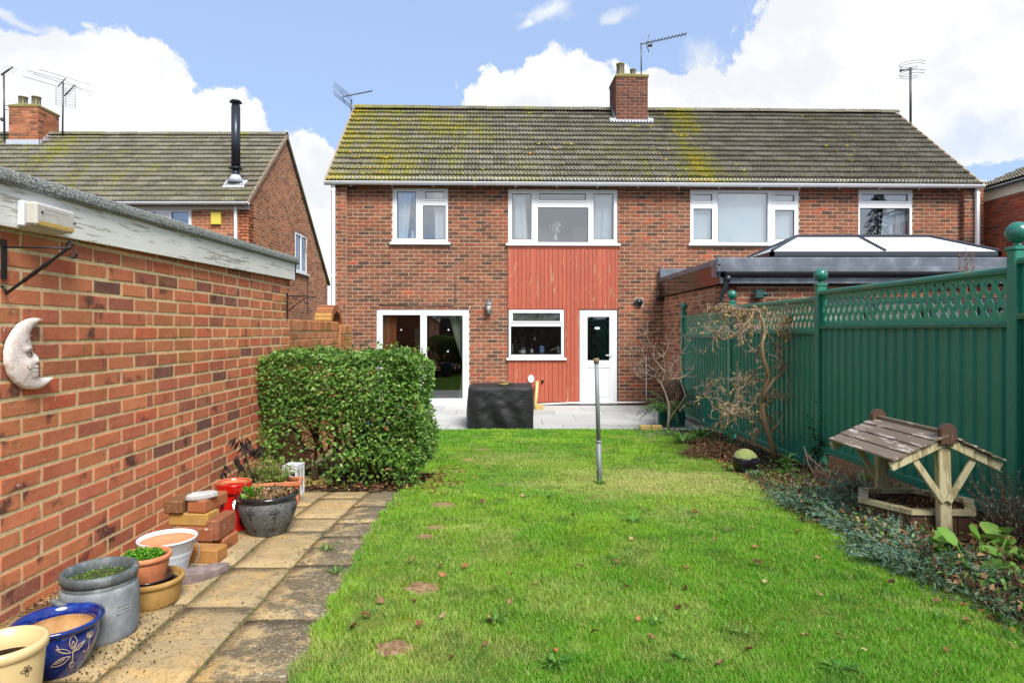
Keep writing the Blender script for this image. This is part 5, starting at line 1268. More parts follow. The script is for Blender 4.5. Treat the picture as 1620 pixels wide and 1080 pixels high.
# ------------------------------------------------------------------ contorted hazel
hz = thing('contorted_hazel', 'twisted bare hazel with tan catkins in front of the green fence', 'tree', (2.9, 6.8, g(6.8)))
rz = random.Random(5); mt, mw, mc = MB(), MB(), MB(); YZ = 6.75
def hp(px, py, dy=0): return A(px, py, YZ + dy)
trunk = [hp(1226, 727), hp(1221, 700), hp(1210, 668, -.05), hp(1205, 640), hp(1212, 612, .05), hp(1216, 590), hp(1207, 566), hp(1205, 545, -.05), hp(1210, 525), hp(1206, 505), hp(1199, 492, .05), hp(1192, 484)]
mt.tube(trunk, [.038, .031, .028, .030, .031, .027, .022, .019, .018, .017, .016, .014], 10)
mt.tube([hp(1205, 640), hp(1213, 618, -.05), hp(1225, 600, -.08), hp(1240, 590), hp(1238, 570), hp(1228, 555), hp(1236, 530), hp(1240, 510), hp(1252, 500), hp(1262, 490)], [.022, .020, .018, .015, .013, .011, .010, .009, .007, .005], 8)
mt.tube([hp(1212, 690), hp(1232, 670, -.1), hp(1240, 655), hp(1228, 650), hp(1222, 668), hp(1240, 690), hp(1236, 705)], [.013, .012, .010, .009, .008, .007, .005], 7)
for _ in range(26):
    b = hp(rz.uniform(1196, 1222), rz.uniform(590, 680), rz.uniform(-.05, .05)); tw(mt, b, (rz.gauss(0, 1), rz.gauss(0, .6), rz.gauss(0, .7)), rz.uniform(.08, .2), .009, rz, .7, 6)
ZTOP = hp(1200, 484).z
def curly(p, d, L, r, depth, pull=None):
    if depth == 2: r *= .62
    seg = max(6, int(L / .022)); d = Vector(d).normalized(); axis = Vector((rz.gauss(0, 1), rz.gauss(0, 1), rz.gauss(0, 1))).normalized(); curl = rz.uniform(-1, 1) * 1.0; pts = [Vector(p)]
    for k in range(seg):
        if k % 5 == 0: axis = (axis + Vector((rz.gauss(0, .8), rz.gauss(0, .8), rz.gauss(0, .8)))).normalized(); curl = rz.uniform(.2, .75) * rz.choice((-1, 1))
        d = (Matrix.Rotation(curl, 3, axis) @ d)
        if pull is not None: d = (d + pull * .28)
        d.normalize(); pts.append(pts[-1] + d * L / seg)
    pts = [q for q in pts if q.x < FX - .06 and q.z < ZTOP + .04 * math.sin(q.x * 9)] or pts[:2]
    if len(pts) < 2: return
    n = len(pts) - 1; (mt if r > .011 else mw).tube(pts, [r * (1 - .6 * k / n) for k in range(n + 1)], 6 if r > .011 else 4, cap=False)
    if depth > 0:
        for _ in range(rz.randint(5, 7)):
            q = pts[rz.randint(n // 4, n)]; curly(q, (rz.gauss(0, 1), rz.gauss(0, .8), rz.gauss(0, .7)), L * rz.uniform(.35, .65), r * .55, depth - 1, pull * .35 if pull is not None else None)
    else:
        for _ in range(2):
            if rz.random() < .6:
                q = pts[rz.randint(n // 3, n)]; l_ = rz.uniform(.025, .05); mc.tube([q, q + Vector((rz.gauss(0, .003), 0, -l_ * .5)), q + Vector((rz.gauss(0, .006), 0, -l_))], [.004, .0055, .003], 4)
            if rz.random() < .2:
                q = pts[rz.randint(n // 3, n)]; mc.leaf(q, (rz.gauss(0, 1), rz.gauss(0, 1), -1), (0, 1, 0), .035, .018)
for (b, dx, dz, L, r, dep) in ((hp(1196, 486), -1, .35, .75, .020, 2), (hp(1200, 495), -1, -.1, .8, .018, 2), (hp(1192, 484), -.5, .6, .45, .014, 2), (hp(1205, 505), -.9, -.3, .55, .014, 2), (hp(1192, 486), -1, .0, .65, .016, 2),
                                (hp(1206, 580), -1, .1, .75, .018, 2), (hp(1200, 500), -.9, -.35, .75, .016, 2), (hp(1196, 490), -.8, -.15, .5, .014, 2), (hp(1208, 600), -.9, -.1, .6, .014, 2), (hp(1222, 540), .3, .3, .35, .010, 2), (hp(1212, 650), -.6, .2, .35, .010, 2), (hp(1215, 640), .5, .2, .3, .009, 2), (hp(1204, 622), -1, .15, .85, .018, 2), (hp(1204, 640), -.9, .0, .6, .014, 2), (hp(1210, 570), -.6, .3, .4, .012, 1),
                                (hp(1240, 510), .5, .1, .4, .010, 2), (hp(1228, 555), .7, .2, .35, .010, 1), (hp(1238, 580), .8, .2, .35, .010, 1), (hp(1250, 500), .3, -.2, .3, .008, 1), (hp(1215, 560), .8, -.4, .5, .010, 1)):
    curly(b, (dx, -.15, dz), L, r, dep, Vector((dx, -.05, dz * .8)))
for pts in ([(1236, 578), (1250, 572), (1258, 580), (1250, 590), (1262, 588), (1266, 592)], [(1256, 592), (1247, 602), (1250, 625), (1262, 650), (1260, 668), (1256, 664)]):
    mw.tube([hp(*q) for q in pts], [.008, .007, .006, .005, .004, .003], 5)
mt.build('trunk', M['hazel_bark'], hz); mw.build('twigs', M['twig'], hz, 'stuff'); mc.build('catkins', M['catkin'], hz, 'stuff')
# ------------------------------------------------------------------ small bare shrub by the house
sh = thing('bare_shrub', 'small pale bare-branched shrub in front of the extension wall', 'shrub', (2.35, 9.1, g(9.1))); rs = random.Random(8); m1_, m2_ = MB(), MB()
def sp(px, py, dy=0): return A(px, py, 9.1 + dy)
stem = [sp(1055, 686), sp(1058, 660), sp(1058, 640), sp(1052, 620), sp(1046, 607)]; m1_.tube(stem, [.022, .019, .017, .014, .012], 8)
m1_.tube([sp(1058, 664), sp(1066, 652), sp(1076, 640, -.1), sp(1084, 625, -.2), sp(1076, 600)], [.012, .010, .008, .006, .004], 6)
tips = [[(1046, 607), (1036, 596), (1020, 590), (1008, 578), (1000, 560), (998, 542)], [(1046, 607), (1040, 590), (1022, 575), (1016, 556), (1020, 530)], [(1046, 607), (1058, 590), (1066, 575), (1078, 560), (1092, 540)], [(1046, 607), (1052, 588), (1050, 565), (1058, 545)], [(1036, 596), (1022, 600), (1010, 596), (1004, 586)], [(1050, 612), (1064, 600), (1082, 596), (1096, 585), (1104, 560)], [(1052, 588), (1036, 570), (1034, 550)]]
for t_ in tips:
    pts = [sp(x, y, rs.uniform(-.15, .1)) for x, y in t_]; n = len(pts); m1_.tube(pts, [.009 - .006 * k / (n - 1) for k in range(n)], 5, cap=False)
    for k in range(1, n):
        for _ in range(6):
            q = tw(m2_, pts[k], (rs.gauss(0, 1), rs.gauss(0, .6), abs(rs.gauss(.4, .5))), rs.uniform(.1, .24), .0045, rs, .25, 4, .1)
            m2_.sphere(q[-1], .008, 6, 4, (.8, .8, 1.4))
m1_.build('branches', M['twig'], sh); m2_.build('twigs', M['twig'], sh, 'stuff')

# ------------------------------------------------------------------ leafy plants
def blade_tuft(mb, c, n, L, W, rr_, lean=.7, droop=.5):
    for _ in range(n):
        a = rr_.uniform(0, 6.283); l = L * rr_.uniform(.6, 1.2); out = Vector((math.cos(a), math.sin(a), 0)); ln = rr_.uniform(.25, lean); side = Vector((-out.y, out.x, 0)); p = Vector(c) + out * rr_.uniform(0, .03); vs = []
        K = 5
        for k in range(K + 1):
            t = k / K; q = p + out * (ln * l * t + droop * ln * l * t * t * .5) + Vector((0, 0, l * (t - droop * t * t * .9) * (1.1 - ln * .4))); w_ = W * (1 - t ** 2.2) * .5 + .0005; up = Vector((0, 0, .15 * w_))
            vs += [q - side * w_ + up, q, q + side * w_ + up]
        fs = []
        for k in range(K): b = 3 * k; fs += [(b, b + 1, b + 4, b + 3), (b + 1, b + 2, b + 5, b + 4)]
        mb.add(vs, fs, True)
def plant(name, label, c, fn, mat, cat='plant', seed=0, group=None):
    mb = MB(); r2 = random.Random(seed); fn(mb, Vector(c), r2); t = thing(name, label, cat, c, group); o = mb.build('leaves', mat, t); o['kind'] = 'stuff'; return t
for i, (px, py, n, L, lab) in enumerate(((1080, 703, 55, .30, 'strap-leaved green clump in front of the bare shrub at the bed edge'), (1108, 694, 26, .34, 'taller strap-leaved tuft against the fence behind the dried clump'), (1060, 690, 22, .2, 'small strap-leaved tuft nearest the yellow edging blocks'))):
    plant('strap_leaf_plant', lab, G(px, py), lambda mb, c, r, n=n, L=L: blade_tuft(mb, c, n, L, .022, r, .95, .6), M['green_leaf'], seed=40 + i)
mb = MB(); blade_tuft(mb, G(1150, 712) + Vector((.1, .1, 0)), 5, .42, .018, random.Random(3), .45, .3); t = thing('iris', 'few upright green blades rising behind the dried clump', 'plant', G(1150, 712)); mb.build('leaves', M['green_leaf'], t)
def dried(mb, c, r, n, R, h, size):
    for _ in range(n):
        a, q = r.uniform(0, 6.28), R * math.sqrt(r.random()); z = h * (1 - (q / R) ** 2) * r.uniform(.2, 1); p = c + Vector((math.cos(a) * q, math.sin(a) * q * .8, z)); leaves_in(mb, [p], size, None, 1, r)
t = plant('dried_clump', 'dried brown perennial clump beside the dark ball', G(1125, 722) + Vector((.05, 0, 0)), lambda mb, c, r: dried(mb, c, r, 1500, .38, .17, .032), M['dead'], seed=51)
mb = MB(); r2 = random.Random(52); c = G(1125, 722)
for _ in range(160): tw(mb, c + Vector((r2.uniform(-.35, .35), r2.uniform(-.3, .3), 0)), (r2.gauss(0, .5), r2.gauss(0, .5), 1), r2.uniform(.12, .24), .0025, r2, .15, 4)
mb.build('stalks', M['twig_red'], t, 'stuff')
t = plant('dried_clump', 'dried brown cut-back stems between the foxglove and the wishing well', G(1345, 775), lambda mb, c, r: dried(mb, c, r, 700, .26, .12, .03), M['dead'], seed=53)
mb = MB(); r2 = random.Random(54); c = G(1330, 778)
for _ in range(260): tw(mb, c + Vector((r2.gauss(0, .18), r2.gauss(0, .12), 0)), (r2.gauss(0, .5), r2.gauss(0, .5), 1), r2.uniform(.1, .26), .003, r2, .22, 5)
mb.build('stalks', M['twig_red'], t, 'stuff')
t = thing('bare_twig_plant', 'bare pale crooked twigs standing against the fence post left of the wishing well', 'plant', G(1300, 770)); mb = MB(); r2 = random.Random(55)
for (px, py) in ((1272, 705), (1278, 720), (1290, 740), (1322, 745), (1345, 748), (1352, 750), (1360, 742)):
    a = G(1300 + r2.uniform(-12, 30), 775); b = A(px, py, a.y); tw_p = [a, a.lerp(b, .3) + Vector((r2.gauss(0, .03), 0, 0)), a.lerp(b, .6) + Vector((r2.gauss(0, .04), 0, 0)), b]; mb.tube(tw_p, [.006, .005, .004, .002], 5)
    for _ in range(3): tw(mb, a.lerp(b, r2.uniform(.4, .9)), (r2.gauss(0, 1), r2.gauss(0, .4), .5), .08, .0025, r2, .4, 4)
mb.build('twigs', M['twig'], t, 'stuff')
def rosette(mb, c, r, n, L, W, tilt=.6, stem=0):
    for k in range(n):
        a = r.uniform(0, 6.28); h = stem * (k / n); d = Vector((math.cos(a), math.sin(a), tilt * r.uniform(.4, 1.5))); l_ = L * r.uniform(.7, 1.15) * (1 - .35 * (k / n if stem else 0)); mb.leaf(c + Vector((0, 0, h + .01)), d, (0, 0, 1), l_, W * l_ / L, .15, .35)
for i, (px, py, n, L, W, st, mat, lab) in enumerate(((1246, 762, 26, .15, .055, .20, 'green_leaf', 'leafy green foxglove standing right of the hazel trunk'), (1268, 768, 20, .14, .05, .04, 'green_leaf', 'low green rosette just right of the foxglove'),
        (1312, 800, 14, .19, .085, .03, 'green_leaf', 'broad-leaved green rosette in front of the dried stems'), (1372, 776, 8, .13, .07, .12, 'green_leaf', 'broad leaves beside the back post of the wishing well'))):
    plant('foxglove' if i == 0 else 'leafy_rosette', lab, G(px, py), lambda mb, c, r, n=n, L=L, W=W, st=st: rosette(mb, c, r, n, L, W, .7, st), M[mat], seed=60 + i)
def spray(mb, p, d, L, r, dens=1.0, hang=.25):
    d = Vector(d).normalized(); pts = [Vector(p)]; n = max(4, int(L / .03))
    for k in range(n): d = (d + Vector((r.gauss(0, .12), r.gauss(0, .12), r.gauss(0, .1) - hang / n))).normalized(); pts.append(pts[-1] + d * L / n)
    for k in range(n):
        for _ in range(int(5 * dens)):
            q = pts[k].lerp(pts[k + 1], r.random()); dd = (d * .8 + Vector((r.gauss(0, .7), r.gauss(0, .7), r.gauss(0, .55)))).normalized(); s_ = r.uniform(.018, .042) * (1 - .3 * k / n); sd_ = dd.cross(Vector((r.gauss(0, 1), r.gauss(0, 1), r.gauss(0, 1)))).normalized() * .0032
            mb.add([q - sd_, q + sd_, q + dd * s_], [(0, 1, 2)])
def juniper(name, label, spots, mat, seed, dens=1.0):
    r2 = random.Random(seed); mb, ms = MB(), MB(); c0 = spots[0][0]
    for (c, R, h, n) in spots:
        for _ in range(n):
            a = r2.uniform(0, 6.28); q = R * math.sqrt(r2.random()) * .75; b = c + Vector((math.cos(a) * q, math.sin(a) * q, h * (1 - (q / R) ** 2) * r2.uniform(.3, .85)))
            a2 = a + r2.gauss(0, .6); spray(mb, b, (math.cos(a2), math.sin(a2), r2.uniform(.0, .7)), r2.uniform(.10, .22), r2, dens)
            tw(ms, c + Vector((0, 0, .02)), b - c, (b - c).length + .02, .004, r2, .1, 3)
    t = thing(name, label, 'shrub', c0); mb.build('sprays', mat, t, 'stuff'); ms.build('stems', M['bark'], t, 'stuff')
def gg(px, py, dz=0): return G(px, py) + Vector((0, 0, dz))
juniper('juniper', 'spreading blue-grey juniper in the bed left of the wishing well', [(gg(1262, 800), .13, .09, 60), (gg(1300, 814), .16, .13, 90), (gg(1335, 824), .15, .15, 90), (gg(1355, 846), .15, .10, 80), (gg(1352, 800), .10, .22, 60), (gg(1306, 797), .12, .10, 50)], M['juniper'], 71)
juniper('juniper', 'drooping blue juniper mound in front of the wishing well planter', [(gg(1415, 886), .15, .06, 95), (gg(1458, 898), .15, .10, 110), (gg(1490, 904), .10, .06, 40), (gg(1390, 868), .12, .07, 50)], M['juniper'], 72)
juniper('juniper', 'dark green low juniper spreading onto the lawn edge below the blue one', [(gg(1480, 920), .15, .05, 55), (gg(1520, 930), .13, .06, 40), (gg(1440, 905), .11, .05, 30)], M['juniper_dark'], 73)
juniper('juniper', 'dark ground-hugging conifer at the right edge of the bed', [(gg(1585, 965), .15, .07, 50), (gg(1615, 945), .15, .10, 50)], M['juniper_dark'], 74)
def bergenia(mb, c, r):
    for (dx, dy, dz, L, ax, az) in [(r.uniform(-.28, .25), r.uniform(-.12, .16), r.uniform(.06, .17), r.uniform(.085, .13), r.uniform(-1, 1), r.uniform(-.2, .6)) for _ in range(22)]:
        b = c + Vector((dx, dy, dz)); d = Vector((ax, r.uniform(-.9, .3), az)).normalized(); up = Vector((r.gauss(0, .3), -.5, 1)); sdv = d.cross(up).normalized(); up = sdv.cross(d); vs = [b]; K = 9; W = L * .72
        ring = []
        for k in range(K):
            t = math.pi * 2 * k / K; ring.append(b + d * L * (.5 - .5 * math.cos(t)) + sdv * W * .5 * math.sin(t) + up * (.10 * L * abs(math.sin(t)) - .12 * L * (.5 - .5 * math.cos(t)) ** 2) + Vector((0, 0, r.gauss(0, .003))))
        ctr = b + d * L * .5 - up * .02; mb.add([ctr] + ring, [(0, 1 + k, 1 + (k + 1) % K) for k in range(K)], True)
        mb.tube([c + Vector((dx * .3, dy * .3, -.02)), b], .004, 4)
plant('bergenia', 'large rounded light green leaves right of the wishing well post', gg(1553, 908), bergenia, M['bergenia_leaf'], seed=81)
mb = MB(); r2 = random.Random(82); c = gg(1575, 905)
for _ in range(300): 
    p = c + Vector((r2.gauss(0, .14), r2.gauss(0, .10), r2.uniform(0, .14))); leaves_in(mb, [p], .04, None, 1, r2)
t = thing('withered_leaves', 'withered dark brown leaves among the light green rounded leaves', 'plant', c); mb.build('leaves', M['dead'], t, 'stuff')
t = thing('heather', 'thin-stemmed grey heather bush with reddish tips at the right edge', 'shrub', gg(1606, 862)); mb, ml = MB(), MB(); c = A(1608, 850, 3.35); c.z = g(3.35)
for _ in range(90):
    pts = tw(mb, c + Vector((r2.gauss(0, .05), r2.gauss(0, .05), 0)), (r2.gauss(-.1, .45), r2.gauss(0, .4), 1.1), r2.uniform(.22, .46), .0028, r2, .12, 6)
    for q in pts[2:]:
        for _ in range(4): leaves_in(ml, [q], .016, None, 1, r2, asp=.35)
mb.build('stems', M['twig_red'], t, 'stuff'); ml.build('leaves', M['grey_leaf'], t, 'stuff')
ivy_c = A(1303, 745, 6.1); ivy_c.z = g(6.1); t = thing('ivy', 'dark ivy creeping up the base of the middle fence post', 'climber', ivy_c); mb = MB()
for _ in range(320):
    h = abs(r2.gauss(0, .25)); p = ivy_c + Vector((r2.gauss(0, .05) - .05, r2.gauss(0, .07), h)); leaves_in(mb, [p], .035, None, 1, r2, asp=.8)
mb.build('leaves', M['dark_leaf'], t, 'stuff')
def lowcover(name, label, mat, region, n, size, seed):
    r2 = random.Random(seed); mb = MB(); c = 0
    while c < n:
        p = region(r2); c += 1; leaves_in(mb, [p + Vector((0, 0, abs(r2.gauss(0, .03))))], size, None, 1, r2, asp=.55)
    meta(mb.build(name, mat, None, 'stuff'), label, 'ground cover')
lowcover('ground_cover', 'mixed low green weeds over the flower bed near the fence', M['dark_leaf'], lambda r: (lambda yy: Vector((r.uniform(xr(yy) + .1, 3.02), yy, g(yy))))(r.uniform(2.6, 9.3)), 2400, .035, 91)
lowcover('ground_cover', 'grey green creeping plants at the lawn edge of the bed', M['grey_leaf'], lambda r: (lambda yy: Vector((xr(yy) + abs(r.gauss(0, .12)), yy, g(yy))))(r.uniform(2.4, 6.0)), 1300, .028, 92)
lowcover('ground_cover', 'small green leafy weeds mixed through the near end of the bed', M['green_leaf'], lambda r: (lambda yy: Vector((xr(yy) + abs(r.gauss(.05, .3)), yy, g(yy) + .05)))(r.uniform(2.3, 5.6)), 700, .032, 94)
lowcover('ground_cover', 'dry brown stems and leaves tangled through the near end of the bed', M['dead'], lambda r: (lambda yy: Vector((xr(yy) + abs(r.gauss(.1, .25)), yy, g(yy) + .04)))(r.uniform(2.3, 5.2)), 1500, .032, 95)
lowcover('ground_cover', 'small weeds under the bare shrub near the yellow edging', M['grey_leaf'], lambda r: Vector((r.uniform(1.9, 2.6), (yy := r.uniform(8.4, 9.3)), g(yy))), 500, .03, 93)

# ------------------------------------------------------------------ wishing well
ww = thing('wishing_well', 'small wooden wishing well planter with a plank roof beside the fence', 'wishing well', (2.41, 3.75, -1.17))
WC, ZR = 2.405, -.575
def beam(name, a, b, w_, t_, mat, roll=0, parent=ww):
    a, b = Vector(a), Vector(b); d = (b - a); L = d.length; d.normalize(); s_ = d.cross(Vector((0, 1, 0))); 
    if s_.length < .1: s_ = d.cross(Vector((1, 0, 0)))
    s_.normalize(); n_ = s_.cross(d); Mx = Matrix((s_, n_, d)).transposed().to_4x4(); Mx.translation = a
    mb = MB(); mb.bbox((-w_ / 2, -t_ / 2, 0), (w_ / 2, t_ / 2, L), .004, Mx); return mb.build(name, mat, parent)
yF, yB = 3.46, 4.02
beam('post', (WC + .015, yF, -1.175), (WC, yF, ZR - .02), .066, .045, M['well_wood']); beam('post', (WC + .01, yB, -1.2), (WC, yB, ZR - .02), .066, .045, M['well_wood'])
for y, sy in ((yF, -1), (yB, 1)):
    for s_ in (-1, 1):
        beam('rafter', (WC + s_ * .012, y + sy * .028, ZR - .028), (WC + s_ * .30, y + sy * .028, ZR - .165), .05, .018, M['well_wood'])
        beam('brace', (WC + s_ * .012, y + sy * .03, -.93), (WC + s_ * .17, y + sy * .012, ZR - .115), .036, .02, M['well_wood'])
for s_ in (-1, 1):
    for k in range(4):
        t0 = .012 + k * .25; a = Vector((WC + s_ * .30 * t0, 0, ZR - .14 * t0 + .004)); b = Vector((WC + s_ * .30 * (t0 + .245) + s_ * .004, 0, ZR - .14 * (t0 + .245) + .004)); mb = MB(); th = .011
        e = random.uniform(-.006, .006); up = Vector((s_ * .12, 0, .012))
        vs = []
        for y in (yF - .055 + e, yB + .055 + e):
            for q, dz in ((a, .004), (b, .010)): vs += [(q.x, y, q.z + dz), (q.x, y, q.z + dz + th)]
        mb.add(vs, [(0, 2, 3, 1), (4, 5, 7, 6), (0, 1, 5, 4), (2, 6, 7, 3), (1, 3, 7, 5), (0, 4, 6, 2)]); mb.build('roof_plank', M['well_roof'], ww)
mb = MB(); mb.bbox((WC - .012, yF - .02, ZR - .01), (WC + .012, yB + .02, ZR + .035), .004); mb.build('ridge_board', M['well_roof'], ww)
for y in (yF - .04, yB + .03):
    mb = MB(); vs = []
    for yy in (y - .016, y + .016): vs += [(WC - .042, yy, ZR - .035), (WC + .042, yy, ZR - .035), (WC + .042, yy, ZR + .045), (WC + .018, yy, ZR + .072), (WC - .018, yy, ZR + .072), (WC - .042, yy, ZR + .045)]
    mb.add(vs, [(0, 1, 2, 3, 4, 5), (11, 10, 9, 8, 7, 6)] + [(k, k + 6, (k + 1) % 6 + 6, (k + 1) % 6) for k in range(6)]); mb.build('finial_block', M['well_brown'], ww)
hexv = [(2.13, 3.76), (2.27, 3.51), (2.60, 3.49), (2.77, 3.74), (2.60, 4.00), (2.27, 4.0)]; zr = -.995
for k in range(6):
    a, b = Vector((*hexv[k], 0)), Vector((*hexv[(k + 1) % 6], 0)); d = b - a; n_ = 4 if d.length > .25 else 3
    fr = Frame((a.x, a.y, 0), d)
    for i in range(n_):
        mb = MB(); L = d.length; fbox(mb, fr, L * i / n_ + .0015, L * (i + 1) / n_ - .0015, -.02, 0, -1.21, zr - .02, .003); mb.build('side_plank', M['well_brown'], ww)
    mb = MB(); c = Vector((2.45, 3.75, 0)); o0, o1 = a + (a - c) * .05, b + (b - c) * .05; i0, i1 = a - (a - c) * .14, b - (b - c) * .14; e = (o1 - o0) * .006
    vs = [(*(o0 + e).xy, zr - .024), (*(o1 - e).xy, zr - .024), (*(i1).xy, zr - .024), (*(i0).xy, zr - .024)]; vs += [(x, y, z + .026) for x, y, z in vs]
    mb.add(vs, [(3, 2, 1, 0), (4, 5, 6, 7), (0, 1, 5, 4), (1, 2, 6, 5), (2, 3, 7, 6), (3, 0, 4, 7)]); mb.build('rim_board', M['well_wood'], ww)
mb = MB(); mb.add([(x + (2.45 - x) * .1, y + (3.75 - y) * .1, zr - .06) for x, y in hexv], [tuple(range(6))]); mb.build('planter_soil', M['soil'], ww)
mb = MB(); r2 = random.Random(95)
for _ in range(60): p = Vector((2.45 + r2.uniform(-.2, .2), 3.75 + r2.uniform(-.16, .16), zr - .055)); tw(mb, p, (r2.gauss(0, 1), r2.gauss(0, 1), .3), r2.uniform(.06, .2), .003, r2, .3, 4)
for _ in range(160): p = Vector((2.45 + r2.uniform(-.22, .22), 3.75 + r2.uniform(-.18, .18), zr - .05)); leaves_in(mb, [p], .03, None, 1, r2)
meta(mb.build('dead_stems', M['dead'], None, 'stuff'), 'dead stems and leaves lying inside the wishing well planter', 'plant debris')

# ------------------------------------------------------------------ ball, pole, cover etc
mb = MB(); bc = A(1179, 729, 5.95); bc.z = g(5.95) + .115; mb.sphere(bc, .12, 36, 24); meta(mb.build('garden_ball', M['algae_ball']), 'dark glazed ball with green algae on top at the lawn edge', 'garden ball')
pl = thing('washing_line_pole', 'short grey metal clothes pole standing in the lawn', 'pole', (0, 0, 0)); p0 = G(949, 766) - Vector((0, 0, .05)); p1 = A(943.5, 572, p0.y)
pl.location = p0; mb = MB(); m_ = p0.lerp(p1, .72); m_.x = p0.lerp(p1, .72).x; mb.tube([p0, p0.lerp(p1, .38)], .0215, 14); mb.tube([p0.lerp(p1, .38), p1], .0175, 14); mb.tube([p0.lerp(p1, .37), p0.lerp(p1, .39)], .0235, 14); mb.build('tube', M['galv'], pl)
mb = MB(); mb.tube([p1 - Vector((0, 0, .012)), p1 + Vector((0, 0, .03))], .023, 14); mb.build('socket', M['rust'], pl)
mb = MB(); blade_tuft(mb, G(949, 768), 60, .075, .006, random.Random(4), .7, .3); meta(mb.build('grass_tuft', M['green_leaf'], None, 'stuff'), 'tuft of long grass round the foot of the clothes pole', 'grass')
# barbecue cover: draped cloth over a box
BY0, BY1 = 9.62, 10.55; b0, b1 = (741 - VX) / F * BY0, (843 - VX) / F * BY0
bz0 = -1.515; bz1 = (HY - 613) / F * BY0
mb = MB(); nx, ny = 40, 22; r2 = random.Random(31)
import mathutils.noise as mn
def nz(x, y, z, s): return mn.noise(Vector((x * s, y * s, z * s)))
def coverpt(side, s_, t):
    """side 0 front,1 right,2 back,3 left; s along, t height 0 bottom..1 top"""
    cs = [Vector((b0, BY0, 0)), Vector((b1, BY0, 0)), Vector((b1, BY1, 0)), Vector((b0, BY1, 0))]; a, b = cs[side], cs[(side + 1) % 4]; p = a.lerp(b, s_); nrm = (b - a).cross(Vector((0, 0, 1))).normalized()
    fl = (1 - t); w_ = .034 * nz(p.x + .25 * t, p.y, t * .12, 5) * (0.1 + fl) * 1.6 + .022 * (.5 - abs(nz(p.x * .7 + t * .55, p.y, t * .5, 6))) + .014 * (.5 - abs(nz(p.x - t * .7, p.y, t * .4, 9))); belly = .012 * math.sin(math.pi * min(1, t * 1.1)) * math.sin(math.pi * s_)
    corner = 1 - min(1, min(s_, 1 - s_) * 7); q = p + nrm * (w_ * (1 - corner) * (1 - (t > .97)) + belly)
    ctr = Vector(((b0 + b1) / 2, (BY0 + BY1) / 2, 0)); sag = .005 * corner + .010 * nz(p.x, p.y, 0, 3)
    rnd = .006 if t > .98 else 0; q = q + (ctr - q) * (rnd * 2)
    return Vector((q.x, q.y, bz0 + .02 * (1 - t) * (0.5 + nz(p.x, p.y, 0, 8)) + (bz1 - bz0 - sag * t) * t))
for side in range(4):
    vs = []; fs = []
    for j in range(ny + 1):
        for i in range(nx + 1): vs.append(coverpt(side, i / nx, j / ny))
    for j in range(ny):
        for i in range(nx): q = j * (nx + 1) + i; fs.append((q, q + 1, q + nx + 2, q + nx + 1))
    mb.add(vs, fs, True)
top = []; fs = []
for j in range(nx + 1):
    for i in range(nx + 1):
        s_, t = i / nx, j / nx; f0, f1, l0, l1 = coverpt(0, s_, 1), coverpt(2, 1 - s_, 1), coverpt(3, 1 - t, 1), coverpt(1, t, 1)
        c00_, c10_, c01_, c11_ = coverpt(0, 0, 1), coverpt(0, 1, 1), coverpt(2, 1, 1), coverpt(2, 0, 1)
        p = f0.lerp(f1, t) + l0.lerp(l1, s_) - (c00_.lerp(c10_, s_)).lerp(c01_.lerp(c11_, s_), t); p.z += .012 * nz(p.x, p.y, 0, 5) * math.sin(math.pi * s_) * math.sin(math.pi * t); top.append(p)
for j in range(nx):
    for i in range(nx): q = j * (nx + 1) + i; fs.append((q, q + 1, q + nx + 2, q + nx + 1))
mb.add(top, fs, True); meta(mb.build('barbecue_cover', M['cover']), 'black fabric cover draped over a barbecue on the patio', 'cover')
q = A(797, 608, 9.9); q.z = bz1 + .0; mb = MB(); mb.lathe(q, [(.02, .0), (.05, .003), (.075, .03), (.08, .045), (.07, .045), (.05, .02), (.0, .015)], 20, False); meta(mb.build('pottery_dish', M['edging']), 'small buff dish sitting on top of the black cover', 'dish')
mb = MB(); q2 = q + Vector((.04, .07, .03)); mb.lathe(q2, [(.0, .0), (.08, .005), (.12, .025), (.0, .03)], 16, False); mb.tube([q2 + Vector((-.06, 0, -.03)), q2 + Vector((0, 0, .05)), q2 + Vector((.07, 0, -.0))], .004, 4); meta(mb.build('rusty_lid', M['rust']), 'brown rusty lid lying behind the buff dish on the cover', 'lid')
mb = MB(); pc = H.p(HU(839.5), .03, HWt(598.5, .5)); vs = []; K = 20
for e, s_ in ((0, 1), (.04, .92)):
    for k in range(K): a = 2 * math.pi * k / K; rr0 = .07 * (1 + .1 * math.cos(a + .6)); vs.append(pc + H.U * math.cos(a) * rr0 * s_ * .95 + Vector((0, 0, math.sin(a) * rr0 * s_ * 1.15)) + HN * e)
mb.add(vs, [tuple(range(K))[::-1], tuple(range(K, 2 * K))] + [(k, (k + 1) % K, K + (k + 1) % K, K + k) for k in range(K)], False); pt_ = mb.build('tap_cover', M['ceramic']); meta(pt_, 'white rounded cover fixed on the red boards above the black cover', 'tap cover')
mb = MB(); q = H.p(HU(858), .03, HWt(603, .8)); mb.box(tuple(q - Vector((.02, .03, .03))), tuple(q + Vector((.02, .0, .03)))); meta(mb.build('boot_scraper', M['dark_fascia']), 'small dark square vent plate on the lower red boards', 'vent')
q = G(850, 652); mb = MB(); mb.tube([(q.x, 12.4, -1.5), (q.x + .06, 12.7, -1.02)], .03, 8); meta(mb.build('timber_offcut', M['bare_wood']), 'pale timber offcut leaning on the red boards beside the cover', 'timber')
mb = MB(); mb.bbox((q.x - .02, 12.05, -1.518), (q.x + .14, 12.35, -1.43), .01); meta(mb.build('timber_block', M['edging']), 'yellow timber block lying at the foot of the leaning offcut', 'timber block')
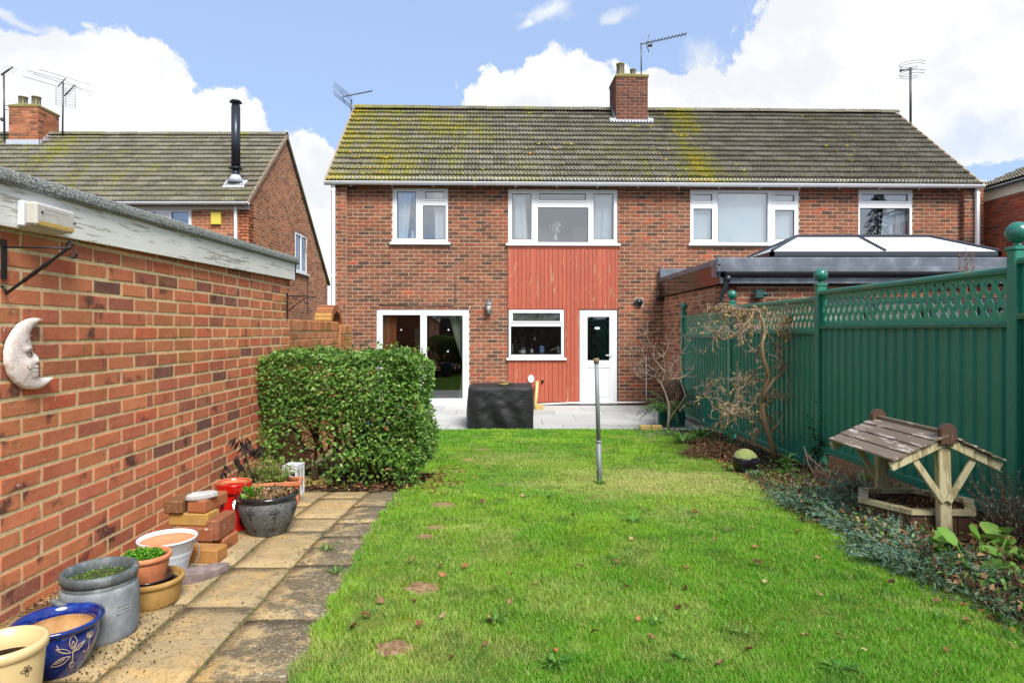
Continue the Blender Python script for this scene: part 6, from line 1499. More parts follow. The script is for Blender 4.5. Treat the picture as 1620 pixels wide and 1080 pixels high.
# wall lantern
wl = thing('wall_lantern', 'grey metal wall lantern between the patio door and kitchen window', 'lamp', H.p(HU(773), .1, HWt(497, -.3))); q = H.p(HU(773), .09, HWt(486, -.3))
mb = MB(); mb.lathe(q, [(.0, .13), (.03, .12), (.075, .06), (.08, .05), (.0, .05)], 8, False, smooth=False); mb.lathe(q, [(.0, -.13), (.055, -.13), (.06, -.10), (.0, -.10)], 8, False, smooth=False)
for k in range(6): a = k * math.pi / 3; mb.tube([q + Vector((math.cos(a) * .06, math.sin(a) * .06, -.11)), q + Vector((math.cos(a) * .07, math.sin(a) * .07, .055))], .006, 5)
mb.tube([q + Vector((0, 0, .12)), q + Vector((0, 0, .15)), q + Vector((0, .08, .12))], .008, 6); mb.build('body', M['lamp_grey'], wl); mb = MB(); mb.lathe(q, [(.045, -.10), (.055, .05)], 12, True); mb.build('glass', M['lens'], wl)
# yellow edging blocks
for i, (a, b) in enumerate(((1013, 1030), (1031, 1048))):
    y = 9.50; mb = MB(); mb.bbox(((a - VX) / F * y, y, g(y) - .02), ((b - VX) / F * y, y + .1, g(y) + .075), .008)
    meta(mb.build('edging_block', M['edging']), ['yellow concrete edging block at the patio corner, farther from the green pot', 'yellow concrete edging block nearest the green pot'][i], 'edging block')
# fern in green pot
fp = A(1058, 668, 9.95); fp.z = -1.51; t = thing('green_planter', 'dark green square planter at the patio corner under the fern', 'planter', fp); mb = MB(); mb.bbox((fp.x - .2, fp.y - .15, -1.512), (fp.x + .22, fp.y + .2, -1.24), .02); mb.build('body', M['green_pot'], t)
mb = MB(); mb.box((fp.x - .18, fp.y - .13, -1.243), (fp.x + .2, fp.y + .18, -1.236)); mb.build('soil', M['soil'], t)
t = thing('fern', 'dark green fern arching out of the square planter', 'fern', fp + Vector((0, 0, .27))); mb = MB(); r2 = random.Random(33)
for _ in range(34):
    a = r2.uniform(0, 6.28); d = Vector((math.cos(a) - .2, math.sin(a) - .3, r2.uniform(.4, 1.5))).normalized(); p = fp + Vector((0, 0, .28)); L = r2.uniform(.38, .62); pts = [p.copy()]
    for k in range(9): d = (d + Vector((0, 0, -.13))).normalized(); pts.append(pts[-1] + d * L / 9)
    mb.tube(pts, .003, 4, False)
    for k in range(1, 10):
        s_ = (1 - abs(k / 9 - .35)) * .085; sdv = d.cross(Vector((0, 0, 1))).normalized()
        for q in (-1, 1): mb.leaf(pts[k], sdv * q + d * .5, (0, 0, 1), s_, .022, .1, .3)
mb.build('fronds', M['fern'], t, 'stuff')
t = thing('wicker_basket', 'brown rounded wicker dome hanging behind the fern', 'basket', (2.72, 10.2, -1.3)); mb = MB(); c = A(1066, 622, 10.15)
for k in range(26):
    a = 2 * math.pi * k / 26; pts = [c + Vector((math.cos(a) * .17 * math.sin(t_), math.sin(a) * .15 * math.sin(t_), .22 * math.cos(t_))) for t_ in np.linspace(.1, 2.2, 7)]; mb.tube(pts, .012, 5)
for k in range(40): r_a = r2.uniform(0, 6.28); tw(mb, c + Vector((math.cos(r_a) * .12, math.sin(r_a) * .1, .1)), (math.cos(r_a), math.sin(r_a), -1.2), .35, .006, r2, .2, 5)
mb.build('woven_sides', M['wicker'], t, 'stuff')
# sprig behind the fence
t = thing('tall_shrub', 'thin twiggy shrub top poking above the fence at the right', 'shrub', (3.5, 4.7, g(4.7))); mb, ml = MB(), MB(); r2 = random.Random(35); c = Vector((3.46, 4.7, g(4.7)))
for _ in range(9):
    b = A(1530 + r2.uniform(-14, 12), r2.uniform(386, 425), 4.7 + r2.uniform(-.05, .05)); mid_ = Vector((c.x + (b.x - c.x) * .6, b.y, (c.z + b.z) / 2 + .2)); pts = [c, mid_, b]; mb.tube([c, c.lerp(mid_, .5), mid_, mid_.lerp(b, .5), b], [.008, .007, .005, .004, .002], 5)
    for k in range(26):
        q = mid_.lerp(b, k / 26 * 1.0); leaves_in(ml, [q], .028, None, 1, r2, asp=.28)
mb.build('stems', M['twig_red'], t, 'stuff'); ml.build('leaves', M['dark_leaf'], t, 'stuff')
# stepping stone under hedge, blue pot behind hedge
mb = MB(); q = G(490, 765); q = Vector(((486 - VX) / F * 5.35, 5.35, g(5.35))); mb.lathe(q, [(.0, -.02), (.19, -.02), (.20, .012), (.185, .022), (.0, .025)], 24, False); meta(mb.build('stepping_stone', M['yellow_stone']), 'round yellow stone disc on the soil under the hedge', 'stone')
mb = MB(); q = Vector(((585 - VX) / F * 6.6, 6.6, g(6.6))); mb.lathe(q, [(.0, 0), (.13, 0), (.19, .36), (.2, .42), (.17, .42), (.15, .05)], 24, False); meta(mb.build('blue_planter', M['blue_glaze']), 'tall blue planter standing hidden behind the hedge', 'planter')
# ------------------------------------------------------------------ pots along the garage wall
def prof_r(prof, z):
    for (r0, z0_), (r1, z1_) in zip(prof, prof[1:]):
        if z0_ <= z <= z1_ and z1_ > z0_: return r0 + (r1 - r0) * (z - z0_) / (z1_ - z0_)
    return prof[-1][0]
def smooth_prof(pts, n=5):
    out = []
    for i in range(len(pts) - 1):
        p0, p1, p2, p3 = pts[max(i - 1, 0)], pts[i], pts[i + 1], pts[min(i + 2, len(pts) - 1)]
        for k in range(n):
            t = k / n; out.append(tuple(.5 * ((2 * p1[d]) + (-p0[d] + p2[d]) * t + (2 * p0[d] - 5 * p1[d] + 4 * p2[d] - p3[d]) * t * t + (-p0[d] + 3 * p1[d] - 3 * p2[d] + p3[d]) * t ** 3) for d in (0, 1)))
    out.append(pts[-1]); return out
def motif(mb, c, prof, curves, th0, z0_, s_, rad=.0012):
    """curves in local (x, y) metres, wrapped on the pot wall around angle th0"""
    for cv in curves:
        pts = []
        for (x, y) in cv:
            z = z0_ + y * s_; r_ = prof_r(prof, z) + .0006; a = th0 + x * s_ / r_; pts.append((c[0] + r_ * math.cos(a), c[1] + r_ * math.sin(a), c[2] + z))
        mb.tube(pts, rad, 5)
def petal(cx, cy, ang, L, W, n=10):
    o = []
    for k in range(n + 1):
        t = k / n; s_ = math.sin(math.pi * t)
        o.append((t * L, s_ * W))
    for k in range(n, -1, -1):
        t = k / n; o.append((t * L, -math.sin(math.pi * t) * W))
    ca, sa = math.cos(ang), math.sin(ang); return [(cx + x * ca - y * sa, cy + x * sa + y * ca) for x, y in o]
def facing(c): return math.atan2(-c[1], -c[0])       # angle on the pot towards the camera
# cream pot
c = Vector(((6 - VX) / F * 1.80, 1.80, g(1.8))); t = thing('cream_pot', 'empty cream glazed pot with small incised flowers, nearest of the row', 'pot', c)
prof = smooth_prof([(.068, 0), (.085, .08), (.094, .16), (.099, .215), (.1, .222)], 4) + [(.106, .226), (.108, .240), (.105, .250), (.098, .253), (.090, .250), (.086, .20), (.07, .06), (.0, .06)]
mb = MB(); mb.lathe(c, [(0, 0)] + prof, 56, False); mb.build('body', M['cream_glaze'], t); mb = MB(); mb.lathe(c, [(0, .195), (.0845, .195)], 30, False); mb.build('soil', M['soil'], t)
mb = MB(); th = facing(c); 
for (dx, dz) in ((.06, .185), (.05, .13), (-.02, .17), (.0, .11)):
    motif(mb, c, prof[:16], [petal(0, 0, a, .016, .004) for a in (1.9, 1.2, -1.4, 2.9, .2)], th + dx * 9, dz, 1, .0009)
mb.build('incised_flowers', M['wicker'], t)
# blue pot
c = Vector(((92 - VX) / F * 2.12, 2.12, g(2.12))); t = thing('blue_pot', 'cobalt blue glazed bowl pot with buff flower drawing, between cream pot and grey churn', 'pot', c)
prof = smooth_prof([(.066, 0), (.085, .03), (.108, .08), (.117, .125), (.113, .152)], 5); full = prof + [(.125, .157), (.134, .165), (.134, .172), (.128, .176), (.118, .172), (.113, .168), (.104, .150), (.106, .12), (.09, .05), (0, .045)]
mb = MB(); mb.lathe(c, [(0, 0)] + full, 64, False); mb.build('body', M['blue_glaze'], t); mb = MB(); mb.lathe(c, [(0, .062), (.055, .066), (.090, .085), (.1025, .12), (.1025, .145)], 40, False); mb.build('sandy_lining', M['sandy'], t)
mb = MB(); th = facing(c) + .35
cv = [petal(0, .02, math.pi / 2, .05, .011), petal(0, .025, math.pi / 2, .025, .004), petal(0, .012, .55, .045, .005), petal(-.004, .012, 2.6, .05, .006), petal(-.005, .0, 3.55, .055, .012), petal(-.02, -.003, 3.5, .03, .004), [(0, .015), (.004, -.02), (.0, -.045), (.008, -.06)], petal(.0, -.025, -1.2, .025, .007), [(-.045, .05), (-.035, .025), (-.01, .012), (.02, .012)],
      [(.055, .045), (.055, .0), (.05, -.04)], petal(.055, .035, 1.2, .022, .009), petal(.055, .035, 1.9, .022, .007), [(.05, -.04), (.045, -.01), (.035, .0)]]
motif(mb, c, prof, cv, th, .082, 1.0, .0012); mb.build('flower_drawing', M['buff_line'], t)
# grey churn
c = Vector(((158 - VX) / F * 2.37, 2.37, g(2.37))); t = thing('grey_churn', 'grey weathered ceramic churn with thick rim and side handle, mossy soil inside', 'churn', c)
prof = smooth_prof([(.118, 0), (.127, .02), (.129, .07), (.130, .14), (.126, .185), (.118, .197)], 5); full = prof + [(.121, .203), (.121, .210), (.116, .213), (.120, .218), (.127, .222), (.129, .240), (.126, .250), (.119, .254), (.110, .250), (.108, .225), (.108, .16)]
mb = MB(); mb.lathe(c, [(0, 0)] + full[:-11 + 1], 64, False); mb.build('body', M['churn'], t); mb = MB(); mb.lathe(c, full[-11:], 64, False); mb.build('rim', M['churn_rim'], t)
mb = MB(); mb.lathe(c, [(0, .222), (.06, .220), (.108, .214)], 30, False); mb.build('mossy_soil', M['moss_soil'], t)
r2 = random.Random(61); mb = MB()
for _ in range(260): a = r2.uniform(0, 6.28); q = .10 * math.sqrt(r2.random()); leaves_in(mb, [c + Vector((math.cos(a) * q, math.sin(a) * q, .223))], .009, None, 1, r2)
mb.build('moss', M['parsley'], t, 'stuff')
mb = MB(); th = facing(c) - 1.05; K = 10; pts = []
for k in range(K + 1): a = math.pi * k / K; rr0 = .127 + .03 * math.sin(a); ta = th + .26 * math.cos(a); pts.append((c.x + rr0 * math.cos(ta), c.y + rr0 * math.sin(ta), c.z + .155 + .028 * math.sin(a)))
mb.tube(pts, .011, 8); mb.build('handle', M['churn_rim'], t)
mb = MB(); th = facing(c) + .62; r2 = random.Random(4)
for row, n in ((.135, 7), (.122, 6), (.109, 8)):
    for k in range(n):
        a = th + (k - n / 2) * .052; q = Vector((c.x + math.cos(a) * .1305, c.y + math.sin(a) * .1305, c.z + row)); tn = Vector((-math.sin(a), math.cos(a), 0))
        mb.tube([q - Vector((0, 0, .004)), q + Vector((0, 0, .004))], .0011, 4); 
        if r2.random() < .7: mb.tube([q + Vector((0, 0, .004)), q + tn * .004 + Vector((0, 0, .001)), q - Vector((0, 0, .003))], .001, 4)
mb.build('worn_embossing', M['churn'], t)
# bowl, saucer, herb pot
c = Vector(((239 - VX) / F * 2.66, 2.66, g(2.66))); t = thing('terracotta_bowl', 'wide stained terracotta bowl on the paving under the herb pot', 'bowl', c)
mb = MB(); mb.lathe(c, smooth_prof([(0, 0), (.092, 0), (.108, .02), (.117, .07), (.119, .088)], 3) + [(.127, .092), (.129, .102), (.126, .110), (.118, .112), (.110, .106), (.106, .06), (0, .058)], 56, False); mb.build('body', M['old_terracotta'], t)
mb = MB(); mb.lathe(c, [(0, .082), (.108, .082)], 30, False); mb.build('dark_soil', M['soil'], t)
c2 = c + Vector((-.018, .0, .083)); t = thing('saucer', 'dark brown glazed saucer lying in the terracotta bowl', 'saucer', c2); mb = MB(); mb.lathe(c2, [(0, 0), (.075, 0), (.098, .022), (.101, .028), (.097, .031), (.092, .026), (.072, .008), (0, .008)], 48, False); mb.build('body', M['brown_glaze'], t)
c3 = c2 + Vector((-.005, 0, .0085)); t = thing('herb_pot', 'orange terracotta pot of bright green parsley sitting in the brown saucer', 'pot', c3)
mb = MB(); mb.lathe(c3, smooth_prof([(0, 0), (.068, 0), (.074, .01), (.086, .06), (.090, .092)], 3) + [(.097, .095), (.101, .102), (.100, .112), (.094, .117), (.086, .114), (.082, .09), (.07, .05), (0, .05)], 56, False); mb.build('body', M['terracotta'], t)
mb = MB(); mb.lathe(c3, [(0, .10), (.083, .10)], 30, False); mb.build('soil', M['soil'], t)
t = thing('parsley', 'bright green parsley filling the orange terracotta pot', 'herb', c3 + Vector((0, 0, .1))); mb = MB(); r2 = random.Random(62)
for _ in range(900): a = r2.uniform(0, 6.28); q = .08 * math.sqrt(r2.random()); p = c3 + Vector((math.cos(a) * q - .015, math.sin(a) * q, .102 + r2.uniform(0, .03) * (1.2 - q / .08))); leaves_in(mb, [p], .013, None, 1, r2, asp=.7)
mb.build('leaves', M['parsley'], t, 'stuff')
# bucket
c = Vector(((265 - VX) / F * 2.98, 2.98, g(2.98))); t = thing('bucket', 'white painted metal bucket with wire handle holding an orange clay pot', 'bucket', c)
prof = [(0, 0), (.082, 0), (.084, .006), (.098, .07), (.101, .075), (.101, .08), (.104, .085), (.122, .162), (.126, .165), (.130, .168), (.130, .174), (.126, .176), (.122, .172), (.108, .10)]
mb = MB(); mb.lathe(c, prof, 56, False); mb.build('body', M['white_enamel'], t); mb = MB(); mb.lathe(c, [(0, .135), (.06, .137), (.105, .145), (.1175, .158), (.119, .156), (.11, .12)], 40, False); mb.build('clay_liner', M['orange_inner'], t)
mb = MB(); th = facing(c) + 1.15; q = c + Vector((math.cos(th) * .124, math.sin(th) * .124, .15)); mb.tube([q, q + Vector((.012, -.004, .0)), q + Vector((.024, -.006, -.02)), q + Vector((.026, -.01, -.06)), q + Vector((.01, -.02, -.10)), q + Vector((-.01, -.035, -.108))], .0022, 6); mb.tube([q + Vector((-.012, -.008, .005)), q + Vector((.006, -.004, .006))], .006, 6)
mb.build('handle', M['galv'], t)
# slate
def stone(name, label, mat, c, dims, rot, seed, cat='stone', flat=.5, parts=None):
    r2 = random.Random(seed); mb = MB(); K = 14; R = Matrix.Rotation(rot[2], 3, 'Z') @ Matrix.Rotation(rot[1], 3, 'Y') @ Matrix.Rotation(rot[0], 3, 'X'); rr0 = [r2.uniform(.82, 1.1) for _ in range(K)]; vs = []
    for (zz, s_) in ((-.5, .86), (-.3, .98), (.2, 1.0), (.42, .9)):
        for k in range(K): a = 2 * math.pi * k / K; vs.append(Vector(c) + R @ Vector((math.cos(a) * rr0[k] * s_ * dims[0] * (1.25 if math.cos(a) > .8 else 1), math.sin(a) * rr0[k] * s_ * dims[1], zz * dims[2] + r2.uniform(-.04, .04) * dims[2])))
    vs.append(Vector(c) + R @ Vector((0, 0, .5 * dims[2]))); vs.append(Vector(c) + R @ Vector((0, 0, -.5 * dims[2]))); fs = []
    for j in range(3):
        for k in range(K): fs.append((j * K + k, j * K + (k + 1) % K, (j + 1) * K + (k + 1) % K, (j + 1) * K + k))
    for k in range(K): fs.append((3 * K + k, 3 * K + (k + 1) % K, 4 * K)); fs.append(((k + 1) % K, k, 4 * K + 1))
    mb.add(vs, fs, False); return meta(mb.build(name, mat), label, cat)
q = Vector(((318 - VX) / F * 2.93, 2.93, g(2.93))); t = thing('slate_stone', 'purple grey slate slab with a mossy end lying on the path by the bucket', 'stone', q)
outl = [(-.062, -.05), (-.052, -.085), (-.01, -.072), (.03, -.03), (.068, .03), (.088, .085), (.08, .10), (.045, .088), (.0, .055), (-.04, .01)]; vs = []
for zz, s_ in ((.0, .97), (.03, 1.0), (.036, .93)):
    for (x, y) in outl: vs.append((q.x + x * s_, q.y + y * 1.15 * s_, q.z + zz + (.018 if x < -.0 else .0) * (zz > .0) + (.006 * math.sin(x * 60) if zz > .033 else 0)))
n = len(outl); fs = [tuple(range(2 * n, 3 * n))] + [(j * n + k, j * n + (k + 1) % n, (j + 1) * n + (k + 1) % n, (j + 1) * n + k) for j in (0, 1) for k in range(n)]
mb = MB(); mb.add(vs, fs); mb.build('slab', M['slate'], t)
mb = MB(); r2 = random.Random(63)
for _ in range(60): mb.sphere((q.x - .052 + r2.uniform(-.012, .02), q.y - .075 + r2.uniform(-.01, .06), q.z + r2.uniform(.0, .045)), r2.uniform(.004, .009), 6, 4)
mb.build('mossy_end', M['moss_stone'], t, 'stuff')
# pile of bricks (positions from the photograph, each brick a thing)
def loose_brick(cx_px, cy_px, Y, yaw, dims=(.105, .215, .065), z=None, lab='', roll=0):
    p = A(cx_px, cy_px, Y)
    if z is not None: p.z = z
    R = Matrix.Translation(p) @ Matrix.Rotation(yaw, 4, 'Z') @ Matrix.Rotation(roll, 4, 'Y'); mb = MB(); a, b, c_ = [d / 2 for d in dims]; mb.bbox((-a, -b, -c_), (a, b, c_), .006, R)
    return meta(mb.build('loose_brick', M['brick_loose']), lab, 'brick', 'loose bricks piled by the garage wall')
gz = g(3.3); yw = -.10
loose_brick(322, 880, 3.17, yw, (.20, .10, .07), gz + .034, 'yellow stone-faced brick at the front bottom of the pile')
loose_brick(356, 868, 3.36, yw, (.07, .15, .065), gz + .033, 'short yellow brick at the bottom right of the pile')
loose_brick(318, 862, 3.30, yw, (.20, .13, .07), gz + .104, 'dark red brick in the middle layer behind the white bucket')
loose_brick(350, 849, 3.34, -.02, (.066, .20, .105), gz + .122, 'red brick standing on edge at the right of the pile')
loose_brick(306, 842, 3.32, yw, (.215, .105, .065), gz + .172, 'orange brick lying crosswise under the two top bricks')
loose_brick(291, 826, 3.36, -.05, (.10, .215, .065), gz + .239, 'yellowed brick on top of the pile, next to the wall')
loose_brick(329, 824, 3.37, -.12, (.10, .215, .065), gz + .239, 'buff brick on top of the pile, under the pale stone')
q = A(317, 812, 3.30); q.z = gz + .289; stone('pale_stone', 'flat pale grey stone lying on top of the brick pile', M['pale_stone'], q, (.068, .042, .034), (0, -.06, .35), 5)
# red lattice pot
c = Vector(((370 - VX) / F * 3.72, 3.72, g(3.72))); t = thing('red_pot', 'tall glossy red pot pierced with diamond openings, between brick pile and grey pot', 'pot', c)
seg, rows = 96, 40; prof = []
for j in range(rows + 1):
    z = .265 * j / rows; tt_ = j / rows
    if tt_ < .06: r_ = .085
    elif tt_ < .84: r_ = .078 + .004 * math.sin(tt_ * 4)
    else: r_ = .090 + .006 * (tt_ - .84) / .16
    prof.append((r_, z))
def dia(i, k):
    z = (i + .5) / rows; u = (k + .5) / seg * 6
    for (zc, off_) in ((.60, 0.0), (.22, .5)):
        du = abs((u - off_ + .5) % 1 - .5); hh = .19
        if du / .30 + abs(z - zc) / hh < 1: return True
    return False
mb = MB(); mb.lathe(c, prof, seg, False, dia); mb.lathe(c, [(r_ - .007, z) for r_, z in prof], seg, False, dia); mb.lathe(c, [(.099, .262), (.1, .27), (.096, .275), (.090, .272), (.088, .255)], seg, False); mb.lathe(c, [(0, .001), (.085, .001)], seg, False); mb.lathe(c, [(.0955, .222), (.0985, .228), (.0985, .262)], seg, False)
mb.build('body', M['red_glaze'], t); mb = MB(); mb.lathe(c, [(.070, .0), (.070, .215), (0, .22)], 40, False); mb.build('inner_liner', M['brown_glaze'], t)
mb = MB(); mb.lathe(c, [(.0865, .225), (.0865, .258), (.0925, .2755), (.098, .2755)], 60, False); mb.build('pink_rim', M['terracotta'], t)
# grey speckled pot
c = Vector(((424 - VX) / F * 3.62, 3.62, g(3.62))); t = thing('speckled_pot', 'round grey speckled stoneware pot with black rim and incised dragonfly flowers', 'pot', c)
prof = smooth_prof([(.092, 0), (.11, .03), (.138, .08), (.156, .135), (.158, .17), (.150, .198)], 5); full = prof + [(.153, .203), (.163, .208), (.169, .217), (.168, .226), (.16, .231), (.148, .228), (.142, .20), (.142, .17)]
mb = MB(); mb.lathe(c, [(0, 0)] + prof, 72, False); mb.build('body', M['speckle'], t); mb = MB(); mb.lathe(c, full[len(prof) - 1:], 72, False); mb.build('rim', M['black_glaze'], t); mb = MB(); mb.lathe(c, [(0, .205), (.145, .20)], 30, False); mb.build('soil', M['soil'], t)
mb = MB(); th0 = facing(c)
for (dth, s_) in ((-.62, 1.0), (.22, .95), (1.05, .95)):
    cv = [petal(0, .01, 1.57, .030, .007), petal(0, .01, .75, .032, .006), petal(0, .01, 2.4, .032, .006), petal(0, .008, 2.9, .03, .005), petal(0, .008, .25, .03, .005), petal(0, 0, -1.2, .02, .003), petal(0, 0, -2.0, .02, .003), [(0, .01), (.002, -.03), (-.002, -.075), (.0, -.10)], petal(0, -.10, 2.3, .035, .008), petal(0, -.10, .8, .03, .007)]
    motif(mb, c, prof, cv, th0 + dth, .135, s_, .0016)
mb.build('incised_flowers', M['black_line'], t)
t = thing('potted_perennial', 'cut-back dry stems with a few green leaves in the speckled pot', 'plant', c + Vector((0, 0, .2))); mb, ml, mg = MB(), MB(), MB(); r2 = random.Random(64)
for _ in range(110): a = r2.uniform(0, 6.28); q = .12 * math.sqrt(r2.random()); tw(mb, c + Vector((math.cos(a) * q, math.sin(a) * q, .205)), (r2.gauss(0, .8), r2.gauss(0, .8), .6), r2.uniform(.03, .09), .003, r2, .3, 4)
for _ in range(280): a = r2.uniform(0, 6.28); q = .13 * math.sqrt(r2.random()); leaves_in(ml, [c + Vector((math.cos(a) * q, math.sin(a) * q, .21 + r2.uniform(0, .02)))], .03, None, 1, r2)
for _ in range(40): p = c + Vector((-.07 + r2.gauss(0, .02), -.06 + r2.gauss(0, .02), .215 + r2.uniform(0, .04))); leaves_in(mg, [p], .035, None, 1, r2, asp=.7)
for _ in range(14): p = c + Vector((-.02 + r2.gauss(0, .02), -.10, .215)); leaves_in(mg, [p], .03, None, 1, r2, asp=.7)
mb.build('stems', M['straw'], t, 'stuff'); ml.build('dry_leaves', M['dead'], t, 'stuff'); mg.build('leaves', M['parsley'], t, 'stuff')
# trough, seedlings, white stand, dead plant
c = Vector(((430 - VX) / F * 4.35, 4.35, g(4.35))); tz = A(430, 762, 4.3).z; t = thing('terracotta_trough', 'long terracotta trough standing behind the speckled pot', 'trough', c)
R = Matrix.Translation((c.x + .0, c.y, c.z)) @ Matrix.Rotation(.22, 4, 'Z'); hz_ = tz - c.z; mb = MB()
mb.bbox((-.18, -.07, 0), (.18, .07, hz_ - .03), .008, R); a, b = .20, .085
for (x0, x1, y0, y1) in ((-a, a, -b, -b + .022), (-a, a, b - .022, b), (-a, -a + .022, -b + .0221, b - .0221), (a - .022, a, -b + .0221, b - .0221)): mb.bbox((x0, y0, hz_ - .03), (x1, y1, hz_), .004, R)
mb.build('body', M['terracotta'], t); mb = MB(); mb.box((-.175, -.06, hz_ - .031), (.175, .06, hz_ - .02), R); mb.build('soil', M['soil'], t)
t = thing('trough_plant', 'bushy faded green and straw coloured plant growing in the trough', 'plant', c + Vector((0, 0, hz_))); mb, mg = MB(), MB(); r2 = random.Random(65)
for _ in range(130):
    b = R @ Vector((r2.uniform(-.17, .1), r2.uniform(-.05, .05), hz_ - .02)); pts = tw(mb, b, (r2.gauss(0, .5), r2.gauss(0, .5), 1), r2.uniform(.07, .18), .0022, r2, .25, 5)
    for q in pts[1:]:
        for _ in range(5): leaves_in(mg if r2.random() < .55 else mb, [q], .022, None, 1, r2, asp=.35)
mb.build('stems', M['straw'], t, 'stuff'); mg.build('leaves', M['parsley'], t, 'stuff')
wz = (459 - VX) / F * 4.62; t = thing('white_stand', 'white pierced metal plant stand behind the trough', 'stand', (wz, 4.62, g(4.62))); fr = Frame((wz - .06, 4.62, g(4.62)), (1, -.1, 0)); mb = MB(); topz = A(0, 737, 4.62).z - g(4.62); r_h = [(.015, .045, .05 + .05 * k, .085 + .05 * k) for k in range(3)] + [(.065, .10, .05 + .05 * k, .085 + .05 * k) for k in range(3)]
grid_wall(mb, fr, 0, .12, 0, topz, [h for h in r_h if h[3] < topz], -.006, 0); fr2 = Frame(fr.p(.12, 0, 0), (.1, 1, 0)); grid_wall(mb, fr2, 0, .12, 0, topz, [(.02, .05, .03, topz - .03), (.07, .10, .03, topz - .03)], -.006, 0); fbox(mb, fr, 0, .12, -.13, -.0, topz - .004, topz + .004); mb.build('panels', M['white_enamel'], t)
dp_ = Vector(((392 - VX) / F * 4.2, 4.2, g(4.2))); t = thing('dead_plant', 'tall blackened dead plant with shrivelled leaves against the brick wall', 'plant', dp_); mb, ml = MB(), MB(); r2 = random.Random(66)
def dpt(px, py): return A(px, py, 4.15)
main = [dpt(402, 762), dpt(394, 740), dpt(389, 722), dpt(385, 704), dpt(382, 688)]; mb.tube(main, [.006, .005, .005, .004, .003], 6)
drops = []
for pts in ([(391, 730), (384, 724), (375, 721), (372, 722)], [(389, 722), (396, 717), (400, 712), (401, 708)], [(386, 706), (389, 698), (390, 692)], [(394, 742), (386, 738), (380, 734), (377, 727)], [(385, 702), (378, 696), (373, 692)], [(366, 775), (358, 760), (353, 745), (356, 735)], [(386, 766), (388, 750), (384, 738)], [(398, 770), (404, 740), (410, 715), (412, 705)]):
    P3 = [dpt(*q) for q in pts]; mb.tube(P3, .0025, 4); drops.append(P3[-1]); drops.append(P3[-2])
drops += [main[2], main[3]]
for p in drops:
    for _ in range(4): d = Vector((r2.gauss(0, .35), r2.gauss(0, .3), -1)); l_ = r2.uniform(.04, .085); ml.leaf(p, d, (r2.gauss(0, 1), r2.gauss(0, 1), 0), l_, l_ * .28, .6, -.3)
mb.build('stems', M['black_dead'], t, 'stuff'); ml.build('shrivelled_leaves', M['black_dead'], t, 'stuff')
# white metal threshold by slate? small weeds in slab joints
r2 = random.Random(67)
for i, (px, py, lab) in enumerate(((517, 871, 'small grass tuft growing in a path joint, farther from the camera'), (531, 908, 'grass tuft with straw blades at the path edge, nearer the camera'))):
    mb = MB(); blade_tuft(mb, G(px, py), 46, .05, .004, r2, .9, .4); meta(mb.build('grass_tuft', M['green_leaf'], None), lab, 'grass tuft')

litter('soil_debris', 'dark soil crumbs spilled on the path around the grey churn and blue pot', M['soil'], 700, lambda r: (lambda q: Vector((q[0], q[1], g(q[1]))))((-1.50 + r.gauss(.06, .12), 2.33 + r.gauss(-.02, .14))), .010, 11, .006, .003, cat='soil crumbs')
litter('wall_foot_debris', 'small leaves, moss and grit gathered at the foot of the garage wall', M['litter'], 900, lambda r: (lambda yy: Vector((WX + .01 + abs(r.gauss(0, .035)), yy, g(yy))))(r.uniform(1.9, 4.9)), .014, 12, .004, .006, cat='debris')
litter('path_crumbs', 'small leaf crumbs and moss scattered over the sandstone path', M['litter'], 520, lambda r: (lambda yy: Vector((r.uniform(WX + .1, xl(yy)), yy, g(yy))))(r.uniform(1.8, 4.86)), .011, 13, .006, .003, cat='debris')
def jointgreen(r):
    yy = r.uniform(1.9, 4.85); x = r.choice((-1.318, -1.018, xl(yy) - .01, xl(yy) - .03)) + r.gauss(0, .006); return Vector((x, yy, g(yy)))
litter('joint_moss', 'green moss and tiny weeds growing in the path joints', M['green_leaf'], 520, jointgreen, .010, 14, .0, .004, cat='moss')
# ------------------------------------------------------------------ things on the garage wall
def WP(px, py, off=0):
    """point on the garage wall face seen at photo pixel"""
    Y = -(WX + off) * F / (VX - px); return Vector((WX + off, Y, (HY - py) / F * Y))
bl = thing('bulkhead_light', 'yellowed prismatic bulkhead lamp on the white fascia of the garage', 'lamp', WP(70, 340, .04))
y0_, y1_ = WP(30, 340, .045).y, WP(114, 350, .11).y - .0; zc = .465; X0 = WX + .041; hh = .048
mb = MB(); mb.bbox((X0, y0_ - .01, zc - hh - .004), (X0 + .028, y1_ + .02, zc + hh + .004), .012); mb.build('base', M['white_enamel'], bl)
mb = MB(); mb.bbox((X0 + .028, y0_ - .006, zc - hh), (X0 + .075, y1_ + .016, zc + hh), .017); mb.build('lens', M['lens'], bl)
mb = MB()
for k in range(9):
    for z in (zc + .024, zc + .008): 
        if k < 9 - (z < zc + .01) * 4: mb.sphere((X0 + .0755, y0_ + .05 + k * .016, z), .0022, 6, 4)
mb.sphere((X0 + .076, y0_ + .028, zc + .01), .006, 8, 5); mb.sphere((X0 + .076, y1_ + .004, zc - .004), .006, 8, 5); mb.build('studs', M['gasket'], bl)
mb = MB(); mb.bbox((X0 + .0755, y0_ + .01, zc - hh + .006), (X0 + .0762, y1_ + .002, zc - hh + .022), .0003); mb.build('dirt_line', M['lens_dirt'], bl)
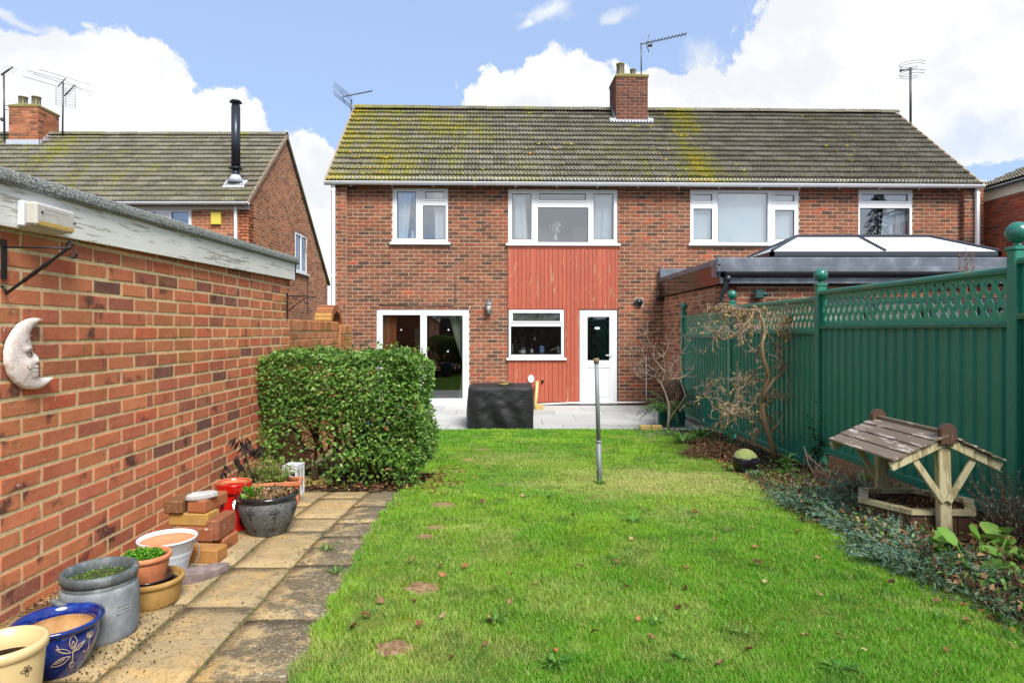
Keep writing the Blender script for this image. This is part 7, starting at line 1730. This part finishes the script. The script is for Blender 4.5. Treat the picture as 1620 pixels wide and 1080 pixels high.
# near scrolled bracket: perpendicular to wall
def spiral(c, d0, r0, turns, n=18, axis=Vector((0, 1, 0)), shrink=.35):
    out = []; e1 = Vector(d0).normalized(); e2 = axis.cross(e1)
    for k in range(n + 1): t_ = k / n; a = turns * 2 * math.pi * t_; r_ = r0 * (1 - (1 - shrink) * t_); out.append(Vector(c) + e1 * math.cos(a) * r_ + e2 * math.sin(a) * r_)
    return out
BY = 2.475; bk = thing('wrought_iron_bracket', 'black wrought iron scroll bracket at the left edge of the garage wall', 'bracket', (WX + .01, BY, .2))
zt_ = A(0, 391, BY).z; tipx = A(112, 391, BY).x - .0; mb = MB(); mb.bbox((WX + .008, BY - .014, .2 - .0), (WX + .014, BY + .014, zt_ + .03), .002); mb.build('back_plate', M['black_iron'], bk)
Lb = .27; Pt = lambda px, py: A(px, py, BY)
mb = MB(); mb.tube([Vector((WX + .01, BY, zt_)), Vector((Pt(112, 393).x, BY, zt_ - .004))], .0035, 6); mb.build('top_bar', M['black_iron'], bk)
mb = MB(); a, b = Pt(9, 465), Pt(112, 390); K = 24; pts = [a.lerp(b, k / K) for k in range(K + 1)]; mb.tube(pts, [.006 + .003 * (abs(math.sin(k * .75)) if 6 < k < 17 else 0) for k in range(K + 1)], 6)
for (cx_, cy_, d0, tn) in ((112, 387, (-.2, 0, -1), .85), (115, 403, (.3, 0, 1), .8), (2, 458, (1, 0, -.6), -.7)):
    q = Pt(cx_, cy_); mb.tube(spiral(q, d0, .018, tn), .0045, 6)
mb.build('twisted_brace', M['black_iron'], bk)
BY2 = 5.74; bk = thing('wrought_iron_bracket', 'black wrought iron hanging bracket at the far corner of the garage', 'bracket', (WX + .01, BY2, .2)); Pt = lambda px, py: A(px, py, BY2)
mb = MB(); mb.bbox((WX + .006, BY2 - .01, Pt(0, 505).z), (WX + .014, BY2 + .01, Pt(0, 463).z), .002); mb.build('back_plate', M['black_iron'], bk)
s_x = Pt(455, 0).x - (WX + .01)
def Q(px, py): return Pt(px, py) - Vector((s_x - .004, 0, 0))
mb = MB(); mb.tube([Q(449, 468), Q(490, 469), Q(498, 470), Q(500, 468)], .0045, 6); mb.tube([Q(450, 497), Q(470, 480), Q(482, 472), Q(492, 468.5)], .0045, 6)
for (cx_, cy_, r0) in ((455, 477, .034), (455, 489, .022), (466, 472, .018)): mb.tube(spiral(Q(cx_, cy_), (0, 0, 1), r0, .95, shrink=.6), .0028, 5)
mb.build('scrollwork', M['black_iron'], bk)
# moon plaque
mo = thing('moon_plaque', 'white crackled crescent moon face plaque hanging on the garage wall', 'plaque', WP(35, 560, .01))
def wc(cx_, cy_):  # crop pixel (6.75x, origin 0,480) to wall (Y, Z)
    p = WP(cx_ / 6.75, 480 + cy_ / 6.75); return (p.y, p.z)
outer = [wc(*q) for q in ((375, 172), (330, 150), (250, 165), (160, 215), (90, 300), (35, 400), (8, 520), (12, 640), (50, 760), (120, 850), (200, 905), (290, 918), (370, 905), (430, 865), (470, 815), (475, 795))]
inner = [wc(*q) for q in ((375, 178), (340, 200), (300, 235), (268, 285), (252, 335), (262, 390), (276, 440), (280, 480), (292, 520), (312, 560), (328, 605), (318, 622), (300, 645), (322, 662), (322, 680), (310, 700), (326, 722), (322, 755), (330, 778), (370, 797), (430, 792), (475, 787))]
def resample(pl, n):
    d = [0]
    for a, b in zip(pl, pl[1:]): d.append(d[-1] + math.hypot(b[0] - a[0], b[1] - a[1]))
    o = []
    for k in range(n + 1):
        t_ = d[-1] * k / n; i = max(j for j in range(len(d)) if d[j] <= t_ + 1e-9); i = min(i, len(pl) - 2); f = (t_ - d[i]) / max(1e-9, d[i + 1] - d[i]); o.append((pl[i][0] + (pl[i + 1][0] - pl[i][0]) * f, pl[i][1] + (pl[i + 1][1] - pl[i][1]) * f))
    return o
NS, NTT = 60, 14; A_, B_ = resample(outer, NS), resample(inner, NS); vs = []; fs = []
def feat(y, z):
    def e(cx_, cy_, sy, sz): p = wc(cx_, cy_); return math.exp(-(((y - p[0]) / sy) ** 2 + ((z - p[1]) / sz) ** 2))
    return 1.5 * (.008 * e(215, 650, .035, .045) + .006 * e(225, 492, .03, .010) + .007 * e(228, 542, .014, .008) - .009 * e(240, 545, .03, .020) + .010 * e(308, 590, .012, .03) + .006 * e(300, 676, .02, .006) + .006 * e(300, 704, .02, .006) - .006 * e(292, 690, .02, .003) + .006 * e(305, 745, .02, .015))
for i in range(NS + 1):
    for j in range(NTT + 1):
        t_ = j / NTT; y = A_[i][0] + (B_[i][0] - A_[i][0]) * t_; z = A_[i][1] + (B_[i][1] - A_[i][1]) * t_; h = .012 + .012 * min(1, math.sin(math.pi * min(1, t_ * 1.0 + .0)) ** .5 if 0 < t_ < 1 else 0)
        h += feat(y, z)
        vs.append((WX + .012 + h, y, z))
for i in range(NS):
    for j in range(NTT): q = i * (NTT + 1) + j; fs.append((q, q + 1, q + NTT + 2, q + NTT + 1))
b = len(vs)
for i in range(NS + 1): vs.append((WX + .009, *A_[i])); vs.append((WX + .009, *B_[i]))
for i in range(NS): fs.append((b + 2 * i, i * (NTT + 1), (i + 1) * (NTT + 1), b + 2 * i + 2)); fs.append((i * (NTT + 1) + NTT, b + 2 * i + 1, b + 2 * i + 3, (i + 1) * (NTT + 1) + NTT))
mb = MB(); mb.add(vs, [f[::-1] for f in fs], True); mb.build('crescent', M['moon'], mo)
mb = MB()
def wl_(pts, r_=.0012, h=.031): mb.tube([(WX + .0362 + feat(*wc(*q)), *wc(*q)) for q in pts], r_ * 1.3, 5)
wl_([(190, 545), (215, 522), (240, 520), (262, 540)], .0024, .034); wl_([(195, 552), (225, 566), (258, 550)], .002, .034); wl_([(175, 520), (200, 488), (235, 475), (262, 490)], .0022, .035); wl_([(275, 690), (300, 688), (318, 690)], .002, .035); wl_([(250, 335), (210, 365), (175, 410)], .0012, .029); wl_([(165, 665), (185, 690), (210, 705)], .0014, .032)
wl_([(235, 790), (280, 780), (318, 760)], .001, .03); mb.build('carved_lines', M['moon_line'], mo)

# ------------------------------------------------------------------ items in windows
def on_sill(r, px, n=-.13): return H.p(HU(px), n, r[2] + .085 if r is not RK else r[2] + .075)
q = on_sill(RK, 828); mb = MB(); mb.lathe(q, [(0, 0), (.05, 0), (.06, .04), (.045, .08), (.0, .09)], 16, False); mb.tube([q + Vector((-.05, 0, .03)), q + Vector((-.09, 0, .07))], .008, 6); mb.tube([q + Vector((-.04, 0, .07)), q + Vector((-.02, 0, .13)), q + Vector((.03, 0, .13)), q + Vector((.045, 0, .07))], .006, 6); meta(mb.build('teapot', M['ceramic']), 'white teapot on the kitchen window sill', 'teapot')
q = on_sill(RK, 842); mb = MB(); mb.lathe(q, [(0, 0), (.03, 0), (.03, .12), (.012, .16), (.012, .21), (0, .21)], 16, False); meta(mb.build('bottle', M['bottle']), 'dark bottle with pale label on the kitchen window sill', 'bottle'); mb = MB(); mb.lathe(q, [(.031, .03), (.031, .10)], 16, False); lb = mb.build('label', M['ceramic'], bpy.data.objects['bottle']); 
q = on_sill(RK, 858); mb = MB(); mb.lathe(q, [(0, 0), (.055, 0), (.055, .1), (.05, .1), (0, .1)], 18, False); mb.sphere(q + Vector((0, 0, .12)), .055, 12, 8); meta(mb.build('checked_jar', M['blue_check']), 'blue and white checked jar on the kitchen window sill', 'jar')
q = on_sill(RK, 885); mb = MB(); mb.lathe(q, [(0, 0), (.02, 0), (.028, .07), (.015, .1), (.02, .14), (0, .15)], 12, False); meta(mb.build('figurine', M['ceramic']), 'small white figurine at the right end of the kitchen window sill', 'figurine')
q = on_sill(RK, 811); mb = MB(); mb.lathe(q, [(0, 0), (.02, 0), (.012, .06), (.018, .12), (.008, .2), (0, .22)], 12, False); meta(mb.build('candlestick', M['room']), 'slim candlestick at the left end of the kitchen window sill', 'candlestick')
q = H.p(HU(846), -.06, HWt(536, .6)); mb = MB(); mb.sphere(q, .022, 12, 8, (1, .5, 1.6)); mb.tube([q + Vector((0, 0, .03)), q + Vector((0, 0, .22))], .002, 4); meta(mb.build('suncatcher', M['green_glassy']), 'green glass drop hanging inside the kitchen window', 'ornament')
q = on_sill(R2, 880); t = thing('vase_of_flowers', 'white vase of white flowers in the large upstairs window', 'vase', q); mb = MB(); mb.lathe(q, [(0, 0), (.03, 0), (.045, .04), (.03, .09), (.035, .11), (0, .1)], 16, False); mb.build('vase', M['ceramic'], t); mb = MB(); r2 = random.Random(70)
for _ in range(12):
    d = Vector((r2.gauss(0, .35), r2.gauss(0, .1), 1)).normalized(); l_ = r2.uniform(.1, .26); mb.tube([q + Vector((0, 0, .1)), q + Vector((0, 0, .1)) + d * l_], .0025, 4); mb.sphere(q + Vector((0, 0, .1)) + d * l_, .02, 8, 5)
mb.build('flowers', M['ceramic'], t, 'stuff')
for (px, r_, lab) in ((821, .035, 'pale ornament at the left of the large upstairs window'), (958, .035, 'pale ornament at the right of the large upstairs window')):
    q = on_sill(R2, px); mb = MB(); mb.lathe(q, [(0, 0), (r_, 0), (r_ * 1.1, .05), (r_ * .5, .09), (r_ * .3, .13), (0, .14)], 14, False); meta(mb.build('ornament', M['ceramic']), lab, 'ornament')
for (px, lab, k) in ((641, 'small pale ornament by the left net curtain in the left upstairs window', .8), (652, 'white cat-shaped ornament in the left upstairs window', 1.2)):
    q = on_sill(R1, px); mb = MB(); mb.lathe(q, [(0, 0), (.035 * k, 0), (.04 * k, .05 * k), (.02 * k, .09 * k), (.03 * k, .12 * k), (0, .15 * k)], 12, False); meta(mb.build('ornament', M['ceramic']), lab, 'ornament')
q = H.p(HU(891), -1.1, HWt(342, 1.2)); mb = MB(); mb.lathe(q, [(.03, .12), (.10, .05), (.12, -.02), (.05, -.1), (0, -.1)], 14, False); mb.tube([q + Vector((0, 0, .1)), q + Vector((0, 0, .7))], .004, 4); meta(mb.build('ceiling_lamp', M['ceramic']), 'white ceiling lamp seen through the large upstairs window', 'lamp')
q = on_sill(R4, 1425); mb = MB(); mb.lathe(q, [(0, 0), (.05, 0), (.06, .08), (.03, .12), (0, .13)], 14, False); meta(mb.build('ornament', M['sandy']), 'buff ornament at the bottom of the far right upstairs window', 'ornament')
def bird(px, py, s_, lab):
    q = H.p(HU(px), -.0345, HWt(py, -1)); mb = MB(); pts = [(-.5, .1), (-.1, .15), (.15, .7), (.2, .1), (.6, .75), (.35, -.05), (.5, -.35), (.1, -.2), (-.25, -.1)]; vs = [q + H.U * x * s_ + Vector((0, 0, z * s_)) for x, z in pts]; mb.add(vs + [v + HN * .001 for v in vs], [tuple(range(9)), tuple(range(9, 18))]); meta(mb.build('bird_sticker', M['ceramic']), lab, 'sticker')
bird(634, 522, .04, 'white bird sticker on the left pane of the patio door'); bird(709, 522, .045, 'upper white bird sticker on the right pane of the patio door'); bird(708, 556, .045, 'lower white bird sticker on the right pane of the patio door')

# ------------------------------------------------------------------ aerials
def aerial_mast(name, label, base, top, r=.016): 
    t = thing(name, label, 'aerial', base); mb = MB(); mb.tube([base, top], r, 8); mb.build('mast', M['alu'], t); return t
YR = 15.2; b = A(556, 188, YR - .05); top_ = A(556, 158, YR - .05); t = aerial_mast('tv_aerial', 'television aerial on the left gable end of the main roof', b, top_, .02)
mb = MB(); p0, p1 = A(543, 153, YR - .3), A(589, 144, YR + .3); mb.tube([p0, p1], .012, 6)
for k in range(11): q = p0.lerp(p1, .12 + .085 * k); mb.tube([q - Vector((-.02, .10, .03)), q + Vector((-.02, .10, .03))], .006, 4); mb.sphere(q, .022, 6, 4)
for k in range(-4, 5):
    if k: q = A(541, 152 + k * 2.6, YR - .3) + Vector((.01 * abs(k), 0, 0)); mb.tube([q + Vector((-.17, -.2, .10)), q + Vector((.15, .2, -.09))], .0055, 4)
mb.tube([A(540, 143, YR - .3), A(545, 163, YR - .3)], .007, 4); mb.build('elements', M['alu'], t)
b = A(1014.5, 119, 15.0); top_ = A(1014.5, 68, 15.0); t = aerial_mast('tv_aerial', 'long slanting television aerial on the chimney of the main house', b, top_, .016); mb = MB(); p0, p1 = A(1013, 70.5, 15), A(1086, 54, 15.1); mb.tube([p0, p1], .011, 6)
for k in range(12): q = p0.lerp(p1, .16 + .074 * k); mb.tube([q - Vector((0, .12, 0)), q + Vector((0, .12, 0))], .005, 4); mb.tube([q - Vector((.02, 0, .02)), q + Vector((.02, 0, .03))], .016, 6)
q = A(1022, 70, 15); mb.tube([A(1028, 54, 15), q, A(1027, 83, 15)], .010, 5); mb.bbox(tuple(A(1026, 72, 15)), tuple(A(1033, 69, 15) + Vector((0, .1, 0))), .01); mb.build('elements', M['alu'], t)
b = A(1440.5, 196, 15.6); top_ = A(1440.5, 107, 15.6); t = aerial_mast('radio_aerial', 'round looped radio aerial on a mast at the right end of the main roof', b, top_, .028); mb = MB()
for z, r_ in ((100.5, .27), (104, .25), (115, .27), (119, .25)): mb.tube([A(1443, z + 1, 15.6) + Vector((math.cos(a) * r_, math.sin(a) * r_, .02 * math.sin(a))) for a in np.linspace(.5, 5.6, 24)], .006, 4)
mb.tube([A(1425, 112, 15.6), A(1443, 109, 15.6)], .02, 6); mb.sphere(A(1425, 112, 15.6), .035, 8, 6); mb.build('loops', M['alu'], t)
b = A(99, 212, 17.2); top_ = A(100, 130, 17.2); t = aerial_mast('tv_aerial', 'two-level grid aerial on the mast right of the left neighbour chimney', b, top_, .022); mb = MB()
def ln(a_, b_, r_=.007): mb.tube([A(*a_, 17.2), A(*b_, 17.2)], r_, 4)
for a_, b_ in (((44, 112), (100, 127)), ((62, 110), (145, 135)), ((36, 121), (92, 137)), ((52, 117), (150, 147)), ((100, 126), (146, 152))): ln(a_, b_)
ln((92, 137), (104, 124), .014); ln((102, 152), (118, 135), .018)
for k in range(7): ln((104 + k * 2.1, 148 - k * 2.4), (110 + k * 2.1, 151 - k * 2.4), .009)
for x in (88.5, 104, 119): ln((x, 137 + (x - 88) * .1), (x, 166 + (x - 88) * .15), .005)
for k in range(8): ln((88, 138 + k * 4), (119, 142 + k * 4.2), .004)
mb.build('elements', M['alu'], t)
b = A(7, 222, 17.0); top_ = A(6, 118, 17.0); t = aerial_mast('tv_aerial', 'small slanted aerial on the white pole left of the neighbour chimney', b, top_, .025); mb = MB(); mb.tube([A(2, 119, 17), A(20, 106, 17)], .025, 6)
for k in range(6): q = A(3 + k * 3, 118 - k * 2.2, 17); mb.tube([q - Vector((.1, .1, -.03)), q + Vector((.1, .1, -.03))], .004, 4)
ln((5, 167), (14, 167), .01); ln((5, 174), (14, 174), .01); mb.sphere(A(4, 189, 17), .06, 8, 6); mb.build('elements', M['alu'], t)

# ------------------------------------------------------------------ what the windows reflect: trees and a boundary behind the camera
bf = thing('back_fence', 'dark stained timber fence closing the garden behind the camera', 'fence', (0, -9, -1.1)); fr = Frame((9, -9, -1.15), (-1, 0, 0))
mb = MB(); fbox(mb, fr, 0, 18, 0, .03, 0, 1.8); o = mb.build('boards', M['well_brown'], bf)
rt = random.Random(77)
def conifer(x, y, h, R, lab, n=2600):
    b = Vector((x, y, -1.1)); t = thing('conifer_tree', lab, 'tree', b); mb = MB(); mb.tube([b, b + Vector((0, 0, h * .95))], [.16, .02], 7); mb.build('trunk', M['bark'], t); mb = MB()
    for _ in range(n):
        z = rt.random() ** 1.3; a = rt.uniform(0, 6.28); tier = (z * 14) % 1; r_ = R * (1 - z) * (.55 + .45 * (1 - tier)) * math.sqrt(rt.uniform(.2, 1)); p = b + Vector((math.cos(a) * r_, math.sin(a) * r_, h * (.1 + .9 * z) - .12 * r_)); mb.leaf(p, (math.cos(a), math.sin(a), -.15), (0, 0, 1), .32, .12, .1, .3)
    mb.build('crown', M['conifer'], t, 'stuff')
def roundtree(x, y, h, R, lab, n=3000):
    b = Vector((x, y, -1.1)); t = thing('broadleaf_tree', lab, 'tree', b); mb = MB(); mb.tube([b, b + Vector((0, 0, h * .6))], [.18, .08], 7)
    for _ in range(7): tw(mb, b + Vector((0, 0, h * .5)), (rt.gauss(0, 1), rt.gauss(0, 1), .9), R, .05, rt, .2, 5)
    mb.build('trunk', M['bark'], t); mb = MB()
    for _ in range(n): d = Vector((rt.gauss(0, 1), rt.gauss(0, 1), rt.gauss(0, 1))).normalized() * (rt.uniform(.5, 1)); p = b + Vector((d.x * R, d.y * R, h * .62 + d.z * h * .36)); mb.leaf(p, (rt.gauss(0, 1), rt.gauss(0, 1), 0), (0, 0, 1), .2, .12)
    mb.build('crown', M['dark_leaf'], t, 'stuff')
conifer(24.3, -12.0, 10.2, 2.3, 'tall conifer behind the camera to the right, reflected in the far right window')
roundtree(-6, -13, 5.0, 2.4, 'round tree behind the camera to the left'); roundtree(3.5, -14, 4.6, 2.2, 'round tree behind the camera near the middle'); roundtree(-1.5, -15, 4.2, 2.0, 'smaller round tree behind the back fence')

# ------------------------------------------------------------------ fallen leaves and weeds on the lawn
rl = random.Random(88); lm = []
for k in range(5):
    mb = MB(); L = 1; K = 7; vs = []; 
    for i in range(K):
        t_ = i / (K - 1); w_ = .38 * math.sin(math.pi * min(.97, max(.03, t_)) ** .8) * rl.uniform(.8, 1.1); zc_ = .18 * math.sin(t_ * 3 + k); vs += [(t_ - .5, -w_, zc_ + rl.uniform(.02, .22)), (t_ - .5, 0, zc_), (t_ - .5, w_, zc_ + rl.uniform(.02, .22))]
    fs = []
    for i in range(K - 1): b = 3 * i; fs += [(b, b + 1, b + 4, b + 3), (b + 1, b + 2, b + 5, b + 4)]
    me = bpy.data.meshes.new('fallen_leaf'); me.from_pydata(vs, [], fs); me.materials.append((M['rust_leaf'], M['dead'], M['straw'], M['rust_leaf'], M['dead'])[k]); me.polygons.foreach_set('use_smooth', [True] * len(fs)); me.update(); lm.append(me)
spots = [(1085, 972), (990, 938), (1074, 970), (807, 915), (807, 962), (1028, 1021), (1148, 846), (1132, 860), (1187, 1037), (1073, 972), (665, 1000), (941, 1012), (846, 932), (1275, 1015), (1532, 992), (1600, 1010), (1598, 1035), (1212, 930), (1351, 855), (1395, 878), (1410, 932), (1485, 962), (1350, 880), (1194, 872), (1262, 848), (1232, 872), (1190, 842), (1187, 778), (1086, 905), (1082, 940), (735, 905), (700, 905), (652, 895), (700, 918), (775, 990), (915, 905), (975, 898), (1000, 860), (1010, 990), (560, 1000), (610, 1050), (580, 985), (700, 985), (715, 1052), (770, 1030), (1200, 900), (1292, 892), (1300, 950), (880, 1040), (1140, 1060), (1425, 1010), (1330, 1020), (1370, 1040), (1500, 1040), (720, 830), (690, 850), (760, 800), (830, 790), (905, 820), (1098, 815), (1160, 810), (1290, 830), (1040, 800), (655, 960), (600, 960)]
for i, (px, py) in enumerate(spots):
    p = G(px + rl.uniform(-3, 3), py); o = bpy.data.objects.new('fallen_leaf', lm[i % 5]); COL.objects.link(o); s_ = rl.uniform(.022, .042); o.location = p + Vector((0, 0, .030)); o.rotation_euler = (rl.uniform(-.4, .4), rl.uniform(-.4, .4), rl.uniform(0, 6.28)); o.scale = (s_, s_, s_)
    meta(o, ('small curled russet leaf lying loose on the lawn grass', 'small withered brown leaf lying loose on the lawn grass', 'small pale straw-coloured leaf lying loose on the lawn grass')[(0, 1, 2, 0, 1)[i % 5]], 'leaf', 'fallen leaves scattered on the lawn')
for i, (px, py, n, L, lab) in enumerate(((785, 988, 12, .075, 'flat weed rosette in the lawn left of centre'), (880, 1060, 26, .075, 'wide leafy weed clump at the bottom centre of the lawn'), (1040, 992, 9, .06, 'small weed rosette in the near lawn right of centre'), (1000, 830, 16, .10, 'pale weed rosette in the dry lawn patch near the pole'), (1080, 1050, 10, .06, 'weed rosette near the bottom edge right of centre'), (1325, 1065, 14, .07, 'weed clump at the bottom of the lawn toward the right'), (870, 790, 9, .08, 'weed rosette just left of the clothes pole foot'), (1490, 985, 6, .06, 'pale leafy weed at the lawn near the right border'), (770, 745, 8, .08, 'small weed rosette far on the left side of the lawn'), (1180, 1010, 7, .05, 'tiny weed rosette in the near right part of the lawn'))):
    t = plant('lawn_weed', lab, G(px, py) + Vector((0, 0, .02)), lambda mb, c, r, n=n, L=L: blade_tuft(mb, c, int(n * 1.4), L * .7, .010, r, .95, .75), M['green_leaf'], 'weed', 100 + i, 'weeds in the lawn')

# ------------------------------------------------------------------ lawn grass
def vnoise(x, y, seed=0):
    xi, yi = np.floor(x).astype(np.int64), np.floor(y).astype(np.int64); fx, fy = x - xi, y - yi; fx = fx * fx * (3 - 2 * fx); fy = fy * fy * (3 - 2 * fy)
    def h(a, b): n = (a * 374761393 + b * 668265263 + seed * 974711) & 0x7fffffff; n = (n ^ (n >> 13)) * 1274126177 & 0x7fffffff; return ((n ^ (n >> 16)) & 0xffff) / 65535.0
    return (h(xi, yi) * (1 - fx) + h(xi + 1, yi) * fx) * (1 - fy) + (h(xi, yi + 1) * (1 - fx) + h(xi + 1, yi + 1) * fx) * fy
def fbm(x, y, s_, seed=0, o=4):
    v = 0; a = .5; t_ = 0
    for k in range(o): v = v + a * vnoise(x * s_ * 2 ** k, y * s_ * 2 ** k, seed + k); t_ += a; a *= .55
    return v / t_
NB = 520000
t_ = RNG.random(NB); ya, yb = 1.75, 9.62; Y = 1 / (1 / ya + t_ * (1 / yb - 1 / ya)); k = RNG.random(NB) < .45; Y = np.where(k, ya + (yb - ya) * RNG.random(NB), Y)
ysamp = np.linspace(0, 10, 400); XLt = np.array([xl(v) for v in ysamp]); XRt = np.array([xr(v) for v in ysamp]); Gt = np.array([g(v) for v in ysamp])
X = np.interp(Y, ysamp, XLt) - .03 + RNG.random(NB) * (np.interp(Y, ysamp, XRt) - np.interp(Y, ysamp, XLt) + .07)
X += 0.015 * np.sin(Y * 23) * (X < np.interp(Y, ysamp, XLt) + .05)
inside = (np.abs(X / Y * F + VX - 810) < 860)
bare = np.zeros(NB)
for (px, py, rx_, ry_) in ((665, 933, .085, .055), (625, 1028, .07, .045), (700, 800, .09, .05), (728, 746, .10, .05), (690, 836, .07, .045), (740, 728, .08, .05), (672, 850, .05, .04), (712, 765, .12, .06), (640, 985, .05, .03)):
    p = G(px, py); d = ((X - p.x) / rx_) ** 2 + ((Y - p.y) / (ry_ * 1.4)) ** 2; bare = np.maximum(bare, np.exp(-(d * .8) ** 2))
bare = np.maximum(bare, .85 * np.exp(-(((X - .81) / .05) ** 2 + ((Y - 5.35) / .04) ** 2)) * 0)
thin = fbm(X, Y, 2.2, 3); keep = inside & (RNG.random(NB) > bare * 1.05) & (RNG.random(NB) > np.clip((.40 - thin) * 3.5, 0, .6))
X, Y = X[keep], Y[keep]; n = len(X); Z = np.interp(Y, ysamp, Gt) + .004
pdry = G(1040, 762); dry = np.exp(-(((X - pdry.x) / .95) ** 2 + ((Y - pdry.y) / .85) ** 2)) + .5 * np.exp(-(((X - .3) / .5) ** 2 + ((Y - 6.8) / .4) ** 2)); dry = dry * (.35 + 1.1 * fbm(X, Y, 3.1, 17)); leftdry = np.exp(-((X + .35) / .35) ** 2) * np.clip((5 - Y) / 3, 0, 1)
pat = fbm(X, Y, 1.6, 5); pat2 = fbm(X, Y, 5.5, 9); clump = fbm(X, Y, 11, 13, 2)
H_ = (.018 + .018 * pat2 + .026 * np.clip(clump - .52, 0, 1) * 2.2) * (.55 + .7 * RNG.random(n)) * (1 - .35 * np.clip(dry, 0, 1)) * .84; W_ = (.0014 + .0010 * RNG.random(n)) * (1 + np.clip(Y - 3, 0, 7) * .26)
az = RNG.random(n) * 6.283; lean = (.25 + .9 * RNG.random(n)); waz = az + RNG.normal(0, .6, n) + 1.57
dx, dy = np.cos(az), np.sin(az); wx, wy = np.cos(waz), np.sin(waz)
V = np.zeros((n, 5, 3))
def put(i, tt, wsc, sg):
    out = lean * H_ * tt ** 1.6; V[:, i, 0] = X + dx * out + wx * W_ * wsc * sg * .5; V[:, i, 1] = Y + dy * out + wy * W_ * wsc * sg * .5; V[:, i, 2] = Z + H_ * tt * (1 - .25 * lean * tt)
put(0, 0, 1, -1); put(1, 0, 1, 1); put(2, .55, .9, -1); put(3, .55, .9, 1); put(4, 1, 0, 0)
green = np.array([.105, .34, .010]); lime = np.array([.21, .45, .016]); dark = np.array([.048, .20, .012]); straw = np.array([.56, .50, .20])
m1x = np.clip((pat - .42) * 4.5 + RNG.normal(0, .22, n) + leftdry * .45, 0, 1)[:, None]; C = green * (1 - m1x) + lime * m1x
m2x = np.clip((.46 - pat2) * 4.5 + (fbm(X, Y, 9, 33) - .55) * 2 + RNG.normal(0, .2, n), 0, .8)[:, None]; C = C * (1 - m2x) + dark * m2x
m3x = np.clip(dry * .9 + leftdry * .35 + np.clip((fbm(X, Y, 2.7, 41) - .60) * 4, 0, .25) + (RNG.random(n) < .06) * .8 + RNG.normal(0, .15, n), 0, .92)[:, None]; C = C * (1 - m3x) + straw * m3x
C *= (1 + RNG.normal(0, .13, n))[:, None]; C = np.clip(C, .005, .8)
me = bpy.data.meshes.new('grass'); me.vertices.add(n * 5); me.vertices.foreach_set('co', V.reshape(-1).astype(np.float32))
base = (np.arange(n) * 5)[:, None]; tri = (base + np.array([0, 1, 3, 0, 3, 2, 2, 3, 4])[None, :]).reshape(-1).astype(np.int32)
me.loops.add(len(tri)); me.loops.foreach_set('vertex_index', tri); np_ = len(tri) // 3; me.polygons.add(np_); me.polygons.foreach_set('loop_start', (np.arange(np_) * 3).astype(np.int32)); me.polygons.foreach_set('loop_total', np.full(np_, 3, dtype=np.int32))
me.update(calc_edges=True); at = me.color_attributes.new('col', 'FLOAT_COLOR', 'POINT'); cc = np.ones((n * 5, 4), dtype=np.float32); cc[:, :3] = np.repeat(C, 5, axis=0); at.data.foreach_set('color', cc.reshape(-1))
me.materials.append(M['blade']); go = bpy.data.objects.new('grass', me); COL.objects.link(go); meta(go, 'bright green lawn grass with dry straw patches', 'grass', kind='stuff')
for o in list(bpy.data.objects):
    if o.parent is not None and 'category' in o.keys(): del o['category']
